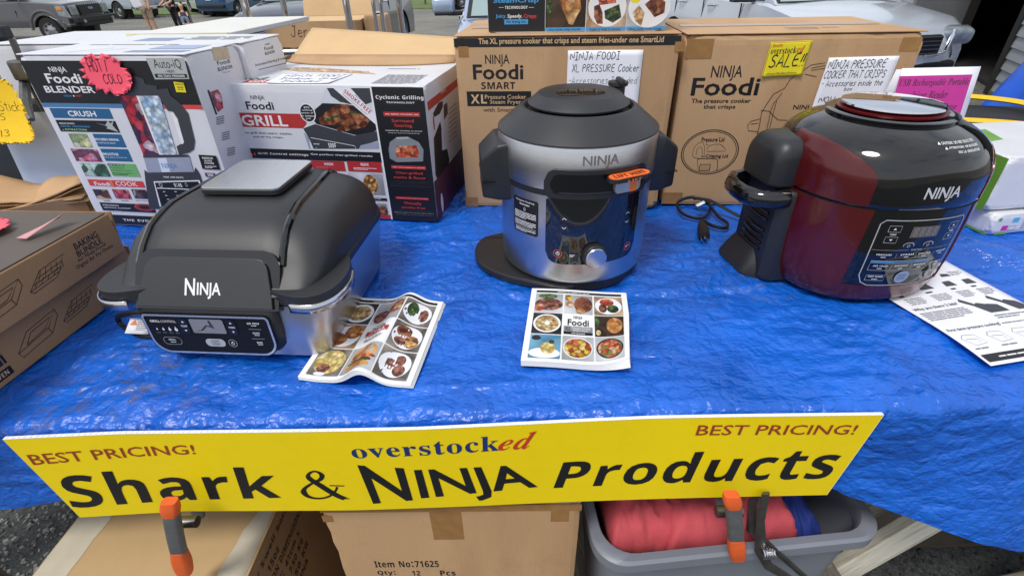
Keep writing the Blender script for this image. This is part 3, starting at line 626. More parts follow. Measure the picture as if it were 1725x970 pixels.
HAND = {   # single line capitals and small letters on a 4 x 6 grid
 'A': '0,0 2,6 4,0|.7,2 3.3,2.2', 'B': '0,0 0,6 3,5.4 3,3.6 0,3.2 3.4,2.6 3.4,.6 0,0', 'C': '4,5 2.6,6 .6,4.6 0,2.4 1,.3 2.6,0 4,1',
 'D': '0,0 0,6 3,5 4,3 3,.7 0,0', 'E': '3.6,6 0,5.8 0,0 3.8,.2|0,3 3,3.2', 'F': '3.8,6 0,5.8 0,0|0,3 2.8,3.2',
 'H': '0,0 0,6|4,0 4,6|0,3 4,3.2', 'I': '0,6 3,6|1.5,6 1.5,0|0,0 3,0', 'J': '1,6 4,6|3,6 3,1 2,0 .6,.4 0,1.6',
 'K': '0,0 0,6|3.8,6 0,2.6 4,0', 'L': '0,6 0,0 3.6,.2', 'M': '0,0 .3,6 2,2 3.8,6 4,0', 'N': '0,0 0,6 3.8,0 4,6',
 'O': '2,6 .4,5 0,3 .5,.8 2,0 3.6,1 4,3 3.4,5.2 2,6', 'P': '0,0 0,6 3.4,5.4 3.6,3.8 0,3', 'R': '0,0 0,6 3.4,5.4 3.4,3.8 0,3.2 4,0',
 'S': '3.8,5.2 2,6 .4,5 .8,3.6 3.2,2.6 3.8,1.2 2,0 0,.8', 'T': '0,6 4,6|2,6 2,0', 'U': '0,6 .2,1 2,0 3.6,1 4,6',
 'W': '0,6 1,0 2,4 3,0 4,6', 'X': '0,6 4,0|4,6 0,0', 'V': '0,6 2,0 4,6', 'G': '4,5 2,6 .3,4.4 0,2 1.2,0 3.6,.6 3.8,2.6 2.2,2.6',
 'a': '3,3.6 1,3.8 0,2 1,0 2.6,.6 3.1,3.6 3.2,.4 4,.2', 'b': '0,6 0,0|0,2.4 1.6,3.4 3,2 1.6,0 0,.4', 'c': '3.2,3.2 1.4,3.8 0,2 1.2,0 3.2,.6',
 'd': '3,3 1.2,3.8 0,2 1.2,0 3,1|3,6 3.1,0', 'e': '.1,2 3,2.2 2.6,3.6 1,3.8 0,2 1,.1 3.2,.6', 'h': '0,6 0,0|0,2.6 1.6,3.8 2.8,3 3,0',
 'i': '0,3.8 .2,0|0,5 .15,5.1', 'k': '0,6 0,0|2.8,3.8 0,1.8 3,0', 'l': '0,6 .1,0', 'n': '0,3.8 0,0|0,2.6 1.6,3.8 2.8,3 3,0',
 'o': '1.6,3.8 0,2.4 .4,.4 1.8,0 3.2,1.2 3,3.2 1.6,3.8', 'r': '0,3.8 .1,0|.1,2.4 1.2,3.6 2.6,3.6', 's': '2.8,3.4 .8,3.8 .6,2.6 2.6,1.6 2.2,.2 0,.3',
 't': '1.4,5.4 1.2,.6 2.4,.1|0,3.8 2.8,3.9', 'u': '0,3.8 .2,.6 1.6,0 3,1.2|3,3.8 3.1,0', 'x': '0,3.8 3,0|3,3.8 0,0', 'y': '0,3.8 1.4,.8|3,3.8 .4,-2',
 '-': '0,3 2.4,3', '!': '.4,6 .1,2|0,.3 .1,0', '/': '0,0 2,6', '.': '0,0 .2,.2', '$': '3.6,4.8 1.8,5.4 .4,4.4 3,2.6 3.2,1.2 1.6,.6 0,1.4|1.8,6.3 1.6,-.4',
 '4': '2.6,6 0,2.4 3.8,2.5|2.9,4.2 2.7,0', '9': '3,4.4 1.4,3 .2,4.4 1.4,6 3,5.2 3,4.4 2.6,0', '5': '3.6,6 .6,5.8 .4,3.4 2.6,3.6 3.4,1.8 2,0 0,.5',
 '1': '1,6 1,0', '3': '0,5.4 2,6 3,4.6 1.2,3.2 3.2,2 2.4,.2 0,.4', '&': '3.6,0 .6,4.4 1.6,6 2.6,4.8 .3,1.6 1.4,0 3.6,2.4'}
_tcache = {}


def text_shape(body, font):
    """2d vertices, faces and (bottom, cap height) of a line of text in em units"""
    key = (body, font)
    if key in _tcache:
        return _tcache[key]
    vs, fs = [], []
    if font[0] in GLYPHS:
        x = 0.0
        d = GLYPHS[font[0]]
        for ch in body:
            if ch not in d:
                x += 0.27
                continue
            adv, *loops = d[ch].split('|')
            polys = [[Vector((float(p.split(',')[0]) / 400, float(p.split(',')[1]) / 400, 0)) for p in lp.split(' ')] for lp in loops]
            o = len(vs)
            cu = bpy.data.curves.new('g', 'CURVE')
            cu.dimensions = '2D'
            cu.fill_mode = 'BOTH'
            for pl in polys:
                sp = cu.splines.new('POLY')
                sp.points.add(len(pl) - 1)
                for i, p in enumerate(pl):
                    sp.points[i].co = (p.x, p.y, 0, 1)
                sp.use_cyclic_u = True
            ob = bpy.data.objects.new('g', cu)
            col.objects.link(ob)
            me = bpy.data.meshes.new_from_object(ob)
            vs += [(v.co.x + x, v.co.y) for v in me.vertices]
            fs += [[o + i for i in p.vertices] for p in me.polygons]
            bpy.data.meshes.remove(me)
            bpy.data.objects.remove(ob)
            bpy.data.curves.remove(cu)
            x += float(adv) / 400 + 0.02
        cap = 0.7
    elif font == 'amp':        # ampersand drawn with a broad nib
        pts = [(4.9, .1), (3.9, 1.0), (2.2, 3.2), (1.0, 4.7), (.9, 5.6), (1.5, 6.3), (2.2, 6.3), (2.7, 5.6), (2.4, 4.6), (1.2, 3.6), (.2, 2.4),
               (0, 1.4), (.5, .4), (1.6, 0), (2.9, .5), (3.9, 1.8), (4.4, 3.1)]
        wd = [.9, .95, .95, .8, .5, .35, .4, .7, .6, .4, .5, .8, .6, .4, .35, .3, .3]
        dense = []
        for i in range(len(pts) - 1):
            p0, p1, p2, p3 = (Vector(pts[max(0, min(len(pts) - 1, i + k))]) for k in (-1, 0, 1, 2))
            for j in range(5):
                t = j / 5
                q = 0.5 * ((2 * p1) + (p2 - p0) * t + (2 * p0 - 5 * p1 + 4 * p2 - p3) * t * t + (3 * p1 - p0 - 3 * p2 + p3) * t ** 3)
                dense.append((q, wd[i] * (1 - t) + wd[i + 1] * t))
        for i, (q, w) in enumerate(dense):
            t = (dense[min(i + 1, len(dense) - 1)][0] - dense[max(i - 1, 0)][0]).normalized()
            nn = Vector((-t.y, t.x)) * w * .5
            vs += [tuple(q - nn), tuple(q + nn)]
        fs = [[2 * i, 2 * i + 2, 2 * i + 3, 2 * i + 1] for i in range(len(dense) - 1)]
        for x0, x1, y in ((3.4, 5.3, 3.1), (4.3, 5.4, 0.05)):
            o = len(vs)
            vs += [(x0, y), (x1, y), (x1, y + .22), (x0, y + .22)]
            fs.append([o, o + 1, o + 2, o + 3])
        cap = 6
    else:
        c = bpy.data.curves.new('t', 'FONT')
        c.body = body
        c.offset = {'B': 0.02, 'b': 0.008, 'N': 0.0}[font[0]]
        c.resolution_u = 2
        o = bpy.data.objects.new('t', c)
        col.objects.link(o)
        me = bpy.data.meshes.new_from_object(o)
        vs = [(v.co.x, v.co.y) for v in me.vertices]
        fs = [list(p.vertices) for p in me.polygons]
        bpy.data.meshes.remove(me)
        bpy.data.objects.remove(o)
        bpy.data.curves.remove(c)
        cap = 0.69
    if not vs:
        vs, fs = [(0, 0), (1, 0), (1, 1)], [[0, 1, 2]]
    # all faces wound counter clockwise
    out = []
    for f in fs:
        a = sum(vs[f[i]][0] * vs[f[(i + 1) % len(f)]][1] - vs[f[(i + 1) % len(f)]][0] * vs[f[i]][1] for i in range(len(f)))
        out.append(f if a >= 0 else f[::-1])
    _tcache[key] = (vs, out, cap)
    return _tcache[key]


def hand_shape(body, w, jit=0.25, seed=1):
    rd = random.Random(seed)
    vs, fs, lay = [], [], []
    x = 0.0
    k = 0
    for ch in body:
        if ch == ' ':
            x += 3.0
            continue
        g = HAND.get(ch)
        if not g:
            x += 2
            continue
        mx = 0
        sk, sy = rd.uniform(-jit, jit) * 0.25 + 0.14, rd.uniform(-jit, jit)
        for st in g.split('|'):
            pts = [tuple(map(float, p.split(','))) for p in st.split(' ')]
            mx = max(mx, max(p[0] for p in pts))
            pts = [Vector((x + px + py * sk + rd.uniform(-jit, jit) * .5, py + sy + rd.uniform(-jit, jit) * .5)) for px, py in pts]
            if len(pts) > 3:      # round the corners of long strokes a little
                q = [pts[0]]
                for i in range(1, len(pts) - 1):
                    q += [pts[i].lerp(pts[i - 1], .25), pts[i].lerp(pts[i + 1], .25)]
                pts = q + [pts[-1]]
            n = len(pts)
            o = len(vs)
            for i, p in enumerate(pts):
                t = (pts[min(i + 1, n - 1)] - pts[max(i - 1, 0)])
                t = t.normalized() if t.length > 0 else Vector((1, 0))
                nn = Vector((-t.y, t.x)) * w * 0.5
                vs += [tuple(p - nn), tuple(p + nn)]
                lay += [k, k]
            for i in range(n - 1):
                fs.append([o + 2 * i, o + 2 * i + 2, o + 2 * i + 3, o + 2 * i + 1])
            k += 1
        x += mx + 1.3
    return vs, fs, lay


def emit(name, parent, place, vs, fs, material, off, bis=0.0, lay=None, bisv=0.0):
    """flat print: 2d shape in surface metres mapped onto the surface at height off"""
    if bis or bisv:
        b = bmesh.new()
        bv = [b.verts.new((p[0], p[1], 0)) for p in vs]
        for f in fs:
            try:
                b.faces.new([bv[i] for i in f])
            except ValueError:
                pass
        for ax, st in ((0, bis), (1, bisv)):
            if not st:
                continue
            lo, hi = min(p[ax] for p in vs), max(p[ax] for p in vs)
            k = math.floor(lo / st) + 1
            while k * st < hi:
                co = (k * st, 0, 0) if ax == 0 else (0, k * st, 0)
                no = (1, 0, 0) if ax == 0 else (0, 1, 0)
                bmesh.ops.bisect_plane(b, geom=b.verts[:] + b.edges[:] + b.faces[:], dist=1e-6, plane_co=co, plane_no=no)
                k += 1
        b.verts.index_update()
        vs = [(v.co.x, v.co.y) for v in b.verts]
        fs = [[v.index for v in f.verts] for f in b.faces]
        b.free()
        lay = None
    me = bpy.data.meshes.new(name)
    me.from_pydata([place(p[0], p[1], off + (lay[i] * 0.00001 if lay else 0)) for i, p in enumerate(vs)], [], fs)
    me.materials.append(material)
    uv = me.uv_layers.new(name='UVMap')
    for lp in me.loops:
        uv.data[lp.index].uv = vs[lp.vertex_index]
    me.update()
    o = bpy.data.objects.new(name, me)
    col.objects.link(o)
    if parent:
        o.parent = parent
    return o


def quad_of(q):
    if len(q) == 4 and not isinstance(q[0], (tuple, list)):
        u0, v0, u1, v1 = q
        return [(u0, v1), (u1, v1), (u1, v0), (u0, v0)]
    return q


def bil(q, a, b):
    (tl, tr, br, bl) = q
    return ((bl[0] * (1 - a) + br[0] * a) * (1 - b) + (tl[0] * (1 - a) + tr[0] * a) * b,
            (bl[1] * (1 - a) + br[1] * a) * (1 - b) + (tl[1] * (1 - a) + tr[1] * a) * b)


def fit(vs, q, cap=None):
    q = quad_of(q)
    x0, x1 = min(p[0] for p in vs), max(p[0] for p in vs)
    y0, y1 = min(p[1] for p in vs), max(p[1] for p in vs)
    if cap:
        y0, y1 = 0.0, cap
    return [bil(q, (p[0] - x0) / max(x1 - x0, 1e-6), (p[1] - y0) / max(y1 - y0, 1e-6)) for p in vs]


INKS = {}


def ink(k):
    if k in INKS:
        return INKS[k]
    if k in MATS:
        return MATS[k]
    raise KeyError(k)


def prints(parent, place, items, bis=0.0, base=0.0003, step=0.00002, bisv=0.0):
    for i, it in enumerate(items):
        off = base + step * i
        k = it[0]
        if k == 'r':
            q = quad_of(it[2:] if len(it) == 6 else it[2])
            nm = 'printed_photo' if it[1].startswith('food') else 'printed_panel'
            emit(nm, parent, place, [q[3], q[2], q[1], q[0]], [[0, 1, 2, 3]], ink(it[1]), off, bis, None, bisv)
        elif k == 'p':
            pl = [Vector((u, v, 0)) for u, v in it[2]]
            fs = []
            for t in tessellate_polygon([pl]):
                t = list(t)
                a, b, c = (pl[j] for j in t)
                fs.append(t if (b - a).cross(c - a).z > 0 else t[::-1])
            emit('printed_photo' if it[1].startswith('food') else 'printed_shape', parent, place, [(p.x, p.y) for p in pl], fs, ink(it[1]), off, bis, None, bisv)
        elif k == 'e':
            cu, cv, ru, rv = it[2:6]
            inn = it[6] if len(it) > 6 else 0.0
            n = 32
            ring = [(cu + ru * math.cos(2 * math.pi * j / n), cv + rv * math.sin(2 * math.pi * j / n)) for j in range(n)]
            if inn:
                vs = ring + [(cu + ru * inn * math.cos(2 * math.pi * j / n), cv + rv * inn * math.sin(2 * math.pi * j / n)) for j in range(n)]
                fs = [[j, (j + 1) % n, n + (j + 1) % n, n + j] for j in range(n)]
            else:
                vs, fs = ring, [list(range(n))]
            emit('printed_photo' if it[1].startswith('food') else 'printed_disc', parent, place, vs, fs, ink(it[1]), off, bis, None, bisv)
        elif k == 't':
            vs, fs, cap = text_shape(it[2], it[1])
            emit('lettering', parent, place, fit(vs, it[4], cap if it[1].endswith('c') else None), fs, ink(it[3]), off, bis, None, bisv)
        elif k == 'h':
            vs, fs, lay = hand_shape(it[1], it[4], seed=i + len(it[1]))
            emit('handwriting', parent, place, fit(vs, it[3]), fs, ink(it[2]), off, bis, lay, bisv)
        elif k == 'l':      # polyline of width w
            pts = [Vector(p) for p in it[2]]
            w = it[3]
            vs, fs = [], []
            n = len(pts)
            for j, p in enumerate(pts):
                t = (pts[min(j + 1, n - 1)] - pts[max(j - 1, 0)]).normalized()
                nn = Vector((-t.y, t.x)) * w * 0.5
                vs += [tuple(p - nn), tuple(p + nn)]
            for j in range(n - 1):
                fs.append([2 * j, 2 * j + 2, 2 * j + 3, 2 * j + 1])
            emit('printed_line', parent, place, vs, fs, ink(it[1]), off, bis, None, bisv)
        elif k == 's':      # block of tiny unreadable print: n lines of short dashes
            u0, v0, u1, v1 = it[2:6]
            n = it[6]
            rd = random.Random(i * 7 + n)
            vs, fs, lay = [], [], []
            lh = (v1 - v0) / n
            for a in range(n):
                x = u0
                end = u1 if a < n - 1 else u0 + (u1 - u0) * rd.uniform(.5, .95)
                while x < end:
                    wd = min(rd.uniform(1.2, 5.0) * lh, end - x)
                    o = len(vs)
                    vt, vb = v1 - a * lh - lh * .25, v1 - a * lh - lh * .70
                    vs += [(x, vb), (x + wd, vb), (x + wd, vt), (x, vt)]
                    fs.append([o, o + 1, o + 2, o + 3])
                    x += wd + lh * .35
            if vs:
                emit('small_print', parent, place, vs, fs, ink(it[1]), off, bis, None, bisv)


def planar(o, u, v):
    o, u, v = Vector(o), Vector(u).normalized(), Vector(v).normalized()
    n = u.cross(v)
    return lambda a, b, h=0.0: tuple(o + u * a + v * b + n * h)


def box_faces(W, D, H):
    """surface maps of an upright box in its own coordinates: front-left-bottom corner at the origin, front facing -y"""
    return {'front': planar((0, 0, 0), (1, 0, 0), (0, 0, 1)), 'right': planar((W, 0, 0), (0, 1, 0), (0, 0, 1)),
            'top': planar((0, 0, H), (1, 0, 0), (0, 1, 0)), 'left': planar((0, D, 0), (0, -1, 0), (0, 0, 1))}

# ------------------------------------------------------------------ print layouts, metres on each face
PRINT = {
 'bl_front': [
  ('r','black',.004,.3,.4,.387), ('r','blueline',.004,.291,.2217,.3), ('r','redline',.2217,.291,.4,.3),
  ('r','silverink',[(.3096,.3924),(.3975,.3925),(.3929,.3522),(.3124,.3509)]), ('t','N','Auto-iQ','black',(.3221,.3696,.3857,.3905)),
  ('t','S','+ HEAT','black',(.3425,.3643,.3653,.3694)), ('r','black',.3159,.3543,.3904,.362), ('t','S','ONE TOUCH PROGRAMS','white',(.3225,.3558,.3848,.3604)),
  ('t','bc','NINJA','white',(.066,.3645,.1088,.3749)), ('t','B','Foodi','white',(.0484,.3415,.1352,.3615)), ('t','B','BLENDER','white',(.0315,.3221,.1561,.3359)),
  ('t','S','COLD','midblue',(.0721,.3139,.091,.3174)), ('t','S','&','white',(.095,.314,.0994,.3176)), ('t','S','HOT','red',(.1028,.3141,.1166,.3177)),
  ('r','darkblue',.0188,.2674,.1717,.2892), ('t','B','CRUSH','white',(.0603,.2714,.1319,.2838)), ('r','black',.0191,.2369,.1731,.263),
  ('t','S','HIGH-SPEED','white',(.0256,.2537,.0646,.2569)), ('t','S','TOTAL CRUSHING','midblue',(.0249,.2471,.1005,.2507)),
  ('t','S','& EXTRACTION','paleg',(.0258,.2395,.0892,.2437)),
  ('p','silverink',[(.1197,.259),(.1432,.2529),(.1549,.2635),(.1593,.2568),(.1707,.2655),(.1617,.2532),(.1694,.2378),(.1501,.2444),(.1428,.2455),(.1476,.2505)]),
  ('r','food_lemon',.035,.2013,.0838,.2326), ('r','darkblue',.0994,.2035,.1732,.2331), ('t','B','FROZEN DRINK','white',(.0993,.218,.1624,.2232)),
  ('t','b','Crush ice to snow','white',(.0992,.2112,.1491,.2147)), ('r','food_pink',.021,.1669,.0919,.197), ('r','darkblue',.1014,.1698,.1736,.199),
  ('t','B','SMOOTHIE','white',(.1006,.1833,.1436,.1894)), ('t','b','Blend dairy, fruit & ice','white',(.0995,.1772,.1619,.1802)),
  ('r','food_green',.0258,.1304,.0956,.1624), ('r','green',.1024,.133,.1761,.1644), ('t','b','NUTRIENT','black',(.1029,.1514,.1431,.155)),
  ('t','b','EXTRACTION','black',(.1028,.145,.1561,.1488)), ('r','black',.1012,.1583,.1459,.1626), ('t','S','NEW IN PITCHER','white',(.1041,.1594,.1439,.1616)),
  ('s','black',.1024,.1352,.1554,.1419,2), ('r','red',.0253,.1062,.176,.1221), ('t','B','Foodi','white',(.0401,.107,.083,.1167)),
  ('r','orangeink',.0923,.105,.0849,.1221), ('t','b','COOK','white',(.0998,.1083,.1587,.12)), ('r','food_soup',.0262,.0726,.0671,.0968),
  ('r','food_jam',.0811,.0749,.1247,.0989), ('r','food_choc',.1347,.077,.1773,.1009), ('t','S','SOUPS','black',(.0425,.0661,.0605,.0691)),
  ('t','S','SAUCES','black',(.0923,.0683,.1128,.0711)), ('t','S','DIPS/FONDUE','black',(.1339,.0707,.1722,.0728)), ('r','black',.0274,.0407,.1761,.0623),
  ('t','S','PRECISION','white',(.0347,.0538,.0781,.0573)), ('t','S','HEATING ELEMENT','white',(.0344,.0477,.1099,.0504)),
  ('t','S','BUILT IN RECIPES','white',(.0329,.0392,.0796,.0412)), ('e','redline',.1503,.0544,.0275,.01,.9), ('e','redline',.1503,.0544,.0226,.008,.9),
  ('e','redline',.1503,.0544,.0178,.006,.9), ('r','black',.004,.004,.4,.03), ('t','S','THE EVO','white',(.0725,.0139,.1462,.0201)),
  ('p','darkgrey',[(.2451,.3547),(.2641,.3581),(.2863,.3528),(.286,.3416),(.3117,.3385),(.3061,.3182),(.2038,.3172),(.2109,.3314),(.2322,.3337)]),
  ('r','food_berries',[(.2089,.3172),(.2537,.3177),(.2539,.186),(.2093,.1848)]), ('r','food_ice',[(.2568,.3177),(.3091,.3182),(.296,.1891),(.2544,.186)]),
  ('r','white',[(.2532,.3177),(.2578,.3177),(.2555,.1861),(.2512,.1859)]),
  ('p','darkgrey',[(.3029,.33),(.3356,.3337),(.3359,.3185),(.3503,.3059),(.3624,.2835),(.3545,.2223),(.3437,.2033),(.3292,.1957),(.3014,.1892),(.3036,.2094),(.3176,.2154),(.3233,.2193),(.3332,.2698),(.3281,.2852),(.3154,.2872),(.3099,.3067)]),
  ('p','white',[(.3221,.2864),(.327,.2838),(.3316,.2697),(.3265,.2194),(.3214,.2145),(.3176,.2154)]),
  ('p','darkgrey',[(.2091,.1877),(.3246,.1908),(.3275,.1851),(.2056,.1803)]), ('r','steelink',[(.2068,.1793),(.326,.1851),(.3226,.1505),(.2013,.1451)]),
  ('r','paleblue',[(.2433,.1804),(.2652,.1814),(.2614,.1481),(.2392,.1469)]), ('t','bc','NINJA','blueline',(.2464,.1569,.2856,.1691)),
  ('p','darkgrey',[(.1949,.1515),(.201,.1446),(.3238,.1495),(.3313,.1617),(.3361,.1469),(.3343,.1008),(.3232,.0577),(.1623,.0507),(.1861,.1267)]),
  ('t','S','PEAK 1400 WATTS','white',(.2388,.1333,.2904,.1372)), ('r','white',[(.2067,.1232),(.3297,.1306),(.3295,.0954),(.194,.0576)]),
  ('r','black',[(.2086,.1202),(.3252,.1273),(.3284,.0927),(.1987,.0578)]), ('t','S','0:45','white',(.2579,.1112,.2785,.1209)), ('e','white',.2217,.1147,.0042,.0054,.8),
  ('e','white',.2903,.1178,.0028,.0045,.8), ('r','white',.2087,.1076,.3206,.1055), ('r','white',.2206,.0972,.2267,.0986), ('r','white',.2517,.0984,.2577,.0998),
  ('r','white',.222,.0877,.2281,.0891), ('r','white',.2532,.0889,.2593,.0903), ('r','white',.2234,.0781,.2296,.0795), ('r','white',.2547,.0794,.2608,.0807),
  ('r','yellow',[(.355,.3471),(.3778,.3448),(.3762,.3257),(.353,.3263)]), ('t','S','PRICE','black',(.358,.3398,.3772,.3438)), ('s','darkgrey',.359,.3298,.374,.338,2),
  ('r','black',[(.351,.1915),(.3946,.1903),(.3929,.1577),(.3485,.1583)]), ('t','S','PREMIUM','white',(.3579,.1818,.3842,.1864)),
  ('t','S','GLASS','white',(.3607,.1759,.3799,.1802)), ('t','S','PITCHER','white',(.3594,.1701,.3829,.1743)), ('s','white',.3569,.1604,.3861,.1664,2),
  ('r','purple',[(.3503,.1494),(.3767,.1492),(.3756,.1392),(.3502,.1394)]), ('t','S','INF','white',(.3565,.141,.371,.1476)),],
 'bl_right': [
  ('r','tape',[(.085,.4015),(.1358,.3961),(.1362,.3715),(.079,.375)]), ('t','b','Foodi','black',[(.0861,.3734),(.1317,.3716),(.1303,.3633),(.0861,.3646)]),
  ('t','b','BLENDER','black',[(.0821,.3608),(.1354,.3585),(.1344,.3518),(.0814,.3532)]),
  ('t','S','COLD & HOT','grey',[(.0939,.3497),(.1213,.3482),(.1211,.3459),(.094,.3471)]), ('r','black',[(.0276,.3244),(.0339,.3242),(.0345,.2727),(.0288,.2726)]),
  ('p','food_pink',[(.0342,.3197),(.062,.3197),(.0681,.3042),(.0599,.2798),(.0386,.276),(.035,.2913)]), ('l','grey',[(.0278,.2664),(.0544,.2639)],.0025),
  ('l','grey',[(.0256,.2623),(.0522,.2597)],.0025), ('l','grey',[(.0234,.2582),(.0499,.2555)],.0025), ('l','grey',[(.0212,.2541),(.0477,.2513)],.0025),
  ('l','grey',[(.0285,.2318),(.0556,.2285)],.0025), ('l','grey',[(.0262,.2276),(.0533,.2242)],.0025), ('l','grey',[(.024,.2234),(.051,.2199)],.0025),
  ('l','grey',[(.0217,.2192),(.0487,.2156)],.0025), ('l','grey',[(.0292,.196),(.0568,.1918)],.0025), ('l','grey',[(.0269,.1917),(.0545,.1874)],.0025),
  ('l','grey',[(.0246,.1874),(.0521,.1831)],.0025), ('l','grey',[(.0223,.1831),(.0498,.1787)],.0025),],
 'bl2_right': [
  ('t','bc','NINJA','black',[(.0898,.3859),(.1108,.3857),(.1105,.3827),(.0895,.3829)]),
  ('t','b','Foodi','black',[(.0824,.3795),(.1218,.3794),(.1203,.3716),(.0814,.3718)]),
  ('t','b','BLENDER','black',[(.0797,.3683),(.1247,.3678),(.1235,.3617),(.0787,.3617)]),
  ('t','N','Automated blending & cooking','black',[(.0275,.3499),(.1757,.3467),(.1743,.3383),(.0258,.3423)]), ('l','grey',[(.036,.3355),(.1638,.331)],.002),],
 'bl_top': [
  ('r','blueprint',.24,.02,.38,.05), ('l','grey',[(.1,.02),(.16,.09)],.002), ('l','grey',[(.16,.02),(.2,.08)],.002), ('r','lav',.26,.07,.37,.13),
  ('s','grey',.05,.13,.36,.15,1),],
 'bl2_top': [
  ('r','blueprint',.1,.03,.2,.09), ('s','grey',.22,.05,.38,.12,3),],
 'gb_front': [
  ('t','bc','NINJA','black',(.0795,.2887,.1148,.2979)), ('t','B','Foodi','black',(.0624,.2657,.1326,.2839)), ('r','red2',-0,.2251,.2051,.2582),
  ('t','B','GRILL','white',(.0391,.2281,.1572,.2535)), ('t','b','The grill that sears, sizzles,','black',(.0301,.2079,.1618,.214)),
  ('t','b','and air fry crisps.','black',(.0563,.1988,.1367,.2048)),
  ('p','paleprint',[(.2711,.3159),(.3788,.3168),(.3755,.1822),(.2002,.1769),(.1938,.2249),(.2367,.2626)]),
  ('p','darkgrey',[(.2746,.3159),(.3806,.3169),(.3777,.2876),(.3472,.2776),(.2997,.2864),(.2812,.2988)]),
  ('p','black',[(.2347,.2691),(.2562,.2831),(.2988,.2825),(.3472,.2776),(.3764,.249),(.3784,.2259),(.3492,.2134),(.32,.2127),(.2301,.2359),(.2195,.2524)]),
  ('p','food_steak',[(.2608,.2647),(.2875,.2798),(.3199,.2819),(.3197,.2723),(.3473,.2599),(.3665,.2488),(.3491,.2319),(.2848,.2186),(.2753,.2251),(.2921,.2356),(.2407,.2344),(.2385,.2478)]),
  ('p','food_herb',[(.2491,.2464),(.29,.2587),(.2919,.2545),(.2575,.2432)]), ('p','food_herb',[(.3148,.2657),(.3411,.2646),(.3404,.2607),(.3158,.2622)]),
  ('p','darkgrey',[(.1938,.2249),(.2264,.2358),(.3198,.2116),(.3799,.2243),(.3782,.2023),(.3296,.1871),(.3247,.1806),(.2079,.1771),(.2036,.1975)]),
  ('p','steelink',[(.3299,.1888),(.3765,.2005),(.3755,.1822),(.3265,.1807)]), ('p','steelink',[(.1926,.2173),(.2026,.2009),(.2002,.1769),(.1964,.1768)]),
  ('l','white',[(.2071,.2038),(.3149,.1873),(.3165,.1804)],.0012), ('t','S','500F','white',(.2485,.181,.2676,.1924)), ('s','white',.2113,.187,.2311,.1907,1),
  ('s','white',.2145,.1793,.2217,.1809,1), ('p','paper',[(.2895,.3164),(.3307,.3169),(.3812,.2563),(.379,.2359)]),
  ('t','S','SMOKE-FREE','red2',[(.318,.3143),(.3728,.2684),(.3659,.2612),(.3121,.308)]),
  ('t','b','Smoke Control System','red2',[(.3116,.3055),(.3617,.2611),(.3589,.2578),(.3086,.3017)]),
  ('t','S','VIRTUALLY','black',[(.339,.3033),(.3549,.2904),(.3536,.2888),(.3372,.3014)]), ('e','white',.2141,.2606,.0196,.0218), ('e','black',.2141,.2606,.0173,.0193),
  ('t','S','BTU','white',(.2083,.2709,.2217,.2752)), ('t','S','cooking','white',(.2018,.2648,.227,.2689)), ('t','S','power of','white',(.1991,.2585,.2288,.2626)),
  ('t','S','an outdoor','white',(.1955,.2523,.2312,.2562)), ('t','S','grill','white',(.2068,.2457,.2189,.2501)), ('r','black',.002,.1491,.3766,.1736),
  ('t','S','Grill Control settings','white',(.0577,.1579,.1907,.1645)), ('t','b','Get perfect char-grilled results','white',(.1968,.1608,.3552,.1664)),
  ('e','redline',.0251,.1561,.0014,.0018), ('e','redline',.0326,.1571,.0016,.0025), ('e','redline',.0401,.1581,.0018,.0033), ('e','redline',.0476,.1591,.0019,.004),
  ('r','red2',.0502,.1207,.1839,.1436), ('r','red2',.1937,.1243,.2794,.1485), ('t','S','HIGH','white',(.2273,.1376,.2498,.1441)),
  ('s','white',.2044,.1318,.2638,.1326,1), ('r','red2',.2868,.1249,.3738,.1502), ('t','S','MAX','white',(.3217,.1394,.3421,.1467)),
  ('s','white',.3014,.1288,.3603,.1354,2), ('r','food_ltgrey',.1869,.0628,.2663,.117), ('r','food_ltgrey',.2832,.0676,.3711,.1207),
  ('e','food_fries',.3384,.0939,.0185,.0238), ('r','black',.2733,.0514,.3738,.0584), ('t','S','minutes','white',(.3421,.0546,.3581,.0577)),
  ('r','food_ltgrey',.2741,.0081,.3699,.0434), ('e','food_steak',.3592,.0237,.0116,.0146), ('r','red2',.002,.003,.3832,.014), ('r','white',.3766,.002,.3806,.318),
  ('r','black',.3806,.002,.499,.32), ('t','S','Cyclonic Grilling','white',(.387,.2922,.4974,.3028)), ('t','S','TECHNOLOGY','white',(.4098,.2857,.4759,.2895)),
  ('r','red2',.3996,.2575,.4847,.2672), ('t','S',"500' RAPID CYCLONIC AIR",'white',(.4034,.2611,.4813,.2636)), ('t','b','Surround','red',(.4164,.2448,.4685,.2521)),
  ('t','b','Searing','red',(.4213,.2321,.4632,.2413)), ('t','S','Powerful fan circulates air around','white',(.3988,.2247,.485,.2271)),
  ('t','S','food for indirect char-grilling.','white',(.4041,.2194,.4789,.2213)),
  ('p','greyprint',[(.3986,.1824),(.4042,.1988),(.4228,.2109),(.4507,.2124),(.4748,.2007),(.4837,.1832),(.4793,.1559),(.4139,.1518),(.3982,.1605)]),
  ('p','food_carrot',[(.4152,.1901),(.4684,.1935),(.4714,.1739),(.4684,.1647),(.4158,.1641)]),
  ('p','silverink',[(.4209,.2105),(.4507,.2124),(.4519,.2082),(.4222,.2067)]), ('r','red2',.3986,.1357,.4843,.1442),
  ('t','S',"500' HIGH-DENSITY GRATE",'white',(.4019,.1389,.481,.1406)), ('t','b','Char-grilled','red',(.4074,.1214,.4743,.1294)),
  ('t','b','marks & flavor','red',(.4011,.1118,.4819,.1181)), ('t','S','The grill grates cooking temperature is','white',(.3911,.1037,.4901,.1039)),
  ('t','S','precisely controlled to deliver exceptional','white',(.3878,.0984,.493,.0983)),
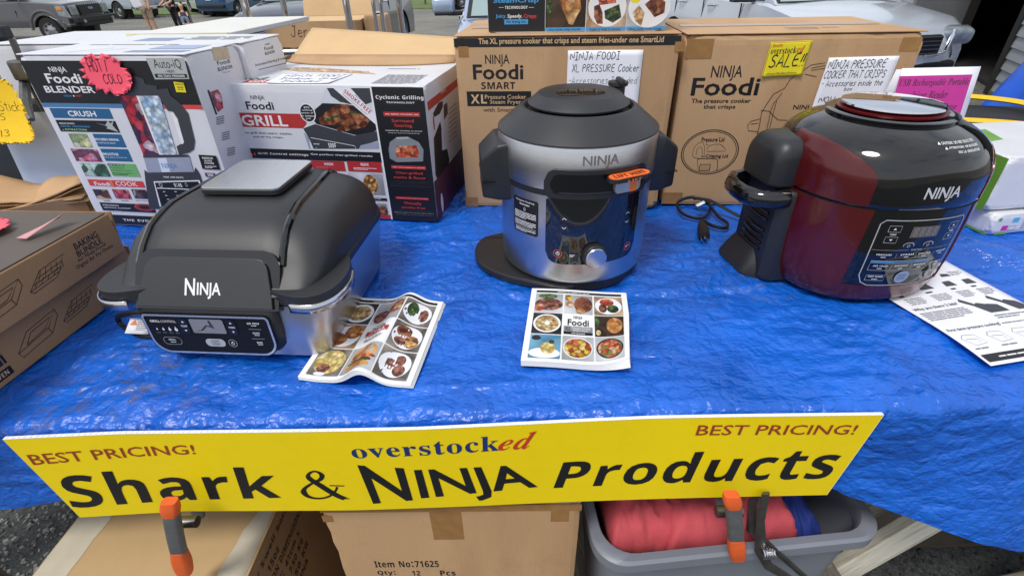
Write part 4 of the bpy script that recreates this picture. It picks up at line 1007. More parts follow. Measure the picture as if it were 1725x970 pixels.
  ('t','S','searing for char-grilled marks and flavors.','white',(.3885,.093,.4931,.0928)), ('r','red2',.3976,.0586,.4823,.065),
  ('t','S','SMOKE CONTROL SYSTEM','white',(.4019,.0612,.4787,.062)), ('t','b','Virtually','red',(.4164,.0431,.4629,.0526)),
  ('t','b','smoke free','red',(.4094,.0345,.4709,.04)), ('t','S','A temperature controlled grill grate,','white',(.3936,.0287,.4852,.0285)),
  ('t','S','splatter shield, and cool-air zone reduce','white',(.3887,.0236,.4902,.0224)),
  ('t','S','smoke and keep it out of your kitchen.','white',(.3919,.0177,.4872,.0172)),],
 'gb_right': [
  ('r','red2',[(.0119,.2863),(.28,.2873),(.2789,.2683),(.0149,.2669)]), ('t','S','GRILL','white',[(.1209,.2878),(.1642,.2876),(.1648,.2811),(.1211,.2808)]),
  ('p','black',[(.0443,.2537),(.0926,.2666),(.1286,.2639),(.1271,.2517),(.0966,.2409),(.0531,.2439)]), ('e','red2',.0442,.2328,.0049,.017),
  ('p','darkgrey',[(.134,.2519),(.1663,.252),(.163,.2248),(.1268,.2188)]),
  ('p','black',[(.0314,.2011),(.0932,.2238),(.0984,.2078),(.0867,.1547),(.1303,.1449),(.1406,.1134),(.1228,.0783),(.0737,.0554),(.037,.09),(.0164,.1172)]),
  ('r','plum',.001,.001,.334,.105), ('e','white',.0451,.0335,.0097,.025), ('l','grey',[(.1726,.2319),(.2539,.2305)],.002),
  ('l','grey',[(.1691,.2214),(.2504,.2195)],.002), ('l','grey',[(.1656,.2109),(.2469,.2084)],.002), ('l','grey',[(.1621,.2003),(.2433,.1972)],.002),
  ('l','grey',[(.1585,.1896),(.2398,.186)],.002), ('l','grey',[(.1549,.1789),(.2362,.1747)],.002), ('l','grey',[(.1514,.1682),(.2326,.1634)],.002),
  ('l','grey',[(.1478,.1574),(.229,.152)],.002),],
 'gb_top': [
  ('t','B','Foodi','black',(.02,.05,.09,.085)), ('r','red2',.055,.015,.2,.05), ('t','B','GRILL','white',(.065,.02,.15,.045)),
  ('p','food_bread',[(.05,.19),(.12,.16),(.25,.15),(.34,.13),(.3,.17),(.16,.21),(.08,.22)]), ('s','grey',.37,.02,.47,.13,16), ('s','grey',.34,.2,.47,.215,1),],
 'xl_front': [
  ('r','black',.001,.3847,.499,.403), ('t','B','The XL pressure cooker that crisps and steam fries-under one SmartLid','tanink',(.0565,.3871,.4618,.4028)),
  ('r','tape2',.0097,.3639,.0332,.3868), ('r','tape2',.4869,.3718,.5093,.3916), ('r','tape2',.0011,-0,.0336,.0264), ('t','bc','NINJA','black',(.0697,.3503,.1251,.3691)),
  ('t','B','Foodi','black',(.0403,.3163,.1564,.3491)), ('t','S','SMART','black',(.058,.2957,.1373,.3111)), ('r','black',.0225,.2576,.1742,.2908),
  ('t','S','XL','tanink',(.0314,.2633,.0697,.2839)), ('t','b','Pressure Cooker','tanink',(.0654,.2736,.1623,.2833)),
  ('t','b','Steam Fryer','tanink',(.0769,.2597,.1507,.2718)), ('t','N','with SmartLid','black',(.0597,.2445,.1506,.2538)),],
 'st_front': [
  ('r','black',.002,.004,.1294,.218), ('t','B','SteamCrisp','midblue',(.015,.0581,.1151,.071)), ('t','S','TECHNOLOGY','white',(.0404,.0491,.0908,.0549)),
  ('r','white',.0266,.052,.0379,.0526), ('r','white',.0937,.051,.1049,.0516), ('t','B','Juicy.','midblue',(.0192,.0298,.0432,.0393)),
  ('t','B','Speedy.','white',(.0459,.0294,.0788,.0389)), ('t','B','Crispy.','red',(.0824,.0289,.1119,.0384)), ('r','midblue',.0382,.0187,.0916,.0286),
  ('t','B','No drying out','black',(.0431,.0196,.0867,.0268)), ('r','food_wood',.1306,.0113,.2191,.216), ('r','midblue',.1306,.004,.2191,.0113),
  ('r','food_woodpale',.2211,.0113,.3081,.216), ('r','midblue',.2211,.004,.3081,.0113), ('r','food_ltgrey',.31,.0113,.3941,.216), ('r','midblue',.31,.004,.3941,.0113),
  ('t','S','Juicy inside, crispy outside','black',(.1383,.0036,.2094,.0093)), ('t','S','Frozen to fresh in minutes','black',(.2297,.0034,.2982,.0091)),
  ('t','S','Chewy inside, crusty outside','black',(.3151,.0028,.3869,.0085)),
  ('p','food_chicken',[(.1666,.0484),(.1611,.0695),(.1797,.0816),(.2038,.073),(.209,.0478),(.201,.0351),(.1922,.0157),(.1823,.018),(.1759,.0311)]),
  ('p','food_herb',[(.1315,.0574),(.1444,.0656),(.1472,.0487),(.1379,.0273)]), ('e','white',.2653,.0501,.0412,.0389),
  ('p','food_steak',[(.2365,.0516),(.2477,.0556),(.2561,.0386),(.2578,.017),(.2457,.0172),(.238,.0303)]),
  ('p','food_broc',[(.2592,.0428),(.2905,.055),(.2976,.0295),(.2794,.0189),(.2618,.0278)]),
  ('p','food_carrot',[(.2417,.0724),(.2838,.0758),(.2832,.0572),(.2479,.0535)]), ('e','white',.3555,.0481,.0449,.0394),
  ('p','food_steak',[(.3447,.0541),(.3684,.0703),(.3887,.0576),(.3893,.0367),(.3692,.0285)]),
  ('p','food_bread',[(.3206,.0377),(.3332,.0522),(.3468,.0373),(.3427,.0116),(.3297,.0204)]), ('e','yellow',.3246,.0628,.0106,.0063),],
 'rc_front': [
  ('t','bc','NINJA','black',(.0681,.3133,.1372,.3379)), ('t','B','Foodi','black',(.0298,.2729,.1814,.3126)),
  ('t','B','The pressure cooker','black',(.0342,.2538,.1698,.2668)), ('t','B','that crisps','black',(.0646,.2412,.1374,.2532)), ('e','black',.099,.1395,.069,.0563,.965),
  ('e','black',.0988,.1396,.0641,.052,.975), ('t','B','Pressure Lid','black',(.0739,.1662,.128,.177)), ('t','B','Crisping Lid','black',(.0907,.124,.1443,.1357)),
  ('l','black',[(.0906,.1475),(.0951,.1566),(.1062,.1603),(.12,.1603),(.1277,.1551),(.1359,.1477),(.1352,.1434),(.0926,.1422),(.0906,.1475)],.0009),
  ('l','black',[(.0585,.1323),(.059,.1512),(.0671,.1634),(.078,.1655),(.0843,.1539),(.0872,.1324),(.0819,.1242),(.0621,.1269),(.0585,.1323)],.0009),
  ('l','black',[(.0674,.1324),(.0672,.1485),(.0748,.1549),(.0811,.1432),(.0825,.1297)],.0009),
  ('l','black',[(.0719,.1215),(.0766,.1242),(.1157,.1244),(.1216,.1206),(.1257,.0997),(.1232,.0913)],.0014), ('l','black',[(.0719,.1215),(.0792,.0949)],.0009),
  ('r','black',.0807,.0929,.1071,.1105), ('r','cardboard',.0825,.0945,.1052,.1089), ('l','black',[(.0835,.1061),(.1024,.1062)],.0009),
  ('l','black',[(.0843,.1017),(.1033,.1018)],.0009), ('l','black',[(.0851,.0972),(.1041,.0973)],.0009), ('l','black',[(.0873,.1655),(.0869,.1592),(.0927,.1582)],.0009),
  ('l','black',[(.0793,.1297),(.0908,.1297)],.0009),
  ('l','black',[(.2459,.3089),(.2373,.2882),(.2165,.2765),(.2074,.2551),(.1999,.2357),(.2022,.2058),(.2018,.1542),(.1976,.1056)],.0014),
  ('l','black',[(.235,.2788),(.2219,.2551),(.2195,.2356),(.2207,.2208),(.2221,.133),(.2131,.1057)],.0012),
  ('l','black',[(.2273,.2622),(.2268,.2356),(.2272,.1543)],.0012), ('l','black',[(.1963,.2406),(.2164,.2381),(.241,.2183),(.3004,.2158)],.0012),
  ('l','black',[(.1996,.2209),(.1802,.2149),(.1749,.2058),(.1792,.1931),(.2033,.1906)],.0012), ('l','black',[(.1817,.2084),(.1985,.2109)],.0012),
  ('l','black',[(.1945,.1193),(.1847,.0934),(.2011,.0901)],.0014), ('l','black',[(.2459,.3089),(.2689,.3268),(.282,.3379),(.3105,.342)],.0012),
  ('l','black',[(.2839,.3312),(.3122,.3367)],.0012), ('l','black',[(.2852,.3267),(.3139,.3309)],.0012), ('l','black',[(.2734,.3191),(.3008,.3131)],.0012),
  ('l','black',[(.2411,.149),(.2351,.1829),(.2425,.1932),(.2765,.1957)],.0012), ('t','b','NINJ','black',(.2684,.2393,.3033,.2525)), ('r','tape2',.0035,.3531,.0619,.393),
  ('r','tape2',-.0001,.0032,.0513,.0344), ('r','tape2',.4571,.3641,.4961,.391),],
 'rc_top': [
  ('l','tape2',[(.02,.17),(.48,.17)],.05), ('s','darktan',.24,.05,.36,.1,2),],
 'xl_top': [
  ('l','tape2',[(.02,.18),(.48,.18)],.06),],
 'ub_front': [
  ('r','tape2',.1799,.467,.2325,.548), ('r','tape2',0,.547,.43,.564), ('r','tape2',-.0002,.5213,.0173,.539), ('r','tape2',.3803,.5174,.4101,.5538),
  ('t','S','Item No:71625','black',(.0635,.3797,.1802,.4004)), ('t','S','Qty:','black',(.0641,.3509,.0974,.3685)), ('t','S','12','black',(.1281,.3511,.1428,.3677)),
  ('t','S','Pcs','black',(.1798,.3503,.208,.3678)),],
 'sign': [
  ('t','b','BEST PRICING!','maroon',[(.011,.146),(.2482,.1552),(.2443,.135),(.0078,.124)]),
  ('t','S','Shark','black',[(.0242,.1018),(.3443,.1062),(.3341,.0328),(.0035,.023)]), ('t','amp','&','black',[(.38,.0981),(.4418,.0945),(.4398,.0256),(.3648,.0301)]),
  ('t','Bc','N','black',[(.4695,.1056),(.5357,.0964),(.5387,.0233),(.4747,.0182)]), ('t','Bc','INJA','black',[(.5501,.0918),(.7147,.0926),(.7354,.0424),(.5522,.0273)]),
  ('t','S','Products','black',[(.7728,.0985),(1.1863,.1179),(1.1896,.0411),(.7604,.0356)]),
  ('t','R','overstock','navy',[(.4658,.15),(.6781,.1587),(.677,.1271),(.4672,.1217)]),
  ('t','I','ed','signred',[(.6806,.1586),(.7302,.1642),(.7227,.1281),(.6744,.1272)]),
  ('t','b','BEST PRICING!','maroon',[(.9568,.1637),(1.1822,.1595),(1.1832,.1397),(.9571,.1426)]),],
}

# ------------------------------------------------------------------ common materials
def inks():
    for k, c in {'black': (24, 24, 27), 'white': (226, 226, 226), 'red': (206, 62, 58), 'red2': (176, 48, 46), 'redline': (206, 72, 66), 'blueline': (70, 120, 165),
                 'midblue': (66, 148, 205), 'darkblue': (32, 92, 134), 'paleg': (150, 200, 150), 'green': (108, 172, 100), 'purple': (104, 62, 112), 'plum': (84, 40, 60),
                 'orangeink': (220, 120, 60), 'yellow': (226, 208, 24), 'silverink': (172, 176, 174), 'steelink': (150, 156, 176), 'darkgrey': (58, 60, 66), 'grey': (120, 122, 130),
                 'greyprint': (128, 132, 138), 'paleblue': (206, 214, 232), 'paleprint': (205, 210, 216), 'paper': (228, 230, 236), 'blueprint': (120, 134, 166), 'lav': (150, 164, 196),
                 'tanink': (206, 172, 128), 'darktan': (120, 92, 62), 'maroon': (150, 60, 34), 'navy': (28, 48, 108), 'signred': (196, 58, 40), 'pen': (22, 22, 30), 'penblue': (40, 44, 70),
                 'magenta': (196, 46, 146), 'orange': (232, 120, 44), 'skyblue': (88, 176, 214)}.items():
        INKS[k] = mat('ink_' + k, c, 0.42, var=0.05, vs=40)
    INKS['tape'] = mat('ink_tape', (190, 176, 150), 0.3, var=.12, vs=60)
    INKS['tape2'] = mat('ink_tape2', (152, 112, 66), 0.22, var=.12, vs=50, bump=.3, bs=60)
    INKS['cardboard'] = CARD
    F = lambda n, c, s=60, j=.35: INKS.__setitem__('food_' + n, food('food_' + n, c, s, j))
    F('lemon', [(214, 214, 160), (180, 196, 150), (228, 226, 196), (150, 170, 120)], 50)
    F('pink', [(214, 110, 140), (196, 70, 100), (226, 170, 186), (120, 70, 90)], 60)
    F('green', [(120, 176, 150), (86, 140, 110), (190, 210, 200), (60, 90, 60)], 50)
    F('soup', [(176, 130, 80), (110, 66, 44), (64, 50, 60), (200, 170, 130)], 60)
    F('jam', [(176, 50, 66), (206, 90, 100), (120, 40, 60), (200, 150, 160)], 70)
    F('choc', [(60, 46, 50), (96, 76, 80), (190, 180, 180), (50, 40, 46)], 60)
    F('berries', [(186, 40, 60), (206, 70, 84), (90, 50, 80), (60, 40, 66), (214, 190, 200), (150, 40, 50)], 52)
    F('ice', [(176, 202, 226), (206, 222, 238), (150, 184, 214), (226, 236, 244)], 80, .15)
    F('steak', [(150, 86, 56), (120, 62, 40), (176, 112, 76), (86, 46, 32)], 93)
    F('herb', [(70, 96, 50), (104, 130, 76), (50, 70, 40)], 200)
    F('fries', [(206, 150, 76), (176, 110, 50), (226, 186, 120), (120, 70, 40)], 135)
    F('bread', [(214, 176, 130), (196, 150, 100), (228, 200, 164), (180, 130, 84)], 108, .2)
    F('carrot', [(206, 90, 60), (226, 120, 84), (176, 66, 46), (220, 160, 130)], 108)
    F('wood', [(64, 46, 34), (80, 58, 42), (54, 40, 32)], 20)
    F('woodpale', [(196, 160, 124), (180, 144, 108), (206, 176, 144)], 25, .15)
    F('ltgrey', [(200, 202, 206), (212, 212, 214), (190, 192, 198)], 12, .08)
    F('chicken', [(206, 150, 90), (190, 126, 70), (222, 176, 120), (170, 106, 56)], 60)
    F('broc', [(60, 80, 44), (40, 54, 34), (90, 110, 60)], 143)
    F('potato', [(214, 186, 60), (196, 150, 50), (200, 110, 76), (150, 66, 50), (226, 206, 120)], 105, .2)
    F('stew', [(190, 90, 56), (206, 120, 84), (160, 60, 40), (120, 130, 70), (214, 170, 130)], 156)
    F('pasta', [(206, 176, 120), (186, 150, 92), (222, 200, 156), (150, 112, 66)], 144)
    F('pizza', [(200, 130, 60), (176, 60, 40), (222, 176, 110), (150, 84, 44)], 108)
    F('meat', [(120, 66, 52), (150, 90, 72), (90, 46, 38), (170, 112, 92)], 144)
    F('stone', [(120, 112, 104), (140, 132, 124), (104, 98, 92)], 30, .15)
    F('cheese', [(226, 204, 130), (236, 220, 160), (206, 176, 96)], 108, .15)
    F('dark', [(50, 46, 48), (66, 60, 60), (40, 38, 42)], 40)
    F('bun', [(206, 140, 66), (222, 166, 92), (190, 120, 50)], 25, .1)
    F('bluecloth', [(96, 160, 196), (120, 178, 208), (84, 146, 186)], 20, .1)


CARD = mat('cardboard', (188, 152, 112), 0.75, var=.05, vs=9, bump=.25, bs=420, stretch=(1, 1, .12), tint=(164, 126, 88), ts=3.5, tamt=.6)


def flutes(m, amt=.02):
    """faint upright flute lines of corrugated board, and scuffs"""
    n, l = m.node_tree.nodes, m.node_tree.links
    b = n['Principled BSDF']
    tc = n.new('ShaderNodeTexCoord')
    wv = n.new('ShaderNodeTexWave')
    wv.inputs['Scale'].default_value = 62
    wv.inputs['Distortion'].default_value = .6
    wv.inputs['Detail'].default_value = 1
    l.new(tc.outputs['Object'], wv.inputs['Vector'])
    nz = n.new('ShaderNodeTexNoise')
    nz.inputs['Scale'].default_value = 7
    nz.inputs['Detail'].default_value = 9
    nz.inputs['Roughness'].default_value = .75
    l.new(tc.outputs['Object'], nz.inputs['Vector'])
    sc = n.new('ShaderNodeMapRange')
    sc.inputs['From Min'].default_value = .55
    sc.inputs['From Max'].default_value = .75
    sc.inputs['To Min'].default_value = 1.0
    sc.inputs['To Max'].default_value = .80
    l.new(nz.outputs['Fac'], sc.inputs['Value'])
    mr = n.new('ShaderNodeMapRange')
    mr.inputs['To Min'].default_value = 1 - amt
    mr.inputs['To Max'].default_value = 1 + amt
    l.new(wv.outputs['Fac'], mr.inputs['Value'])
    mu = n.new('ShaderNodeMath')
    mu.operation = 'MULTIPLY'
    l.new(mr.outputs[0], mu.inputs[0])
    l.new(sc.outputs[0], mu.inputs[1])
    mx = n.new('ShaderNodeMix')
    mx.data_type = 'RGBA'
    mx.blend_type = 'MULTIPLY'
    mx.inputs['Factor'].default_value = 1
    l.new(b.inputs['Base Color'].links[0].from_socket, mx.inputs['A'])
    l.new(mu.outputs[0], mx.inputs['B'])
    l.new(mx.outputs['Result'], b.inputs['Base Color'])


flutes(CARD)
CARD_IN = mat('cardboard_inside', (208, 176, 132), 0.8, var=.04, vs=14, bump=.1, bs=300, tint=(196, 160, 116), ts=2.5, tamt=.5)
CARD_EDGE = mat('cardboard_edge', (150, 116, 80), 0.85, var=.25, vs=260)
WBOX = mat('white_coated_card', (212, 213, 218), 0.38, var=.03, vs=8, tint=(190, 190, 194), ts=5, tamt=.4)
WHITE_PAPER = mat('white_paper', (232, 233, 240), 0.6, var=.02, vs=20)
BLACK_PL = mat('black_plastic', (34, 35, 38), 0.42, var=.08, vs=300, bump=.05, bs=900)
GREY_PL = mat('charcoal_plastic', (42, 43, 46), 0.42, var=.05, vs=200, bump=.12, bs=1400)
GLOSS_BLACK = mat('gloss_black', (10, 10, 12), 0.06, coat=.6)
STEEL = mat('brushed_steel', (200, 200, 202), 0.33, 1.0, var=.10, vs=30, stretch=(1, 1, 60), aniso=.5, bump=.05, bs=60)
STEEL_H = mat('brushed_steel_flat', (226, 229, 231), 0.3, 1.0, var=.08, vs=20, stretch=(40, 1, 1), bump=.04, bs=60)
CHROME = mat('chrome', (214, 216, 220), 0.06, 1.0)
WINE = mat('wine_red_metallic', (82, 15, 16), 0.22, .15, var=.05, vs=400, coat=.35)
inks()


# ------------------------------------------------------------------ ground
def ground_mat():
    m = bpy.data.materials.new('gravel_lot')
    m.use_nodes = True
    n, l = m.node_tree.nodes, m.node_tree.links
    b = n['Principled BSDF']
    b.inputs['Roughness'].default_value = .9
    tc = n.new('ShaderNodeTexCoord')
    vo = n.new('ShaderNodeTexVoronoi')
    vo.inputs['Scale'].default_value = 110
    l.new(tc.outputs['Object'], vo.inputs['Vector'])
    sp = n.new('ShaderNodeSeparateColor')
    l.new(vo.outputs['Color'], sp.inputs[0])
    rp = n.new('ShaderNodeValToRGB')
    rp.color_ramp.elements[0].color = srgb(112, 112, 108)
    rp.color_ramp.elements[1].color = srgb(200, 198, 190)
    l.new(sp.outputs[0], rp.inputs['Fac'])
    nz = n.new('ShaderNodeTexNoise')
    nz.inputs['Scale'].default_value = .45
    nz.inputs['Detail'].default_value = 8
    nz.inputs['Roughness'].default_value = .7
    l.new(tc.outputs['Object'], nz.inputs['Vector'])
    r2 = n.new('ShaderNodeValToRGB')
    r2.color_ramp.elements[0].position = .35
    r2.color_ramp.elements[0].color = srgb(158, 158, 156)
    r2.color_ramp.elements[1].position = .7
    r2.color_ramp.elements[1].color = srgb(214, 212, 206)
    l.new(nz.outputs['Fac'], r2.inputs['Fac'])
    mx = n.new('ShaderNodeMix')
    mx.data_type = 'RGBA'
    mx.blend_type = 'MULTIPLY'
    mx.inputs['Factor'].default_value = 1
    l.new(rp.outputs['Color'], mx.inputs['A'])
    l.new(r2.outputs['Color'], mx.inputs['B'])
    l.new(mx.outputs['Result'], b.inputs['Base Color'])
    bp = n.new('ShaderNodeBump')
    bp.inputs['Strength'].default_value = .6
    bp.inputs['Distance'].default_value = .01
    l.new(vo.outputs['Distance'], bp.inputs['Height'])
    l.new(bp.outputs[0], b.inputs['Normal'])
    return m


GRAVEL = ground_mat()
gnd = MB()


def gz(y):
    """the lot falls away gently behind the stall"""
    t = min(max((y - 12.5) / 6.0, 0), 1)
    return -.65 * t * t * (3 - 2 * t)


gnd.grid(np.array([[(x, y, gz(y)) for x in np.linspace(-160, 160, 9)] for y in (-120, -40, 0, 12.5, 13.2, 14, 14.8, 15.5, 16.2, 17, 17.8, 18.5, 40, 90, 200)]))
tag(gnd.build('ground', GRAVEL, None), kind='structure')
ap = MB().box((0, -.2, .002), (14, 7.2, .008))
tag(ap.build('asphalt_pad', mat('asphalt', (70, 72, 72), .9, var=.35, vs=70, tint=(120, 122, 120), ts=160, tamt=.7, bump=.6, bs=120), None), kind='structure')
GRASS = mat('grass_green', (84, 104, 52), .9, var=.35, vs=3, tint=(120, 124, 70), ts=1.5, tamt=.6, bump=.5, bs=20)
gv = MB().box((0, 52, -.63), (220, 38, .04))
tag(gv.build('grass_verge', GRASS, None), kind='structure')
rdm = MB().box((0, 45, -.62), (220, 6, .06))
tag(rdm.build('far_road', mat('pale_road', (150, 150, 146), .85, var=.1, vs=2), None), kind='structure')
# loose stones under the table edge
st = MB()
rd = random.Random(5)
for k in range(9000):
    x, y = (rd.uniform(-2.1, -.2), rd.uniform(.35, 1.2)) if k % 3 else (rd.uniform(-.2, 1.5), rd.uniform(.35, 1.2))
    s = rd.uniform(.003, .009) * (1.5 if rd.random() < .12 else 1)
    a = rd.uniform(0, 6.28)
    ex, ey, ez = s * rd.uniform(.7, 1.3), s * rd.uniform(.7, 1.2), s * rd.uniform(.4, .8)
    top = [(ex * math.cos(a + t), ey * math.sin(a + t)) for t in (0, 1.4, 2.9, 4.4)]
    st.add([(x + p, y + q, .004) for p, q in top] + [(x + p * .5, y + q * .55, .006 + ez) for p, q in top], [[0, 1, 5, 4], [1, 2, 6, 5], [2, 3, 7, 6], [3, 0, 4, 7], [4, 5, 6, 7]], mi=k % 3)
tag(st.build('gravel', [mat('stone_dark', (62, 64, 64), .85, var=.2, vs=80), mat('stone_mid', (108, 110, 108), .85, var=.2, vs=80), mat('stone_pale', (160, 160, 154), .85, var=.2, vs=80)], None), 'loose grey gravel on the ground under the table', 'gravel', kind='stuff')


# ------------------------------------------------------------------ shed with lap siding
SIDING = mat('grey_siding', (166, 172, 176), .6, var=.05, vs=4, stretch=(1, 8, 8), bump=.1, bs=40)
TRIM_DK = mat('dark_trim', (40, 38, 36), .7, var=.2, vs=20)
shed = empty('shed', (5.88, 6.54, 0), R_(246.5), 'grey lap sided shed with dark open doorway at the right', 'building')
# local x runs along the wall towards the viewer, the outside faces -y; positions below are measured the other way


def shed_box(nm, x0, x1, z0, z1, y0, y1, m, bev=0.0, rot=None):
    x0, x1 = -x1, -x0
    return MB().box(((x0 + x1) / 2, (y0 + y1) / 2, (z0 + z1) / 2), (x1 - x0, y1 - y0, z1 - z0), rot=rot, bev=bev).build(nm, m, shed)


def siding(x0, x1, n=23, hh=.115):
    x0, x1 = -x1, -x0
    for k in range(n):
        mb = MB()
        z = .06 + k * hh
        mb.add([(x0, -.022, z), (x1, -.022, z), (x1, .0, z), (x0, .0, z), (x0, -.004, z + hh + .008), (x1, -.004, z + hh + .008), (x1, .012, z + hh + .008), (x0, .012, z + hh + .008)],
               [[0, 1, 5, 4], [3, 2, 1, 0], [4, 5, 6, 7], [0, 4, 7, 3], [1, 2, 6, 5]])
        mb.build('siding_board', SIDING, shed)


siding(-2.6, -.42)
siding(1.75, 6.5)
shed_box('wall_core', -2.6, -.42, 0, 2.75, .013, .10, TRIM_DK)
shed_box('wall_core', 1.75, 6.5, 0, 2.75, .013, .10, TRIM_DK)
shed_box('sill_board', -2.6, -.42, .0, .058, -.03, .10, mat('sill_yellowed', (120, 118, 70), .8, var=.2, vs=20))
shed_box('door_post', -.42, -.30, 0, 2.75, -.04, .12, TRIM_DK)
shed_box('door_post', 1.60, 1.75, 0, 2.75, -.04, .12, TRIM_DK)
shed_box('lintel', -.30, 1.60, 2.15, 2.75, -.02, .10, SIDING)
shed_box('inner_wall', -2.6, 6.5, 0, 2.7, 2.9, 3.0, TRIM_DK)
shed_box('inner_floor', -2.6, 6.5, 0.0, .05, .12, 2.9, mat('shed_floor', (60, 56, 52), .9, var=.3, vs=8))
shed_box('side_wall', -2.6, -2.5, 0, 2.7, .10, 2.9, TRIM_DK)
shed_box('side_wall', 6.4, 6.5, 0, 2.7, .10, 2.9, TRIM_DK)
shed_box('roof', -2.9, 6.8, 2.75, 2.85, -.3, 3.3, TRIM_DK)
dl = MB().box((.0, -.45, 1.05), (.04, .92, 2.1), bev=.004).build('open_door', mat('grey_door', (132, 136, 140), .55, var=.05, vs=10), shed)
dl.location = (-1.62, .0, 0)
dl.rotation_euler = (0, 0, R_(34))
MB().box((-.022, -.45, 1.05), (.012, .95, 2.12), bev=.002).build('door_edge_strip', mat('pale_edge', (176, 180, 182), .5), dl)

# ------------------------------------------------------------------ vehicles
TYRE = mat('tyre', (30, 30, 31), .85, var=.15, vs=60, bump=.3, bs=60)
RIM = mat('alloy_rim', (166, 168, 172), .3, .8, var=.1, vs=20)
CGLASS = mat('car_glass', (72, 88, 92), .04, spec=.7, coat=1.0)
CGLASS_L = mat('windscreen_glass', (138, 160, 160), .05, spec=.7, coat=.8)
CDARK = mat('car_black_trim', (22, 22, 24), .5)
LAMP = mat('lamp_glass', (150, 158, 164), .08, .3, coat=1.0, var=.3, vs=12)
TAIL = mat('tail_lamp', (170, 30, 30), .15, coat=.6)
AMBER = mat('amber_lamp', (226, 140, 50), .2)
PLATE = mat('number_plate', (220, 224, 226), .4)


def wheel(parent, x, y, r, w, steel=False):
    sg = 1 if y > 0 else -1
    we = empty('wheel', (x, y, r))
    we.parent = parent
    mb = MB()
    prof = [(r * .62, -.5), (r * .70, -.5), (r * .93, -.48), (r, -.32), (r, .32), (r * .93, .48), (r * .70, .5), (r * .62, .5)]
    secs = [[(q * math.cos(2 * math.pi * i / 36), v * w, q * math.sin(2 * math.pi * i / 36)) for i in range(36)] for q, v in prof]
    mb.loft([s[::-1] for s in secs], caps=(False, False))
    mb.build('tyre', TYRE, we, edge=50)
    mb = MB()
    yo = sg * w * .40
    prof = [(r * .64, .5), (r * .62, .30), (r * .52, .22), (r * .30, .26), (r * .16, .34), (.001, .35)]
    secs = [[(q * math.cos(2 * math.pi * i / 36), sg * v * w, q * math.sin(2 * math.pi * i / 36)) for i in range(36)] for q, v in prof]
    mb.loft(secs if sg < 0 else [s[::-1] for s in secs], caps=(False, True))
    rim = mb.build('rim', RIM, we, edge=50)
    hb = MB()
    for k in range(8 if steel else 5):
        a = 2 * math.pi * k / (8 if steel else 5)
        for da in ((0,) if steel else (-.26, .26)):
            rr0, s0 = (r * .46, r * .075) if steel else (r * .42, r * .13)
            cx, cz = rr0 * math.cos(a + da), rr0 * math.sin(a + da)
            hb.add([(cx + s0 * math.cos(t) * (1 if steel else .7), sg * w * .315, cz + s0 * math.sin(t)) for t in np.linspace(0, 6.28, 9)[:-1]], [list(range(8)) if sg < 0 else list(range(8))[::-1]])
    hb.build('rim_holes', CDARK, rim)['kind'] = 'stuff'
    return we


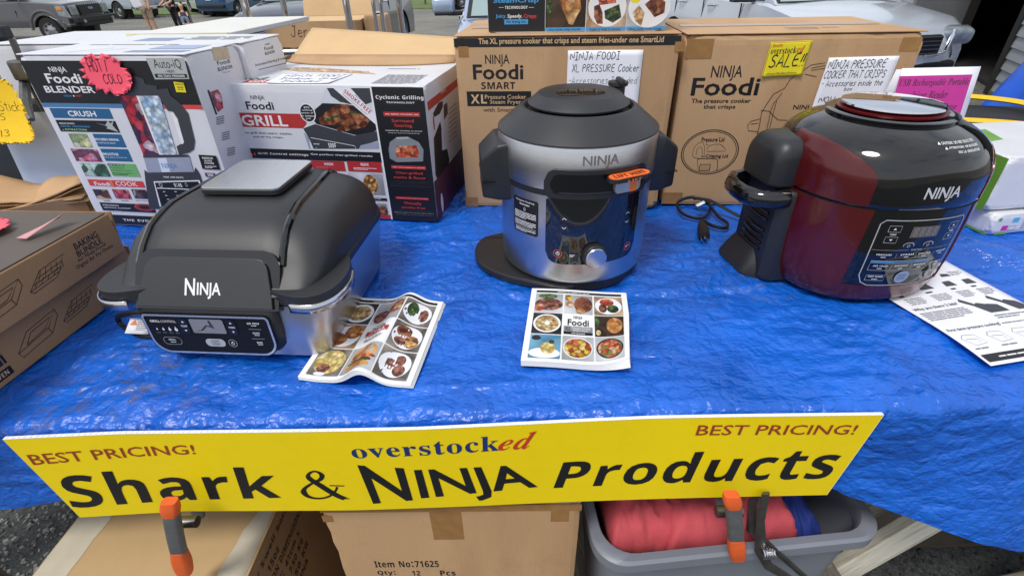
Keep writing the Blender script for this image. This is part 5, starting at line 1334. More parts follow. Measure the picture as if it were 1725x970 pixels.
def car(name, loc, heading, label, paint, kind='suv', scale=1.0, group='vehicles parked on the lot', plate=None, wheels_steel=False, tail=False):
    """heading: direction the nose points to, radians from +x. Local +x is forward, z up."""
    o = empty(name, loc, heading, label, 'truck' if kind == 'truck' else 'car', group)
    o.scale = (scale,) * 3
    if kind == 'truck':
        Ln, Wd, wr, wb0, wb1, hood, belt, roof = 5.9, 2.0, .40, 1.0, 4.7, 1.22, 1.30, 1.95
        sil = [(0.0, .55), (.02, 1.12), (.10, 1.20), (1.45, 1.30), (Ln - 2.0, 1.30), (Ln - .02, 1.30), (Ln, .60)]
        cab = [(1.40, 1.29), (2.15, 1.90), (2.5, 1.96), (3.6, 1.95), (3.75, 1.29)]
        sill = .50
    else:
        Ln, Wd, wr, wb0, wb1, hood, belt, roof = 4.6, 1.85, .345, .92, 3.62, .98, 1.08, 1.66
        sil = [(0.0, .42), (.0, .62), (.10, .84), (.28, .94), (1.25, 1.07), (Ln - .25, 1.10), (Ln - .04, 1.02), (Ln, .62), (Ln - .04, .42)]
        cab = [(1.12, 1.05), (1.95, 1.56), (2.3, 1.64), (3.6, 1.62), (4.15, 1.42), (4.42, 1.09)]
        sill = .28
    X = lambda x: Ln / 2 - x            # distance from the nose -> local x

    def arch(cx):
        return [(cx + (wr * 1.22) * math.cos(a), max(sill, wr + (wr * 1.22) * math.sin(a))) for a in np.linspace(math.radians(-14), math.radians(194), 13)]
    low = [(Ln - .08, sill)] + arch(wb1) + arch(wb0) + [(.06, sill)]
    poly = sil + low
    # body lofted across the width: narrower at the top, rounded in plan
    secs = []
    for f in (-1.0, -.97, -.90, -.6, -.2, .2, .6, .90, .97, 1.0):
        sec = []
        for (x, z) in poly:
            tuck = .045 * max(0, (z - .75)) / .5 + .02 * (abs(z - .7) < 0.0)
            e = {1.0: .035, .97: .012, .90: 0.0}.get(abs(f), 0.0)
            nose = .16 * max(0, abs(f) - .55) / .45 * (1 if x < .5 else 0) * (1 - x / .5 if x < .5 else 0)
            nose2 = .10 * max(0, abs(f) - .55) / .45 * (1 if x > Ln - .4 else 0)
            xx_ = x + nose - nose2
            zz = z - e * (1.0 if z > .9 else .2)
            if z > .85 and abs(f) < .9 and kind != 'truck':
                zz += .025 * (1 - abs(f))
            if kind == 'truck' and z > 1.0 and x < 1.5:
                zz += .05 * (1 - abs(f) ** 2)
            sec.append((X(xx_), f * (Wd / 2 - tuck), zz))
        secs.append(sec)
    mb = MB()
    n = len(poly)
    vs = [p for s in secs for p in s]
    fs = [[k * n + i, k * n + (i + 1) % n, (k + 1) * n + (i + 1) % n, (k + 1) * n + i] for k in range(len(secs) - 1) for i in range(n)]
    mb.add(vs, fs, 0, True)
    for k, flip in ((0, True), (len(secs) - 1, False)):
        tris = tessellate_polygon([[Vector((x, z, 0)) for x, z in poly]])
        mb.add([vs[k * n + i] for i in range(n)], [list(t) for t in tris], 0, False)
    body = mb.build('body', paint, o, edge=35)
    bm_ = bmesh.new()
    bm_.from_mesh(body.data)
    bmesh.ops.recalc_face_normals(bm_, faces=bm_.faces)
    bm_.to_mesh(body.data)
    bm_.free()
    # greenhouse
    mb = MB()
    secs = []
    for f, ins in ((-1, 0), (1, 0)):
        secs.append([(X(x), f * (Wd / 2 - .07 - .20 * (z - 1.05)), z) for x, z in cab])
    nn = len(cab)
    allv = secs[0] + secs[1]
    mb.add(allv, [[i, i + 1, nn + i + 1, nn + i] for i in range(nn - 1)], 0, False)
    mb.add(secs[0], [list(range(nn))[::-1]])
    mb.add(secs[1], [list(range(nn))])
    cabn = mb.build('cabin', paint, o, bevel=.03, edge=20)
    # windscreen, rear and side windows set proud of the cabin shell
    def pane(nm, pts, m=CGLASS):
        c = sum((Vector(p) for p in pts), Vector()) / len(pts)
        q = [tuple(c + (Vector(p) - c) * .90) for p in pts]
        nrm = (Vector(q[1]) - Vector(q[0])).cross(Vector(q[2]) - Vector(q[0])).normalized()
        mid = Vector((0, 0, 1.2))
        if nrm.dot(c - mid) < 0:
            nrm = -nrm
        MB().add([tuple(Vector(p) + nrm * .008) for p in q], [list(range(len(q)))]).build(nm, m, cabn)
        q2 = [tuple(c + (Vector(p) - c) * .955 + nrm * .004) for p in pts]
        MB().add(q2, [list(range(len(q2)))]).build('window_seal', CDARK, cabn)
    yb = lambda z: Wd / 2 - .07 - .20 * (z - 1.05)
    c0, c1 = cab[0], cab[1]
    pane('windscreen', [(X(c0[0]), -yb(c0[1]), c0[1]), (X(c0[0]), yb(c0[1]), c0[1]), (X(c1[0]), yb(c1[1]), c1[1]), (X(c1[0]), -yb(c1[1]), c1[1])], CGLASS_L)
    r0, r1 = cab[-1], cab[-2]
    pane('rear_window', [(X(r0[0]), yb(r0[1]), r0[1]), (X(r0[0]), -yb(r0[1]), r0[1]), (X(r1[0]), -yb(r1[1]), r1[1]), (X(r1[0]), yb(r1[1]), r1[1])])
    xm = (cab[2][0] + cab[-2][0]) / 2 + .1
    zt = cab[2][1] - .06
    zb_ = cab[0][1] + .02
    for sg in (-1, 1):
        for (xa, xb, xc, xd) in ((c0[0] + .18, xm - .04, xm - .04, c1[0] + .12), (xm + .04, r0[0] - .16, r1[0] - .02, xm + .04)):
            pane('side_window', [(X(xa), sg * yb(zb_), zb_), (X(xb), sg * yb(zb_), zb_), (X(xc), sg * yb(zt), zt), (X(xd), sg * yb(zt), zt)])
    sides = (-1, 1)
    for sg in sides:
        for wx in (wb0, wb1):
            wheel(o, X(wx), sg * (Wd / 2 - .13), wr, .25, wheels_steel)
            # dark wheel housing
            MB().box((X(wx), sg * (Wd / 2 - .30), wr + .06), (wr * 2.3, .30, wr * 1.9)).build('wheel_housing', CDARK, o)
        # door lines and handles
        for xd in ((1.75, 2.75, 3.65) if kind != 'truck' else (1.95, 2.95, 3.75)):
            MB().box((X(xd), sg * (Wd / 2 - .012), .76), (.012, .012, .56)).build('door_gap', CDARK, body)
        for xd in ((2.50, 3.42) if kind != 'truck' else (2.75, 3.6)):
            zz = .98 if kind != 'truck' else 1.16
            MB().tube([(X(xd) - .10, sg * (Wd / 2 - .012), zz), (X(xd) - .06, sg * (Wd / 2 + .018), zz), (X(xd) + .06, sg * (Wd / 2 + .018), zz), (X(xd) + .10, sg * (Wd / 2 - .012), zz)], .017, 8).build('door_handle', CHROME if kind != 'truck' else CDARK, body)
        # mirrors
        mx, mz = (1.55, 1.16) if kind != 'truck' else (1.75, 1.42)
        mr = MB()
        mr.box((X(mx), sg * (Wd / 2 + .15), mz), (.14, .24, .16), bev=.045, seg=3, smooth=True)
        mo = mr.build('mirror', paint, o)
        MB().box((X(mx) - .072, sg * (Wd / 2 + .15), mz), (.006, .19, .12), bev=.002).build('mirror_glass', CGLASS, mo)
        MB().box((X(mx), sg * (Wd / 2 + .03), mz - .075), (.09, .17, .045), bev=.012).build('mirror_foot', CDARK, mo)
        MB().box((X(mx), sg * (Wd / 2 + .15), mz - .075), (.145, .20, .035), bev=.012).build('mirror_base', CDARK, mo)
        # lower cladding
        MB().box((X(Ln / 2), sg * (Wd / 2 - .03), sill + .06), (wb1 - wb0 - wr * 2.6, .05, .13), bev=.015).build('sill_cladding', CDARK, body)
        # head and tail lamps
        if kind == 'truck':
            hm = MB()
            hm.prism([(X(.035) - .42, .86), (X(.035) - .02, .78), (X(.035) + .005, .80), (X(.035) - .10, 1.16), (X(.035) - .44, 1.17)], 0, .02, fn=lambda a, b, c: (a, sg * (Wd / 2 - .035 + c), b))
            hm.box((X(.02) + .005, sg * (Wd / 2 - .24), 1.0), (.05, .34, .32), bev=.03)
            ho = hm.build('headlamp', LAMP, o)
            MB().box((X(.035) - .30, sg * (Wd / 2 - .006), 1.07), (.20, .02, .10), bev=.008).build('indicator', AMBER, ho)
            MB().tube([(X(wb0) + .60 * math.cos(a), sg * (Wd / 2 - .01), wr + .02 + .60 * math.sin(a)) for a in np.linspace(0, math.pi, 15)], .045, 8).build('fender_flare', mat('flare_grey', (92, 92, 94), .6), body)
        else:
            hm = MB()
            hm.box((X(.16), sg * (Wd / 2 - .27), .78), (.20, .46, .16), rot=(0, R_(12), sg * R_(-24)), bev=.05, seg=3, smooth=True)
            hm.build('headlamp', LAMP, o)
        tl = MB()
        tl.box((X(Ln - .03), sg * (Wd / 2 - .14), .98 if kind != 'truck' else 1.08), (.10, .22, .20 if kind != 'truck' else .36), bev=.03)
        tl.build('tail_lamp', TAIL, o)
    # front: grille and bumper
    if kind == 'truck':
        MB().box((X(-.005), 0, .99), (.06, 1.06, .36), bev=.02).build('grille', CDARK, o)
        fb = empty('front_bumper', (0, 0, 0))
        fb.parent = o
        bb = MB()
        bb.box((X(-.10), 0, .70), (.20, 2.02, .18), bev=.03)
        bb.box((X(-.10), 0, .56), (.14, 1.5, .16), bev=.03)
        bb.build('bumper_bar', CDARK, fb)
        for yy_ in (-.72, .72):
            MB().lathe([(.06, .0), (.06, .03), (.01, .032)], 16).build('fog_lamp', LAMP, fb).matrix_local = Matrix.Translation((X(-.20), yy_, .66)) @ Matrix.Rotation(R_(90), 4, 'Y')
        for yy_ in np.linspace(-.5, .5, 11):
            for zz in (.82, 1.16):
                MB().lathe([(.012, 0), (.012, .012), (.001, .014)], 8).build('grille_stud', CHROME, o).matrix_local = Matrix.Translation((X(-.035), yy_, zz)) @ Matrix.Rotation(R_(90), 4, 'Y')
        bd = MB()
        bd.lathe([(.115, 0), (.115, .012), (.108, .016), (.001, .017)], 32)
        em = bd.build('badge', mat('badge_blue', (36, 60, 120), .2, coat=.6), o)
        em.matrix_local = Matrix.Translation((X(-.035), 0, 1.02)) @ Matrix.Rotation(R_(90), 4, 'Y') @ Matrix.Diagonal((.42, 1, 1, 1))
        MB().lathe([(.122, 0), (.122, .008), (.112, .010)], 32, caps=(False, False)).build('badge_ring', CHROME, em)
        prints(em, planar((0, 0, .018), (0, 1, 0), (-1, 0, 0)), [('t', 'N', 'Ford', 'white', (-.075, -.05, .075, .05))], base=.001)
    else:
        MB().box((X(.02), 0, .70), (.08, .92, .20), bev=.03).build('grille', CDARK, o)
        for zz in (.62, .66, .70, .74, .78):
            MB().box((X(-.012), 0, zz), (.04, .86, .012), bev=.004).build('grille_bar', mat('grille_bar', (60, 62, 64), .4), o)
        MB().box((X(.05), 0, .46), (.10, 1.5, .14), bev=.03).build('lower_intake', CDARK, o)
        for sg in (-1, 1):
            MB().tube([(X(-.02), sg * .30, .60), (X(-.03), sg * .44, .605), (X(-.02), sg * .52, .64), (X(.005), sg * .57, .80)], .020, 8, flat=.6).build('grille_surround', CHROME, o)
            MB().tube([(X(.05), sg * .62, .84), (X(.04), sg * .60, .74), (X(.06), sg * .70, .60), (X(.14), sg * .78, .50)], .016, 8, flat=.6).build('bumper_trim', CHROME, o)
    # rear bumper and plate
    MB().box((X(Ln - .02), 0, .50), (.14, Wd - .2, .16), bev=.03).build('rear_bumper', CDARK if kind != 'truck' else CHROME, o)
    if tail:
        MB().box((X(Ln + .015), 0, .86), (.02, .32, .16), bev=.003).build('number_plate', PLATE, o)
        MB().box((X(Ln + .01), 0, 1.0), (.03, 1.2, .03), bev=.005).build('tail_trim', CHROME, o)
    if plate:
        MB().box((X(-.05), 0, .60), (.02, .32, .16), bev=.003).build('number_plate', PLATE, o)
    return o


def paint(nm, c, metal=.35, rough=.22):
    return mat('paint_' + nm, c, rough, metal, var=.03, vs=60, coat=1.0)


def place_car(name, nose_ctr, ang_deg, label, pnt, **k):
    """nose centre on the ground and heading angle (degrees from -y, towards +x positive)"""
    hx, hy = math.sin(R_(ang_deg)), -math.cos(R_(ang_deg))
    half = (5.9 if k.get('kind') == 'truck' else 4.6) / 2 * k.get('scale', 1.0)
    return car(name, (nose_ctr[0] - hx * half, nose_ctr[1] - hy * half, gz(nose_ctr[1])), math.atan2(hy, hx), label, pnt, **k)


place_car('parked_car', (-3.25, 8.15), -6, 'slate blue grey crossover behind the brown Jersey carton', paint('slate', (44, 54, 72)), scale=.93)
place_car('parked_car', (.42, 4.45), 2, 'pale silver blue car with white mirror, mostly hidden by the XL carton', paint('iceblue', (164, 180, 204)), scale=.93)
place_car('parked_car', (3.95, 5.45), 9, 'white silver crossover with chrome grille in front of the shed', paint('silver', (204, 212, 222)), scale=.93)
place_car('pickup_truck', (-15.3, 21.3), 88, 'dark charcoal pickup truck with studded black grille and steel wheels', paint('charcoal', (70, 70, 76), .2, .35), kind='truck', wheels_steel=True)
place_car('pickup_truck', (-24.5, 33.3), -112, 'silver pickup truck seen from behind, beyond the people', paint('truck_silver', (150, 160, 170)), kind='truck')
place_car('parked_car', (-18.6, 35.6), -140, 'white car parked behind the stroller', paint('white', (206, 210, 212)), tail=True)
place_car('parked_car', (-14.6, 35.0), 168, 'steel blue crossover seen from behind with white number plate', paint('blue', (58, 92, 130)), tail=True)
place_car('parked_car', (-3.6, 32.0), -60, 'dark green car far away by the guard rail', paint('darkgreen', (48, 58, 52)))

# guard rail by the road
grl = empty('guard_rail', (-3, 36.5, -.65), 0, 'grey steel guard rail along the far road', 'guard rail')
MB().box((0, 0, .62), (60, .06, .28), bev=.02).build('rail_beam', mat('galvanised', (150, 152, 152), .5, .6), grl)
for k in range(16):
    MB().box((-29 + k * 3.85, .09, .38), (.10, .10, .76)).build('rail_post', WOOD_DARK if False else mat('post_wood', (86, 76, 64), .9, var=.2), grl)


# ------------------------------------------------------------------ people
SKIN = mat('skin', (206, 156, 126), .55, var=.06, vs=20)


def skinned(name, nodes, edges, m, parent, sub=2):
    me = bpy.data.meshes.new(name)
    me.from_pydata([n[0] for n in nodes], edges, [])
    me.materials.append(m)
    o = bpy.data.objects.new(name, me)
    col.objects.link(o)
    o.parent = parent
    o.modifiers.new('skin', 'SKIN')
    for i, n in enumerate(nodes):
        r = n[1]
        me.skin_vertices[0].data[i].radius = r if isinstance(r, tuple) else (r, r)
    me.skin_vertices[0].data[0].use_root = True
    md = o.modifiers.new('sub', 'SUBSURF')
    md.levels = md.render_levels = sub
    for md_ in o.modifiers:
        if md_.type == 'SKIN':
            md_.use_smooth_shade = True
    return o


def person(loc, rz, label, shirt, shorts, longleg=False, arms=None, hair=(60, 46, 36), h=1.75):
    o = empty('person', loc, rz, label, 'person', 'people walking across the lot')
    s = h / 1.75
    A = arms or {}
    hips = [((0, 0, .95), (.155, .11)), ((0, 0, 1.08), (.145, .10)), ((0, -.01, 1.25), (.165, .115)), ((0, 0, 1.40), (.155, .10)), ((0, .01, 1.50), .058), ((0, 0, 1.57), .062), ((0, -.01, 1.64), (.076, .092)), ((0, -.005, 1.72), (.066, .082)),
            ((-.10, 0, .88), .095), ((-.11, -.02, .52), .062), ((-.115, .03, .10), .042), ((-.12, -.10, .035), .035),
            ((.10, 0, .88), .095), ((.11, .02, .52), .062), ((.115, .07, .10), .042), ((.12, -.06, .035), .035),
            ((-.19, 0, 1.41), .058), A.get('le', ((-.25, -.02, 1.13), .043)), A.get('lh', ((-.26, -.10, .88), .034)),
            ((.19, 0, 1.41), .058), A.get('re', ((.25, -.02, 1.13), .043)), A.get('rh', ((.26, -.10, .88), .034))]
    ed = [(0, 1), (1, 2), (2, 3), (3, 4), (4, 5), (5, 6), (6, 7), (0, 8), (8, 9), (9, 10), (10, 11), (0, 12), (12, 13), (13, 14), (14, 15), (3, 16), (16, 17), (17, 18), (3, 19), (19, 20), (20, 21)]
    nodes = [(tuple(c * s for c in n[0]), n[1]) for n in hips]
    bd = skinned('body', nodes, ed, SKIN, o)
    g = 1.16
    tn = [0, 1, 2, 3]
    sh = [((0, 0, .90), (.180, .132)), ((0, 0, 1.05), (.172, .124)), ((0, -.01, 1.25), (.185, .132)), ((0, 0, 1.41), (.172, .112)), ((0, .01, 1.475), (.075, .07)),
          ((-.195, 0, 1.405), .075), (tuple((Vector(hips[16][0]) * .35 + Vector(hips[17][0]) * .65)), .066), ((.195, 0, 1.405), .075), (tuple((Vector(hips[19][0]) * .35 + Vector(hips[20][0]) * .65)), .066)]
    skinned('shirt', [(tuple(c * s for c in n[0]), n[1]) for n in sh], [(0, 1), (1, 2), (2, 3), (3, 4), (3, 5), (5, 6), (3, 7), (7, 8)], shirt, o)
    kz = .12 if longleg else .50
    lk = lambda a, b, t: tuple(Vector(a) * (1 - t) + Vector(b) * t)
    pn = [((0, 0, .96), (.172, .125)), ((-.10, 0, .87), .118), (hips[9][0], .092 if not longleg else .078), ((.10, 0, .87), .118), (hips[13][0], .092 if not longleg else .078)]
    pe = [(0, 1), (1, 2), (0, 3), (3, 4)]
    if longleg:
        pn += [(hips[10][0], .058), (hips[14][0], .058)]
        pe += [(2, 5), (4, 6)]
    skinned('trousers' if longleg else 'shorts', [(tuple(c * s for c in n[0]), n[1]) for n in pn], pe, shorts, o)
    hr = MB()
    b = bmesh.new()
    bmesh.ops.create_uvsphere(b, u_segments=16, v_segments=10, radius=.1)
    for v in b.verts:
        v.co = Vector((v.co.x * .98, v.co.y * 1.12 + .014, v.co.z * 1.1 + 1.70)) * s
    hr.bm(b, 0, True)
    hr.build('hair', mat('hair_%d' % hair[0], hair, .7), o)
    for sg in (-1, 1):
        b = bmesh.new()
        bmesh.ops.create_cube(b, size=1)
        for v in b.verts:
            v.co = Vector((v.co.x * .09 + sg * .118, v.co.y * .25 - (.10 if sg < 0 else .06), v.co.z * .07 + .036)) * s
        bmesh.ops.bevel(b, geom=b.edges[:], offset=.02, segments=2, affect='EDGES')
        MB().bm(b).build('shoe', mat('shoe', (70, 66, 64), .7), o)
    return o


SHIRT_W = mat('tee_white', (214, 208, 196), .85, var=.06, vs=15)
SHIRT_B = mat('tee_black', (34, 38, 50), .85, var=.08, vs=15)
KHAKI = mat('khaki', (172, 152, 132), .85, var=.06, vs=15)
BLK_CL = mat('black_cloth', (30, 31, 38), .85, var=.1, vs=15)
person((-13.75, 22.1, -.65), R_(-18), 'person in pale shirt and khaki shorts carrying a white board', SHIRT_W, KHAKI, arms={'le': ((-.27, -.03, 1.12), .045), 'lh': ((-.14, -.24, 1.08), .036)})
wbd = empty('white_board', (-13.86, 21.80, .37), R_(-14), 'white printed board carried by the person in khaki shorts', 'board')
MB().box((0, 0, .18), (.42, .03, .40), rot=(R_(8), R_(-8), 0), bev=.004).build('panel', WHITE_PAPER, wbd)
person((-13.0, 22.6, -.65), R_(-30), 'person in black clothes pushing the stroller', SHIRT_B, BLK_CL, longleg=True, arms={'le': ((-.24, -.14, 1.12), .043), 'lh': ((-.10, -.42, 1.00), .034), 're': ((.25, -.14, 1.12), .043), 'rh': ((.14, -.44, 1.0), .034)})
stl = empty('stroller', (-12.45, 22.2, -.65), R_(-60), 'black stroller with a small child sitting in it', 'stroller')
FR = mat('stroller_frame', (50, 52, 56), .4, .5)
MB().tube([(-.5, -.2, 1.0), (-.42, -.22, .75), (.35, -.22, .16)], .016, 8).tube([(-.5, .2, 1.0), (-.42, .22, .75), (.35, .22, .16)], .016, 8).tube([(-.5, -.2, 1.0), (-.5, .2, 1.0)], .02, 8).tube([(-.15, -.22, .5), (-.4, -.22, .14)], .014, 8).tube([(-.15, .22, .5), (-.4, .22, .14)], .014, 8).build('frame', FR, stl)
MB().box((-.02, 0, .45), (.42, .38, .05), rot=(0, R_(8), 0), bev=.02).build('seat', BLK_CL, stl)
MB().box((-.24, 0, .68), (.05, .38, .5), rot=(0, R_(-16), 0), bev=.02).build('backrest', BLK_CL, stl)
cn = MB()
cn.grid(np.array([[(-.12 + .32 * math.sin(a) * b - .10, .20 * math.cos(t), .84 + .20 * math.cos(a) * math.sin(t)) for t in np.linspace(0, math.pi, 9) for b in (1,)] for a in np.linspace(-1.2, .7, 6)]))
cn.build('canopy', BLK_CL, stl, solid=.01)
for x, y, r in ((.36, -.22, .10), (.36, .22, .10), (-.42, -.24, .13), (-.42, .24, .13)):
    w_ = MB()
    w_.loft([[(x + q * math.cos(2 * math.pi * i / 20), y + v, r + q * math.sin(2 * math.pi * i / 20)) for i in range(20)] for q, v in ((r * .3, -.02), (r, -.018), (r, .018), (r * .3, .02))])
    w_.build('wheel', TYRE, stl)
chd = empty('child', (-12.45, 22.2, -.65), R_(-60), 'small blond child in dark blue sitting in the stroller', 'person', 'people walking across the lot')
skinned('body', [((0, 0, .54), (.10, .09)), ((-.06, 0, .72), (.10, .09)), ((-.07, 0, .82), .04), ((-.06, 0, .92), (.075, .08)), ((-.06, 0, .98), .06), ((.16, -.08, .55), .055), ((.26, -.09, .34), .042), ((.16, .08, .55), .055), ((.26, .09, .34), .042), ((-.02, -.13, .74), .038), ((.14, -.13, .62), .03), ((-.02, .13, .74), .038), ((.14, .13, .62), .03)],
        [(0, 1), (1, 2), (2, 3), (3, 4), (0, 5), (5, 6), (0, 7), (7, 8), (1, 9), (9, 10), (1, 11), (11, 12)], SKIN, chd)
skinned('shirt', [((0, 0, .56), (.118, .105)), ((-.055, 0, .72), (.118, .105)), ((-.065, 0, .79), .06), ((-.03, -.14, .73), .05), ((-.03, .14, .73), .05)], [(0, 1), (1, 2), (1, 3), (1, 4)], mat('navy_cloth', (60, 64, 84), .85), chd)
skinned('trousers', [((0, 0, .54), (.115, .10)), ((.15, -.08, .55), .068), ((.24, -.09, .38), .055), ((.15, .08, .55), .068), ((.24, .09, .38), .055)], [(0, 1), (1, 2), (0, 3), (3, 4)], mat('blue_jeans', (96, 110, 130), .85), chd)
hb = bmesh.new()
bmesh.ops.create_uvsphere(hb, u_segments=14, v_segments=8, radius=.088)
for v in hb.verts:
    v.co = Vector((v.co.x - .075, v.co.y, v.co.z + .965))
MB().bm(hb, 0, True).build('hair', mat('hair_blond', (196, 166, 112), .7), chd)

# ------------------------------------------------------------------ table and tarpaulin
WOOD_GREY = mat('weathered_wood', (116, 108, 96), 0.85, var=.35, vs=9, stretch=(14, 14, 1.0), bump=.6, bs=20, tint=(70, 64, 56), ts=4, tamt=.8)
WOOD_PLY = mat('weathered_plywood', (92, 84, 72), 0.85, var=.45, vs=5, stretch=(9, 3, 3), bump=.5, bs=12, tint=(56, 50, 44), ts=5, tamt=.8)
WOOD_WHITE = mat('flaking_white_paint', (228, 222, 204), 0.7, var=.08, vs=12, stretch=(10, 10, 1), bump=.6, bs=25, tint=(130, 116, 92), ts=6, tamt=.6)
table = empty('trestle_table', (0, 1.15, 0), 0, 'long trestle table under the wrinkled blue tarp, weathered wooden legs below', 'table')
MB().box((0, .02, T - .036), (3.66, 1.28, .03)).build('table_board', WOOD_PLY, table)


def plank(name, a, b, w, t, m, parent, side=(0, 0, 1)):
    a, b = Vector(a), Vector(b)
    d = (b - a)
    L = d.length
    z = d.normalized()
    x = Vector(side).cross(z).normalized()
    y = z.cross(x)
    mb = MB()
    mb.box((0, 0, L / 2), (w, t, L), bev=.003, seg=1)
    M4 = Matrix((x, y, z)).transposed().to_4x4()
    o = mb.build(name, m, parent)
    o.matrix_local = Matrix.Translation(a) @ M4
    return o


for sx in (-1.5, .0, 1.42):
    for sy in (-.50, .50):
        plank('leg', (sx - .10, sy, 0), (sx - .03, sy * .85, T - .05), .09, .04, WOOD_GREY, table, (0, 1, 0))
        plank('leg', (sx + .22, sy, 0), (sx + .03, sy * .85, T - .05), .09, .04, WOOD_GREY, table, (0, 1, 0))
plank('cross_brace', (.74, -.50, .08), (1.02, -.53, .66), .075, .03, WOOD_WHITE, table, (0, 1, 0))
plank('brace_board', (.52, -.46, .02), (.96, -.47, .60), .085, .03, WOOD_GREY, table, (0, 1, 0))
plank('brace_board', (.86, -.55, -.0), (.66, -.555, .30), .05, .03, WOOD_GREY, table, (0, 1, 0))
plank('brace_board', (.92, -.54, .02), (1.35, -.55, .26), .06, .03, WOOD_GREY, table, (0, 1, 0))
plank('side_board', (.50, -.36, .33), (1.75, -.36, .33), .64, .018, WOOD_PLY, table, (0, 1, 0))

TARP = mat('blue_tarpaulin', (16, 96, 200), 0.31, var=.16, vs=6, bump=.35, bs=260, tint=(10, 74, 174), ts=7, tamt=.55, spec=.6, rvar=.1)


def tarp_dirt(m):
    """brown smudges where the tarp has been trodden on, and the woven check of the sheet"""
    n, l = m.node_tree.nodes, m.node_tree.links
    b = n['Principled BSDF']
    tc = n.new('ShaderNodeTexCoord')
    src = b.inputs['Base Color'].links[0].from_socket
    for (px, py, rad, c, amt) in ((-.60, .575, .17, (104, 92, 88), .85), (-.72, .55, .10, (96, 86, 84), .5), (.48, .82, .08, (120, 130, 150), .5), (-.35, 1.02, .05, (150, 170, 210), .4)):
        sb = n.new('ShaderNodeVectorMath')
        sb.operation = 'DISTANCE'
        sb.inputs[1].default_value = (px, py, T)
        l.new(tc.outputs['Object'], sb.inputs[0])
        mr = n.new('ShaderNodeMapRange')
        mr.inputs['From Min'].default_value = rad
        mr.inputs['From Max'].default_value = rad * .2
        l.new(sb.outputs['Value'], mr.inputs['Value'])
        nz = n.new('ShaderNodeTexNoise')
        nz.inputs['Scale'].default_value = 34
        nz.inputs['Detail'].default_value = 8
        nz.inputs['Roughness'].default_value = .7
        l.new(tc.outputs['Object'], nz.inputs['Vector'])
        rp = n.new('ShaderNodeMapRange')
        rp.inputs['From Min'].default_value = .5
        rp.inputs['From Max'].default_value = .68
        l.new(nz.outputs['Fac'], rp.inputs['Value'])
        mu = n.new('ShaderNodeMath')
        mu.operation = 'MULTIPLY'
        l.new(mr.outputs[0], mu.inputs[0])
        l.new(rp.outputs[0], mu.inputs[1])
        m3 = n.new('ShaderNodeMath')
        m3.operation = 'MULTIPLY'
        m3.inputs[1].default_value = amt
        l.new(mu.outputs[0], m3.inputs[0])
        mx = n.new('ShaderNodeMix')
        mx.data_type = 'RGBA'
        l.new(m3.outputs[0], mx.inputs['Factor'])
        l.new(src, mx.inputs['A'])
        mx.inputs['B'].default_value = srgb(*c)
        src = mx.outputs['Result']
    l.new(src, b.inputs['Base Color'])
    # sharp creases of the stiff sheet, finer than the mesh
    hs = []
    for sc, wp in ((20, .05), (46, .025), (105, .012)):
        wz = n.new('ShaderNodeTexNoise')
        wz.inputs['Scale'].default_value = sc * .5
        l.new(tc.outputs['Object'], wz.inputs['Vector'])
        ws = n.new('ShaderNodeVectorMath')
        ws.operation = 'SCALE'
        ws.inputs['Scale'].default_value = wp
        l.new(wz.outputs['Color'], ws.inputs[0])
        wa = n.new('ShaderNodeVectorMath')
        l.new(ws.outputs[0], wa.inputs[0])
        l.new(tc.outputs['Object'], wa.inputs[1])
        vo = n.new('ShaderNodeTexVoronoi')
        vo.feature = 'DISTANCE_TO_EDGE'
        vo.inputs['Scale'].default_value = sc
        sq = n.new('ShaderNodeMapping')
        sq.inputs['Scale'].default_value = (.5, 1.0, 1.0) if sc != 46 else (1.0, .6, 1.0)
        l.new(wa.outputs[0], sq.inputs['Vector'])
        l.new(sq.outputs[0], vo.inputs['Vector'])
        pw = n.new('ShaderNodeMath')
        pw.operation = 'MULTIPLY'
        pw.inputs[1].default_value = 30.0 / sc
        l.new(vo.outputs['Distance'], pw.inputs[0])
        hs.append(pw.outputs[0])
    acc = hs[0]
    for h_ in hs[1:]:
        ad = n.new('ShaderNodeMath')
        l.new(acc, ad.inputs[0])
        l.new(h_, ad.inputs[1])
        acc = ad.outputs[0]
    bp = n.new('ShaderNodeBump')
    bp.inputs['Strength'].default_value = .7
    bp.inputs['Distance'].default_value = .010
    l.new(acc, bp.inputs['Height'])
    old = b.inputs['Normal'].links[0].from_node
    l.new(bp.outputs[0], old.inputs['Normal'])


tarp_dirt(TARP)


def ridge(x, y):
    return 1 - 2.2 * np.abs(pnoise(x, y))


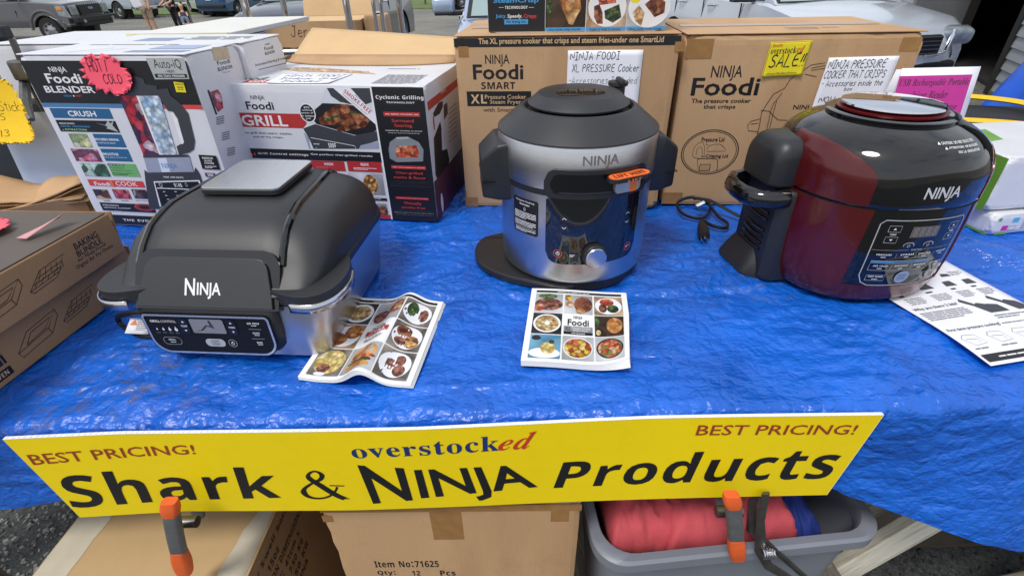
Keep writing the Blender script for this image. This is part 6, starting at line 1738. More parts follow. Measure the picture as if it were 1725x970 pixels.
def tarp_wrinkle(x, s):
    wx = x + .035 * pnoise(x * 4 + 3, s * 4) + .012 * pnoise(x * 13, s * 13 + 5)
    ws = s + .035 * pnoise(x * 4 + 31, s * 4 + 9) + .012 * pnoise(x * 13 + 8, s * 13 + 15)
    calm = .20 + .80 * np.clip(pnoise(x * 3.2 + 7, s * 3.8) * 2.6 + .45, 0, 1)
    h = .0050 * ridge(wx * 6.5, ws * 8) + .0036 * ridge(wx * 14 + 5, ws * 19) * calm + .0030 * ridge(wx * 30, ws * 40 + 3) * calm
    h += .0016 * ridge(x * 62, ws * 22) * calm + .0018 * ridge(wx * 22 + 9, s * 66) * calm + .0006 * pnoise(x * 150, s * 150)
    # long straight creases left from folding the sheet
    for k, c in enumerate((-1.31, -.93, -.55, -.17, .21, .59, .97, 1.35)):
        d = x - c - .012 * pnoise(s * 3 + k, s * 0) - .03 * (s - .7) * (k % 3 - 1)
        h += .0056 * np.exp(-np.abs(d) / .008) * (.4 + .6 * np.clip(pnoise(s * 4 + k * 3, s * 0 + k) * 2 + .5, 0, 1)) * (1 if k % 2 else -1)
    for k, c in enumerate((.10, .33, .56, .79, 1.02, 1.25)):
        d = s - c - .012 * pnoise(x * 3 + k, x * 0) - .02 * x * (k % 3 - 1)
        h += .0056 * np.exp(-np.abs(d) / .008) * (.4 + .6 * np.clip(pnoise(x * 4 + k * 5, x * 0 + k) * 2 + .5, 0, 1)) * (1 if k % 2 else -1)
    return h


hem_pts = np.array([(-2.2, -.25), (-.95, -.20), (-.81, -.184), (-.70, -.162), (-.6, -.17), (-.4, -.186), (-.25, -.190), (0, -.184), (.35, -.188), (.5, -.192),
                    (.6, -.217), (.86, -.304), (1.2, -.36), (2.2, -.42)])
xs = np.linspace(-1.86, 1.86, 760)
y_back, y_front, rad = 1.82, .499, .022
L1 = y_back - (y_front + rad)
n1, n2, n3 = 262, 10, 56
hem = np.interp(xs, hem_pts[:, 0], hem_pts[:, 1]) + .004 * pnoise(xs * 9, xs * 0 + 2) + .002 * pnoise(xs * 30, xs * 0)
P = np.zeros((n1 + n2 + n3, len(xs), 3))
for j in range(n1 + n2 + n3):
    if j < n1:
        f = j / (n1 - 1)
        yv, zv, ny_, nz_, s = y_back - L1 * f, 0 * xs, 0.0, 1.0, L1 * f
    elif j < n1 + n2:
        a = (j - n1 + 1) / n2 * math.pi / 2
        yv, zv, ny_, nz_, s = y_front + rad - rad * math.sin(a), 0 * xs - rad * (1 - math.cos(a)), -math.sin(a), math.cos(a), L1 + rad * a
    else:
        f = (j - n1 - n2 + 1) / n3
        drop = -(hem + rad) * f
        yv, zv, ny_, nz_, s = y_front - .006 * f + 0 * xs, -rad - drop, -1.0, 0.0, L1 + rad * math.pi / 2 + .26 * f
    h = tarp_wrinkle(xs, np.full_like(xs, s))
    lim = .0 if j < n1 + 3 else 1.0
    # big soft folds at the free end by the leaflet and in the front drop
    fold = .030 * np.exp(-(((xs - 1.02) * .77 - (s - .93) * .64) / .05) ** 2) * np.exp(-((xs - 1.05) / .22) ** 2) + .016 * np.exp(-((xs - 1.35) / .12) ** 2)
    hang = 0.0 if j < n1 + n2 else (.014 * np.sin(xs * 9 + 1.2) * (.3 + .7 * (xs > .5)) + .012 * pnoise(xs * 5, xs * 0 + s * 3)) * f
    base = -.0085 + h * (1.0 if j < n1 else .8)
    out = base + (fold if j < n1 + n2 else 0) + hang
    if j >= n1 + n2:
        out = out + np.where(xs > .53, np.clip((xs - .53) * 3, 0, 1) * .035 * f, -.004)
    P[j, :, 0] = xs
    P[j, :, 1] = yv + out * ny_
    P[j, :, 2] = T + zv + out * nz_
tarp = MB().grid(P[::-1]).build('blue_tarp', TARP, None, edge=180)
tag(tarp, 'crinkled bright blue tarp spread over the sale table and hanging down its front', 'tarp')

# ------------------------------------------------------------------ cartons
BOX = {
 'xl': (-.118, 1.245, 0, -5.4, .50, .36, .405),
 'rc': (.397, 1.225, 0, -5.0, .505, .34, .40),
 'gb': (-.673, 1.237, 0, -10.0, .50, .335, .322),
 'bl': (-1.050, 1.186, 0, -9.0, .403, .172, .397),
 'bl2': (-1.020, 1.362, 0, -9.6, .413, .165, .397),
 'st': (-.041, 1.278, .407, -5.5, .393, .26, .22),
 'ub': (-.325, .50, -.76, -1.0, .43, .40, .565),
}


def box_thing(name, key, label, cat, m, group=None, z=None, bev=.003, top='flaps', card=None):
    x, y, dz, rot, W, D, H = BOX[key]
    o = empty(name, (x, y, (T + dz) if dz is not None else 0), R_(rot), label, cat, group)
    mb = MB()
    low = T - .76 if key == 'ub' else 0.0      # the carton under the table reaches down to the ground
    mb.carton(W, D, H + low, -low, 1.0 if m is CARD else .5, x * 7)
    mb.build('carton', m, o)
    if top == 'flaps':       # two long flaps meeting over the middle, standing a little proud
        cm = card or m
        for s in (0, 1):
            d2 = D / 2 - .001
            f = MB()
            f.box((W / 2, D / 2 + (1 if s else -1) * (d2 / 2 + .0006), H + .0016), (W - .002, d2, .0028), rot=(R_(.5 if s else -.5), 0, 0), bev=.001, seg=1)
            f.build('flap', cm, o)
    F = box_faces(W, D, H)
    for fc in ('front', 'right', 'top', 'left'):
        if key + '_' + fc in PRINT:
            prints(o, F[fc], PRINT[key + '_' + fc], base=.0034 if (fc == 'top' and top == 'flaps') else .0003)
    return o, F


box_thing('blender_box', 'bl', 'white and black blender box with a pink HOT / COLD star on its front', 'box', WBOX, 'white kitchen appliance boxes', top='flaps')
box_thing('blender_box', 'bl2', 'white blender box standing right behind the one with the pink star', 'box', WBOX, 'white kitchen appliance boxes')
gb, gbF = box_thing('grill_box', 'gb', 'white grill box with red GRILL band and open brown top flap', 'box', WBOX, 'white kitchen appliance boxes', top=None)
box_thing('pressure_cooker_carton', 'xl', 'brown XL pressure cooker carton with black top band behind the steel cooker', 'box', CARD, 'brown cooker cartons')
box_thing('pressure_cooker_carton', 'rc', 'brown pressure cooker carton carrying the yellow SALE card', 'box', CARD, 'brown cooker cartons')
box_thing('steam_crisp_box', 'st', 'black and blue food photo box lying on top of the XL carton', 'box', WBOX, top=None)
box_thing('shipping_carton', 'ub', 'taped brown carton marked Item No:71625 standing under the table', 'box', CARD, 'brown cartons under the table', top='flaps')
# open inner flap of the grill box: hinged on the back edge, leaning back
W, D, H = BOX['gb'][4:7]
fl = MB()
npts = 18
g = np.zeros((7, npts, 3))
for j in range(7):
    for i in range(npts):
        a = i / (npts - 1)
        b = j / 6
        x = W * (a * (1 - .10 * b) + .055 * b)
        g[j, i] = (x, D - .002 + .105 * b + .004 * math.sin(a * 5) * b, H + .003 + (.070 - .026 * a) * b + .006 * math.sin(a * 3.1) * b * (1 - b))
fl.grid(g)
fl.build('open_flap', CARD_IN, gb, solid=.004)
fl2 = MB()
g = np.zeros((4, npts, 3))
for j in range(4):
    for i in range(npts):
        a, b = i / (npts - 1), j / 3
        g[j, i] = (W * (.02 + .96 * a), D - .004 - (.085 - .05 * abs(2 * a - 1) ** 3) * b * 1.0, H + .004 + .012 * (1 - b) ** 2)
fl2.grid(g)
fl2.build('tuck_flap', CARD, gb, solid=-.003)

# ------------------------------------------------------------------ paper cards fixed to the boxes
def world_place(key, face):
    x, y, dz, rot, W, D, H = BOX[key]
    M4 = Matrix.Translation((x, y, T + (dz or 0))) @ Matrix.Rotation(R_(rot), 4, 'Z')
    f = box_faces(W, D, H)[face]
    return lambda u, v, h=0.0: tuple(M4 @ Vector(f(u, v, h)))


def card(name, label, cat, place, quad, items, m, curl=.004, th=.0006, off=.0016, group=None):
    """sheet of paper taped to a face: quad in face metres, corners lifting a little"""
    q = quad_of(quad)
    o = empty(name, place(*bil(q, .5, 0), off), 0, label, cat, group)
    inv = Vector(o.location)

    def pl(u, v, h=0.0):
        a_, b_ = u, v
        uu, vv = bil(q, a_, b_)
        lift = curl * ((1 - b_) ** 2 * (.4 + .6 * abs(2 * a_ - 1) ** 3) + .35 * b_ * abs(2 * a_ - 1) ** 4)
        return tuple(Vector(place(uu, vv, off + lift + h)) - inv)
    n = 12
    g = np.array([[pl(i / n, j / n) for i in range(n + 1)] for j in range(n + 1)])
    MB().grid(g).build('sheet', m, o, solid=th, edge=180)
    w = (Vector(place(*q[1])) - Vector(place(*q[0]))).length
    prints(o, pl, items, bis=1 / n, bisv=1 / n, base=.0003)
    return o


xlp, rcp, blp, gbp = world_place('xl', 'front'), world_place('rc', 'front'), world_place('bl', 'front'), world_place('gb', 'top')
card('price_sheet', 'white handwritten NINJA FOODI XL PRESSURE COOKER sheet on the XL carton', 'sign', xlp, (.256, .235, .4205, .3765),
     [('h', 'NINJA FOODI', 'pen', (.03, .855, .70, .985), .66), ('h', 'XL PRESSURE Cooker', 'pen', (.06, .675, .97, .805), .66), ('h', '-Accessories Included', 'pen', (.03, .50, .96, .615), .42),
      ('h', 'in box', 'pen', (.3, .34, .66, .43), .66)], WHITE_PAPER, group='paper notices on the cartons')
card('price_sheet', 'white handwritten NINJA PRESSURE COOKER THAT CRISPS sheet on the right carton', 'sign', rcp, [(.3150, .3525), (.4615, .3550), (.460, .235), (.3075, .233)],
     [('h', 'NINJA PRESSURE', 'pen', (.03, .80, .86, .965), .7), ('h', 'COOKER THAT CRISPS', 'pen', (.02, .625, .90, .78), .7), ('h', '- Accessories inside the', 'pen', (.03, .49, .90, .605), .7),
      ('h', 'box', 'pen', (.38, .41, .50, .485), .7), ('h', 'NOW $', 'pen', (.06, .20, .42, .315), .7)], WHITE_PAPER, group='paper notices on the cartons')
card('sale_card', 'yellow card with handwritten SALE!! on the right carton', 'sign', rcp, [(.1837, .3845), (.2706, .3877), (.2663, .3165), (.1791, .3125)],
     [('l', 'darkgrey', [(.02, .02), (.98, .02), (.98, .98), (.02, .98), (.02, .02)], .012), ('t', 'R', 'Quality', 'signred', (.06, .84, .32, .95)), ('t', 'R', 'overstock', 'black', (.06, .66, .68, .85)), ('t', 'I', 'ed', 'signred', (.69, .68, .86, .87)),
      ('h', 'SALE!!', 'pen', (.10, .26, .97, .68), .75), ('t', 'R', 'AlwaysTheBestPrices', 'darkgrey', (.10, .06, .84, .13))], INKS['yellow'], group='paper notices on the cartons')
card('price_sheet', 'white handwritten note lying on top of the grill box', 'sign', gbp, [(.10, .118), (.28, .128), (.275, .012), (.125, .006)],
     [('h', 'NINJA FOODI', 'penblue', (.10, .66, .95, .92), .75), ('h', 'Indoor Grill', 'penblue', (.1, .36, .95, .6), .75), ('h', 'Included', 'penblue', (.2, .08, .8, .3), .75)], WHITE_PAPER, off=.0012, curl=.002, group='paper notices on the cartons')


def star_poly(n, r0, r1, sx=1.0, sy=1.0):
    return [(sx * (r1 if i % 2 else r0) * math.cos(2 * math.pi * i / (2 * n) + .3), sy * (r1 if i % 2 else r0) * math.sin(2 * math.pi * i / (2 * n) + .3)) for i in range(2 * n)]


def burst_poly(w, h, r, n, depth):
    """rounded rectangle cut with zigzag scissors"""
    base = rrect(w, h, r, 4)
    P = [Vector(p) for p in base] + [Vector(base[0])]
    seg = [(P[i + 1] - P[i]).length for i in range(len(P) - 1)]
    tot = sum(seg)
    out = []
    for k in range(2 * n):
        d = tot * k / (2 * n)
        i = 0
        while d > seg[i]:
            d -= seg[i]
            i += 1
        p = P[i].lerp(P[i + 1], d / seg[i])
        out.append(tuple(p * (1 - (depth / p.length if k % 2 else 0))))
    return out


def star(name, label, place, c, poly, m, items, off=.004, bend=.01, group=None):
    o = empty(name, place(c[0], c[1], off), 0, label, 'sign', group)
    inv = Vector(o.location)

    def pl(u, v, h=0.0):
        rr = u * u + v * v
        return tuple(Vector(place(c[0] + u, c[1] + v, off + h + bend * rr / .0036)) - inv)
    mb = MB()
    b = bmesh.new()
    vs = [b.verts.new((u, v, 0)) for u, v in poly]
    b.faces.new(vs)
    bmesh.ops.triangulate(b, faces=b.faces[:])
    for k in range(-6, 7):
        for no in ((1, 0, 0), (0, 1, 0)):
            bmesh.ops.bisect_plane(b, geom=b.verts[:] + b.edges[:] + b.faces[:], dist=1e-6, plane_co=Vector(no) * k * .012, plane_no=no)
    for v in b.verts:
        v.co = pl(v.co.x, v.co.y)
    mb.bm(b, smooth=True)
    mb.build('card_star', m, o, solid=.0007, edge=180)
    prints(o, pl, items, bis=.012, bisv=.012, base=.0005)
    return o


PINK = mat('pink_card', (255, 92, 112), 0.55, var=.03, vs=15)
YSTAR = mat('yellow_card', (250, 204, 26), 0.55, var=.04, vs=12, tint=(255, 216, 40), ts=6)
star('price_star', 'fluorescent pink jagged star reading HOT / COLD on the blender box', blp, (.205, .360), star_poly(17, .061, .046, 1.0, .70),
     PINK, [('h', 'HOT /', 'pen', [(-.036, .030), (.012, .033), (.010, .006), (-.034, .004)], .62), ('h', 'COLD', 'pen', [(-.012, .002), (.034, .004), (.034, -.018), (-.012, -.020)], .62)], bend=.003, group='jagged price stars')

# ------------------------------------------------------------------ yellow sign hung on the front of the table
SIGN_Y = mat('yellow_sign_print', (240, 212, 4), 0.34, var=.025, vs=5, tint=(214, 190, 20), ts=45, tamt=.12, bump=.04, bs=30)
SIGN_W = mat('white_fluted_plastic', (228, 230, 234), 0.45, var=.08, vs=300)
sx0, sz0, SW, SH = -.702, T - .1795, 1.207, .178
s_top = ([-.715, -.551, -.223, -.132, .077, .196, .516], [.4835, .489, .4865, .486, .491, .4935, .4915])
s_bot = ([-.688, -.528, -.257, -.068, .043, .494], [.480, .487, .484, .4855, .487, .490])
sign = empty('table_sign', (sx0 + SW / 2, .488, sz0), 0, 'long yellow Shark & NINJA Products sign clamped along the table front', 'sign')


def sign_pl(u, v, h=0.0):
    x = sx0 + u
    b = v / SH
    xt, xb = x + .012 * (2 * u / SW - 1) * (2 * b - 1), 0
    y = np.interp(xt, *s_top) * b + np.interp(xt, *s_bot) * (1 - b)
    y += .0015 * math.sin(x * 7.0)
    return (xt - sign.location[0], y - h - .002 - sign.location[1], sz0 + v - sign.location[2])


nu = 80
g = np.array([[sign_pl(SW * i / nu, SH * j / 4) for i in range(nu + 1)] for j in range(5)])
MB().grid(g).build('sign_face', SIGN_Y, sign, edge=180)
g2 = np.array([[sign_pl(SW * i / nu, SH * j / 4, -.0045) for i in range(nu + 1)] for j in range(5)])
MB().grid(g2[:, ::-1]).build('sign_back', SIGN_W, sign, edge=180)
ge = np.array([[sign_pl(SW * i / nu, SH + .0005, hh) for i in range(nu + 1)] for hh in (.0006, -.005)])
MB().grid(ge).build('fluted_edge', SIGN_W, sign, edge=180)
fe = MB()
for i in range(151):       # the open flutes along the top edge
    u = SW * (i + .5) / 151
    a = [sign_pl(u + dx, SH + .0012, hh) for dx, hh in ((-.0008, -.0045), (.0008, -.0045), (.0008, .0002), (-.0008, .0002))]
    b = [sign_pl(u + dx, SH - .001, hh) for dx, hh in ((-.0008, -.0045), (.0008, -.0045), (.0008, .0002), (-.0008, .0002))]
    fe.loft([a, b], smooth=False)
fo_ = fe.build('flutes', SIGN_W, sign)
fo_['kind'] = 'stuff'
for uu in (0, SW):
    ge = np.array([[sign_pl(uu, SH * j / 4, hh) for j in range(5)] for hh in (.0004, -.005)])
    MB().grid(ge).build('cut_edge', SIGN_W, sign, edge=180)
prints(sign, sign_pl, PRINT['sign'], bis=.02, base=.0005)

# ------------------------------------------------------------------ spring clamps
ORANGE_PL = mat('orange_rubber', (226, 98, 40), 0.6, var=.12, vs=60, bump=.2, bs=300, tint=(200, 80, 30), ts=30, tamt=.5)
CLAMP_GREY = mat('grey_cast_metal', (112, 114, 116), 0.5, .5, var=.15, vs=60, bump=.2, bs=300)
DARK_STEEL = mat('dark_steel', (112, 110, 106), 0.34, .9, var=.25, vs=40, bump=.1, bs=200)


def spring_clamp(x, top, bot, label, tilt):
    o = empty('spring_clamp', (x, .46, bot), 0, label, 'clamp', 'orange tipped spring clamps')
    L = top - bot
    ax = lambda f: Vector((tilt * (f - 1) * L, 0, f * L))

    def arm(y0, f0, f1, w, t, m, nm, par, bow=.0):
        secs = []
        n = 8
        for i in range(n + 1):
            f = f0 + (f1 - f0) * i / n
            p = ax(f)
            e = .82 + .18 * math.sin(math.pi * i / n) if nm != 'arm' else 1
            yb = y0 + bow * math.sin(math.pi * f)
            secs.append([(p.x + a * e, yb + b * e, p.z) for a, b in rrect(w, t, min(w, t) * .35, 3)])
        return MB().loft(secs).build(nm, m, par)
    arm(-.012, .28, .86, .024, .014, CLAMP_GREY, 'arm', o, -.004)
    arm(-.012, .84, 1.0, .027, .017, ORANGE_PL, 'jaw_pad', o, -.004)
    arm(-.012, 0.0, .37, .028, .020, ORANGE_PL, 'grip', o, -.004)
    arm(.035, .35, .80, .021, .010, CLAMP_GREY, 'arm', o, .01)
    arm(.052, .80, 1.0, .022, .013, ORANGE_PL, 'jaw_pad', o, 0)
    p = ax(.55)
    MB().tube([(p.x - .02, .010, p.z), (p.x + .02, .010, p.z)], .009, 14).build('spring', DARK_STEEL, o)
    return o


spring_clamp(-.500, T - .098, T - .288, 'orange and grey spring clamp gripping the sign below the word Shark', .25)
spring_clamp(.312, T - .114, T - .283, 'orange and grey spring clamp gripping the sign below the word Products', -.27)
mc = empty('metal_clamp', (.41, .50, T - .36), 0, 'dark steel spring clamp with coil spring hanging over the grey tote', 'clamp')
for sgn, yy_ in ((-1, -.03), (1, .0)):
    pts = [(-.018 + .004 * sgn, yy_ + .01, .20), (-.02, yy_, .14), (-.012, yy_ - .012, .085), (.018 + .01 * sgn, yy_ - .02, .045), (.065 + .012 * sgn, yy_ - .025 - .01 * sgn, .0), (.10 + .012 * sgn, yy_ - .03 - .012 * sgn, -.035)]
    MB().tube(pts, [.007, .008, .011, .008, .007, .007], 8, flat=.5).build('jaw_arm', DARK_STEEL, mc)
co = []
for i in range(61):
    a = i / 60 * 5 * 2 * math.pi
    co.append((-.012 + .020 * (i / 60), -.048 + .009 * math.cos(a), .082 + .009 * math.sin(a)))
MB().tube(co, .0016, 6).build('coil_spring', CHROME, mc)


# ------------------------------------------------------------------ recipe booklets and leaflet
PAGE = mat('booklet_pages', (222, 222, 220), 0.6, var=.10, vs=400, stretch=(1, 1, 8))
GLOSSP = mat('glossy_cover', (236, 237, 238), 0.22, var=.01)


def booklet(loc, rot, W, Hh, th, shape, label, items):
    o = empty('recipe_booklet', loc, R_(rot), label, 'booklet', 'recipe booklets')

    def pl(u, v, h=0.0):
        du, dv, dz = shape(u / W, v / Hh)
        return (u + du, v + dv, th + dz + h)
    n, m_ = 40, 24
    g = np.array([[pl(W * i / n, Hh * j / m_) for i in range(n + 1)] for j in range(m_ + 1)])
    MB().grid(g).build('cover', GLOSSP, o, edge=180)
    pg = MB()
    ring = [(i / n, 0) for i in range(n)] + [(1, j / m_) for j in range(m_)] + [(1 - i / n, 1) for i in range(n)] + [(0, 1 - j / m_) for j in range(m_)]
    lays = 5
    secs = []
    for k in range(lays * 2):
        f = (k // 2 + (k % 2) * .8) / lays
        ins = .0008 * (k % 2) + .0002
        sec = []
        for a, b in ring:
            du, dv, dz = shape(a, b)
            fz = max(f, 0)
            sec.append((W * a + du * (.75 + .25 * f) + (.5 - a) * 2 * ins, Hh * b + dv * (.2 + .8 * f) + (.5 - b) * 2 * ins, .001 + (th - .0014) * f + dz * (1 - (1 - f) * .12)))
        secs.append(sec)
    pg.loft(secs, smooth=False, caps=(False, False))
    pg.build('pages', PAGE, o)
    prints(o, pl, items, bis=W / 40, bisv=Hh / 24, base=.0004)
    return o


def photo_grid(W, H, kinds, centre):
    its = [('r', 'black', .010, H - .014, W - .010, H - .007), ('s', 'white', .05, H - .0125, W - .03, H - .009, 1)]
    cw, ch = (W - .026) / 3, (H - .032) / 3
    for r in range(3):
        for c in range(3):
            k = kinds[r * 3 + c]
            u0, v1 = .010 + c * (cw + .003), H - .018 - r * (ch + .003)
            u1, v0 = u0 + cw, v1 - ch
            if not k:
                its += [(t[0], *t[1:]) for t in centre(u0, v0, cw, ch)]
                continue
            bg, dish, fd, rr = k
            its.append(('r', bg, u0, v0, u1, v1))
            cu, cv = (u0 + u1) / 2, (v0 + v1) / 2
            if dish:
                its.append(('e', dish, cu, cv, cw * .47, ch * .44))
            if isinstance(fd, str):
                its.append(('e', fd, cu, cv, cw * rr, ch * rr * .92))
            else:
                for (m, a0, b0, a1, b1) in fd:
                    its.append(('e', m, u0 + cw * (a0 + a1) / 2, v0 + ch * (b0 + b1) / 2, cw * abs(a1 - a0) / 2, ch * abs(b1 - b0) / 2))
    return its


def c_xl(u, v, w, h):
    return [('t', 'bc', 'NINJA', 'black', (u + w * .34, v + h * .80, u + w * .64, v + h * .93)), ('t', 'B', 'Foodi', 'black', (u + w * .14, v + h * .46, u + w * .86, v + h * .76)),
            ('r', 'greyprint', u + .001, v + h * .16, u + w - .001, v + h * .42), ('t', 'S', 'XL', 'black', (u + w * .07, v + h * .20, u + w * .25, v + h * .38)),
            ('t', 'b', 'Pressure Cooker', 'white', (u + w * .29, v + h * .30, u + w * .93, v + h * .40)), ('t', 'b', 'Steam Fryer', 'white', (u + w * .32, v + h * .18, u + w * .85, v + h * .28)),
            ('r', 'black', u + .001, v + h * .04, u + w - .001, v + h * .16), ('t', 'b', 'with SmartLid', 'white', (u + w * .28, v + h * .065, u + w * .72, v + h * .14))]


def c_gr(u, v, w, h):
    return [('t', 'bc', 'NINJA', 'black', (u + w * .36, v + h * .84, u + w * .64, v + h * .92)), ('t', 'B', 'Foodi', 'black', (u + w * .26, v + h * .70, u + w * .74, v + h * .82)), ('r', 'red2', u + w * .1, v + h * .48, u + w * .92, v + h * .68),
            ('t', 'B', 'GRILL', 'white', (u + w * .18, v + h * .51, u + w * .84, v + h * .65)), ('s', 'grey', u + w * .14, v + h * .40, u + w * .86, v + h * .45, 1), ('s', 'grey', u + w * .18, v + h * .18, u + w * .82, v + h * .32, 3)]


P_ = 'paper'
xl_kinds = [('food_ltgrey', None, [('food_meat', .0, .1, 1.0, .75), ('food_herb', .1, .72, .8, 1.0), ('food_carrot', .0, .05, .34, .45)], 0),
            ('food_ltgrey', None, [('food_potato', .02, .66, .3, .98), ('food_steak', .34, .08, 1.0, .92), ('food_bread', .04, .3, .34, .66), ('food_bread', .4, .0, .74, .3)], 0),
            ('food_woodpale', P_, [('food_carrot', .2, .5, .7, .9), ('food_steak', .16, .15, .45, .6), ('food_broc', .45, .15, .86, .58)], 0),
            ('food_dark', P_, [('food_pasta', .1, .12, .9, .88), ('paper', .42, .4, .6, .6)], 0), None,
            ('food_wood', None, [('food_chicken', .4, .12, .96, .92), ('food_cheese', .04, .05, .2, .3), ('food_herb', .0, .5, .16, .95)], 0),
            ('food_bluecloth', None, [('paper', .0, -.0, 1.0, .42), ('food_cheese', .36, .18, .84, .66), ('food_dark', .05, .74, .35, .95), ('food_dark', .62, .6, .8, .78)], 0),
            ('food_ltgrey', P_, 'food_potato', .44), ('food_ltgrey', 'food_dark', 'food_stew', .42)]
gr_kinds = [('food_dark', P_, 'food_pasta', .38), ('food_ltgrey', None, [('food_pizza', .5, .3, 1.0, 1.0), ('food_meat', .05, .0, .6, .6)], 0),
            ('food_stone', P_, [('food_herb', .14, .3, .5, .9), ('food_meat', .54, .2, .86, .75)], 0),
            ('food_woodpale', P_, [('food_pizza', .0, .1, .6, .6), ('food_pizza', .4, .4, 1.0, 1.0)], 0), None, ('food_stone', P_, [('food_steak', .12, .45, .6, .9), ('food_fries', .4, .12, .9, .6), ('food_meat', .15, .15, .5, .45)], 0),
            ('food_stone', 'food_cheese', [('food_meat', .2, .1, .6, .42), ('paper', .2, -.0, .55, .12)], 0), ('food_ltgrey', None, [('food_bun', .1, .42, .95, .96), ('food_carrot', .12, .38, .98, .55), ('food_herb', .1, .24, .9, .42), ('food_bun', .1, .05, .9, .3)], 0),
            ('food_stone', P_, [('food_meat', .16, .3, .5, .68), ('food_meat', .42, .48, .76, .86), ('food_meat', .46, .12, .84, .52)], 0)]


def sh_xl(a, b):
    lift = .010 * max(0, (a - .55) / .45) ** 2 * max(0, 1 - b * 1.4) ** 1.0
    return (-.010 * max(0, (a - .6) / .4) ** 2 * max(0, 1 - b * 1.5), .012 * max(0, (a - .5) / .5) ** 2 * max(0, 1 - b * 1.3), lift + .001 * math.sin(a * 6))


booklet((.011, .606, T + .001), -7.5, .179, .212, .0115, sh_xl, 'recipe booklet with black and white cover block and nine food photos', photo_grid(.179, .212, xl_kinds, c_xl))


def sh_gr(a, b):
    z = .024 * math.exp(-((a - .56 - .10 * b) / .14) ** 2) + .003 * math.exp(-((a - .0) / .1) ** 2) + .006 * max(0, a - .8) * 0
    return (-.016 * a, 0, z * (1.0 - .25 * b))


booklet((-.335, .583, T + .001), -7.0, .195, .225, .0065, sh_gr, 'wavy recipe booklet with red grill title, tucked beside the black grill', photo_grid(.195, .225, gr_kinds, c_gr))

leaf = empty('cooking_leaflet', (.735, .576, T + .0035), R_(10), 'black and white printed leaflet partly under the wine red cooker', 'leaflet')
LW, LH = .216, .300


def leaf_pl(u, v, h=0.0):
    a, b = u / LW, v / LH
    return (u + (-.06) * (b) * 0, v, .002 + h + .003 * math.sin(b * 7) * (1 - a) ** 1 + .004 * math.sin(a * 3.0) * b)


g = np.array([[leaf_pl(LW * i / 14, LH * j / 20) for i in range(15)] for j in range(21)])
MB().grid(g).build('sheet', WHITE_PAPER, leaf, solid=.0005, edge=180)
its = [('p', 'black', [(.0, LH - .012), (.0, LH - .045), (.06, LH - .05), (.12, LH - .047), (.165, LH - .030), (.165, LH - .012)]), ('t', 'B', 'Foodi', 'white', (.055, LH - .036, .125, LH - .016)), ('s', 'white', .03, LH - .0445, .10, LH - .040, 1), ('s', 'grey', .07, LH - .075, .14, LH - .055, 3), ('s', 'black', .02, LH - .062, .06, LH - .055, 1),
       ('p', 'darkgrey', [(.150, LH - .070), (.155, LH - .06), (.17, LH - .062), (.172, LH - .07)]), ('s', 'grey', .175, LH - .07, .205, LH - .055, 3)]
for k, (x, w) in enumerate(((.02, .035), (.075, .035), (.13, .03), (.175, .03))):
    its += [('p', 'darkgrey', [(x, LH - .10), (x + .004, LH - .085), (x + w * .7, LH - .084), (x + w * .8, LH - .1)]), ('s', 'black', x, LH - .114, x + w * .5, LH - .105, 1), ('s', 'grey', x, LH - .138, x + w, LH - .117, 4)]
its += [('t', 'b', 'Why are there 2 lids?', 'black', (.008, .143, .098, .153)), ('s', 'grey', .008, .112, .10, .138, 5)]
for x in (.105, .165):
    its += [('p', 'darkgrey', [(x, .152), (x + .006, .160), (x + .02, .140), (x + .026, .143), (x + .042, .135), (x + .052, .112), (x + .024, .112), (x + .014, .135)])]
its += [('p', 'darkgrey', [(x, .112), (x - .002, .130), (x + .008, .137), (x + .026, .132), (x + .03, .112)]) for x in (.138,)]
its += [('s', 'grey', .125, .094, .195, .106, 2), ('t', 'b', 'First time pressure cooking?', 'black', (.008, .078, .112, .087)), ('s', 'grey', .116, .080, .2, .085, 1)]
for x in (.01, .06, .11, .16):
    its += [('l', 'grey', [(x, .060), (x + .008, .068), (x + .03, .066), (x + .034, .045), (x + .01, .042), (x, .060)], .0008), ('l', 'grey', [(x + .006, .058), (x + .026, .056), (x + .024, .047)], .0008), ('s', 'grey', x, .032, x + .036, .038, 1)]
its += [('r', 'black', .004, .006, LW - .004, .022), ('s', 'white', .03, .011, LW - .01, .017, 1)]
prints(leaf, leaf_pl, its, bis=LW / 14, bisv=LH / 20, base=.0004)

# ------------------------------------------------------------------ baking bundle boxes at the left
KRAFT = mat('brown_kraft', (156, 122, 86), 0.72, var=.05, vs=10, bump=.1, bs=300, tint=(140, 106, 72), ts=4, tamt=.5)
KRAFT_TOP = mat('dark_kraft_top', (88, 80, 74), 0.55, var=.05, vs=10, tint=(76, 68, 62), ts=5, tamt=.5)


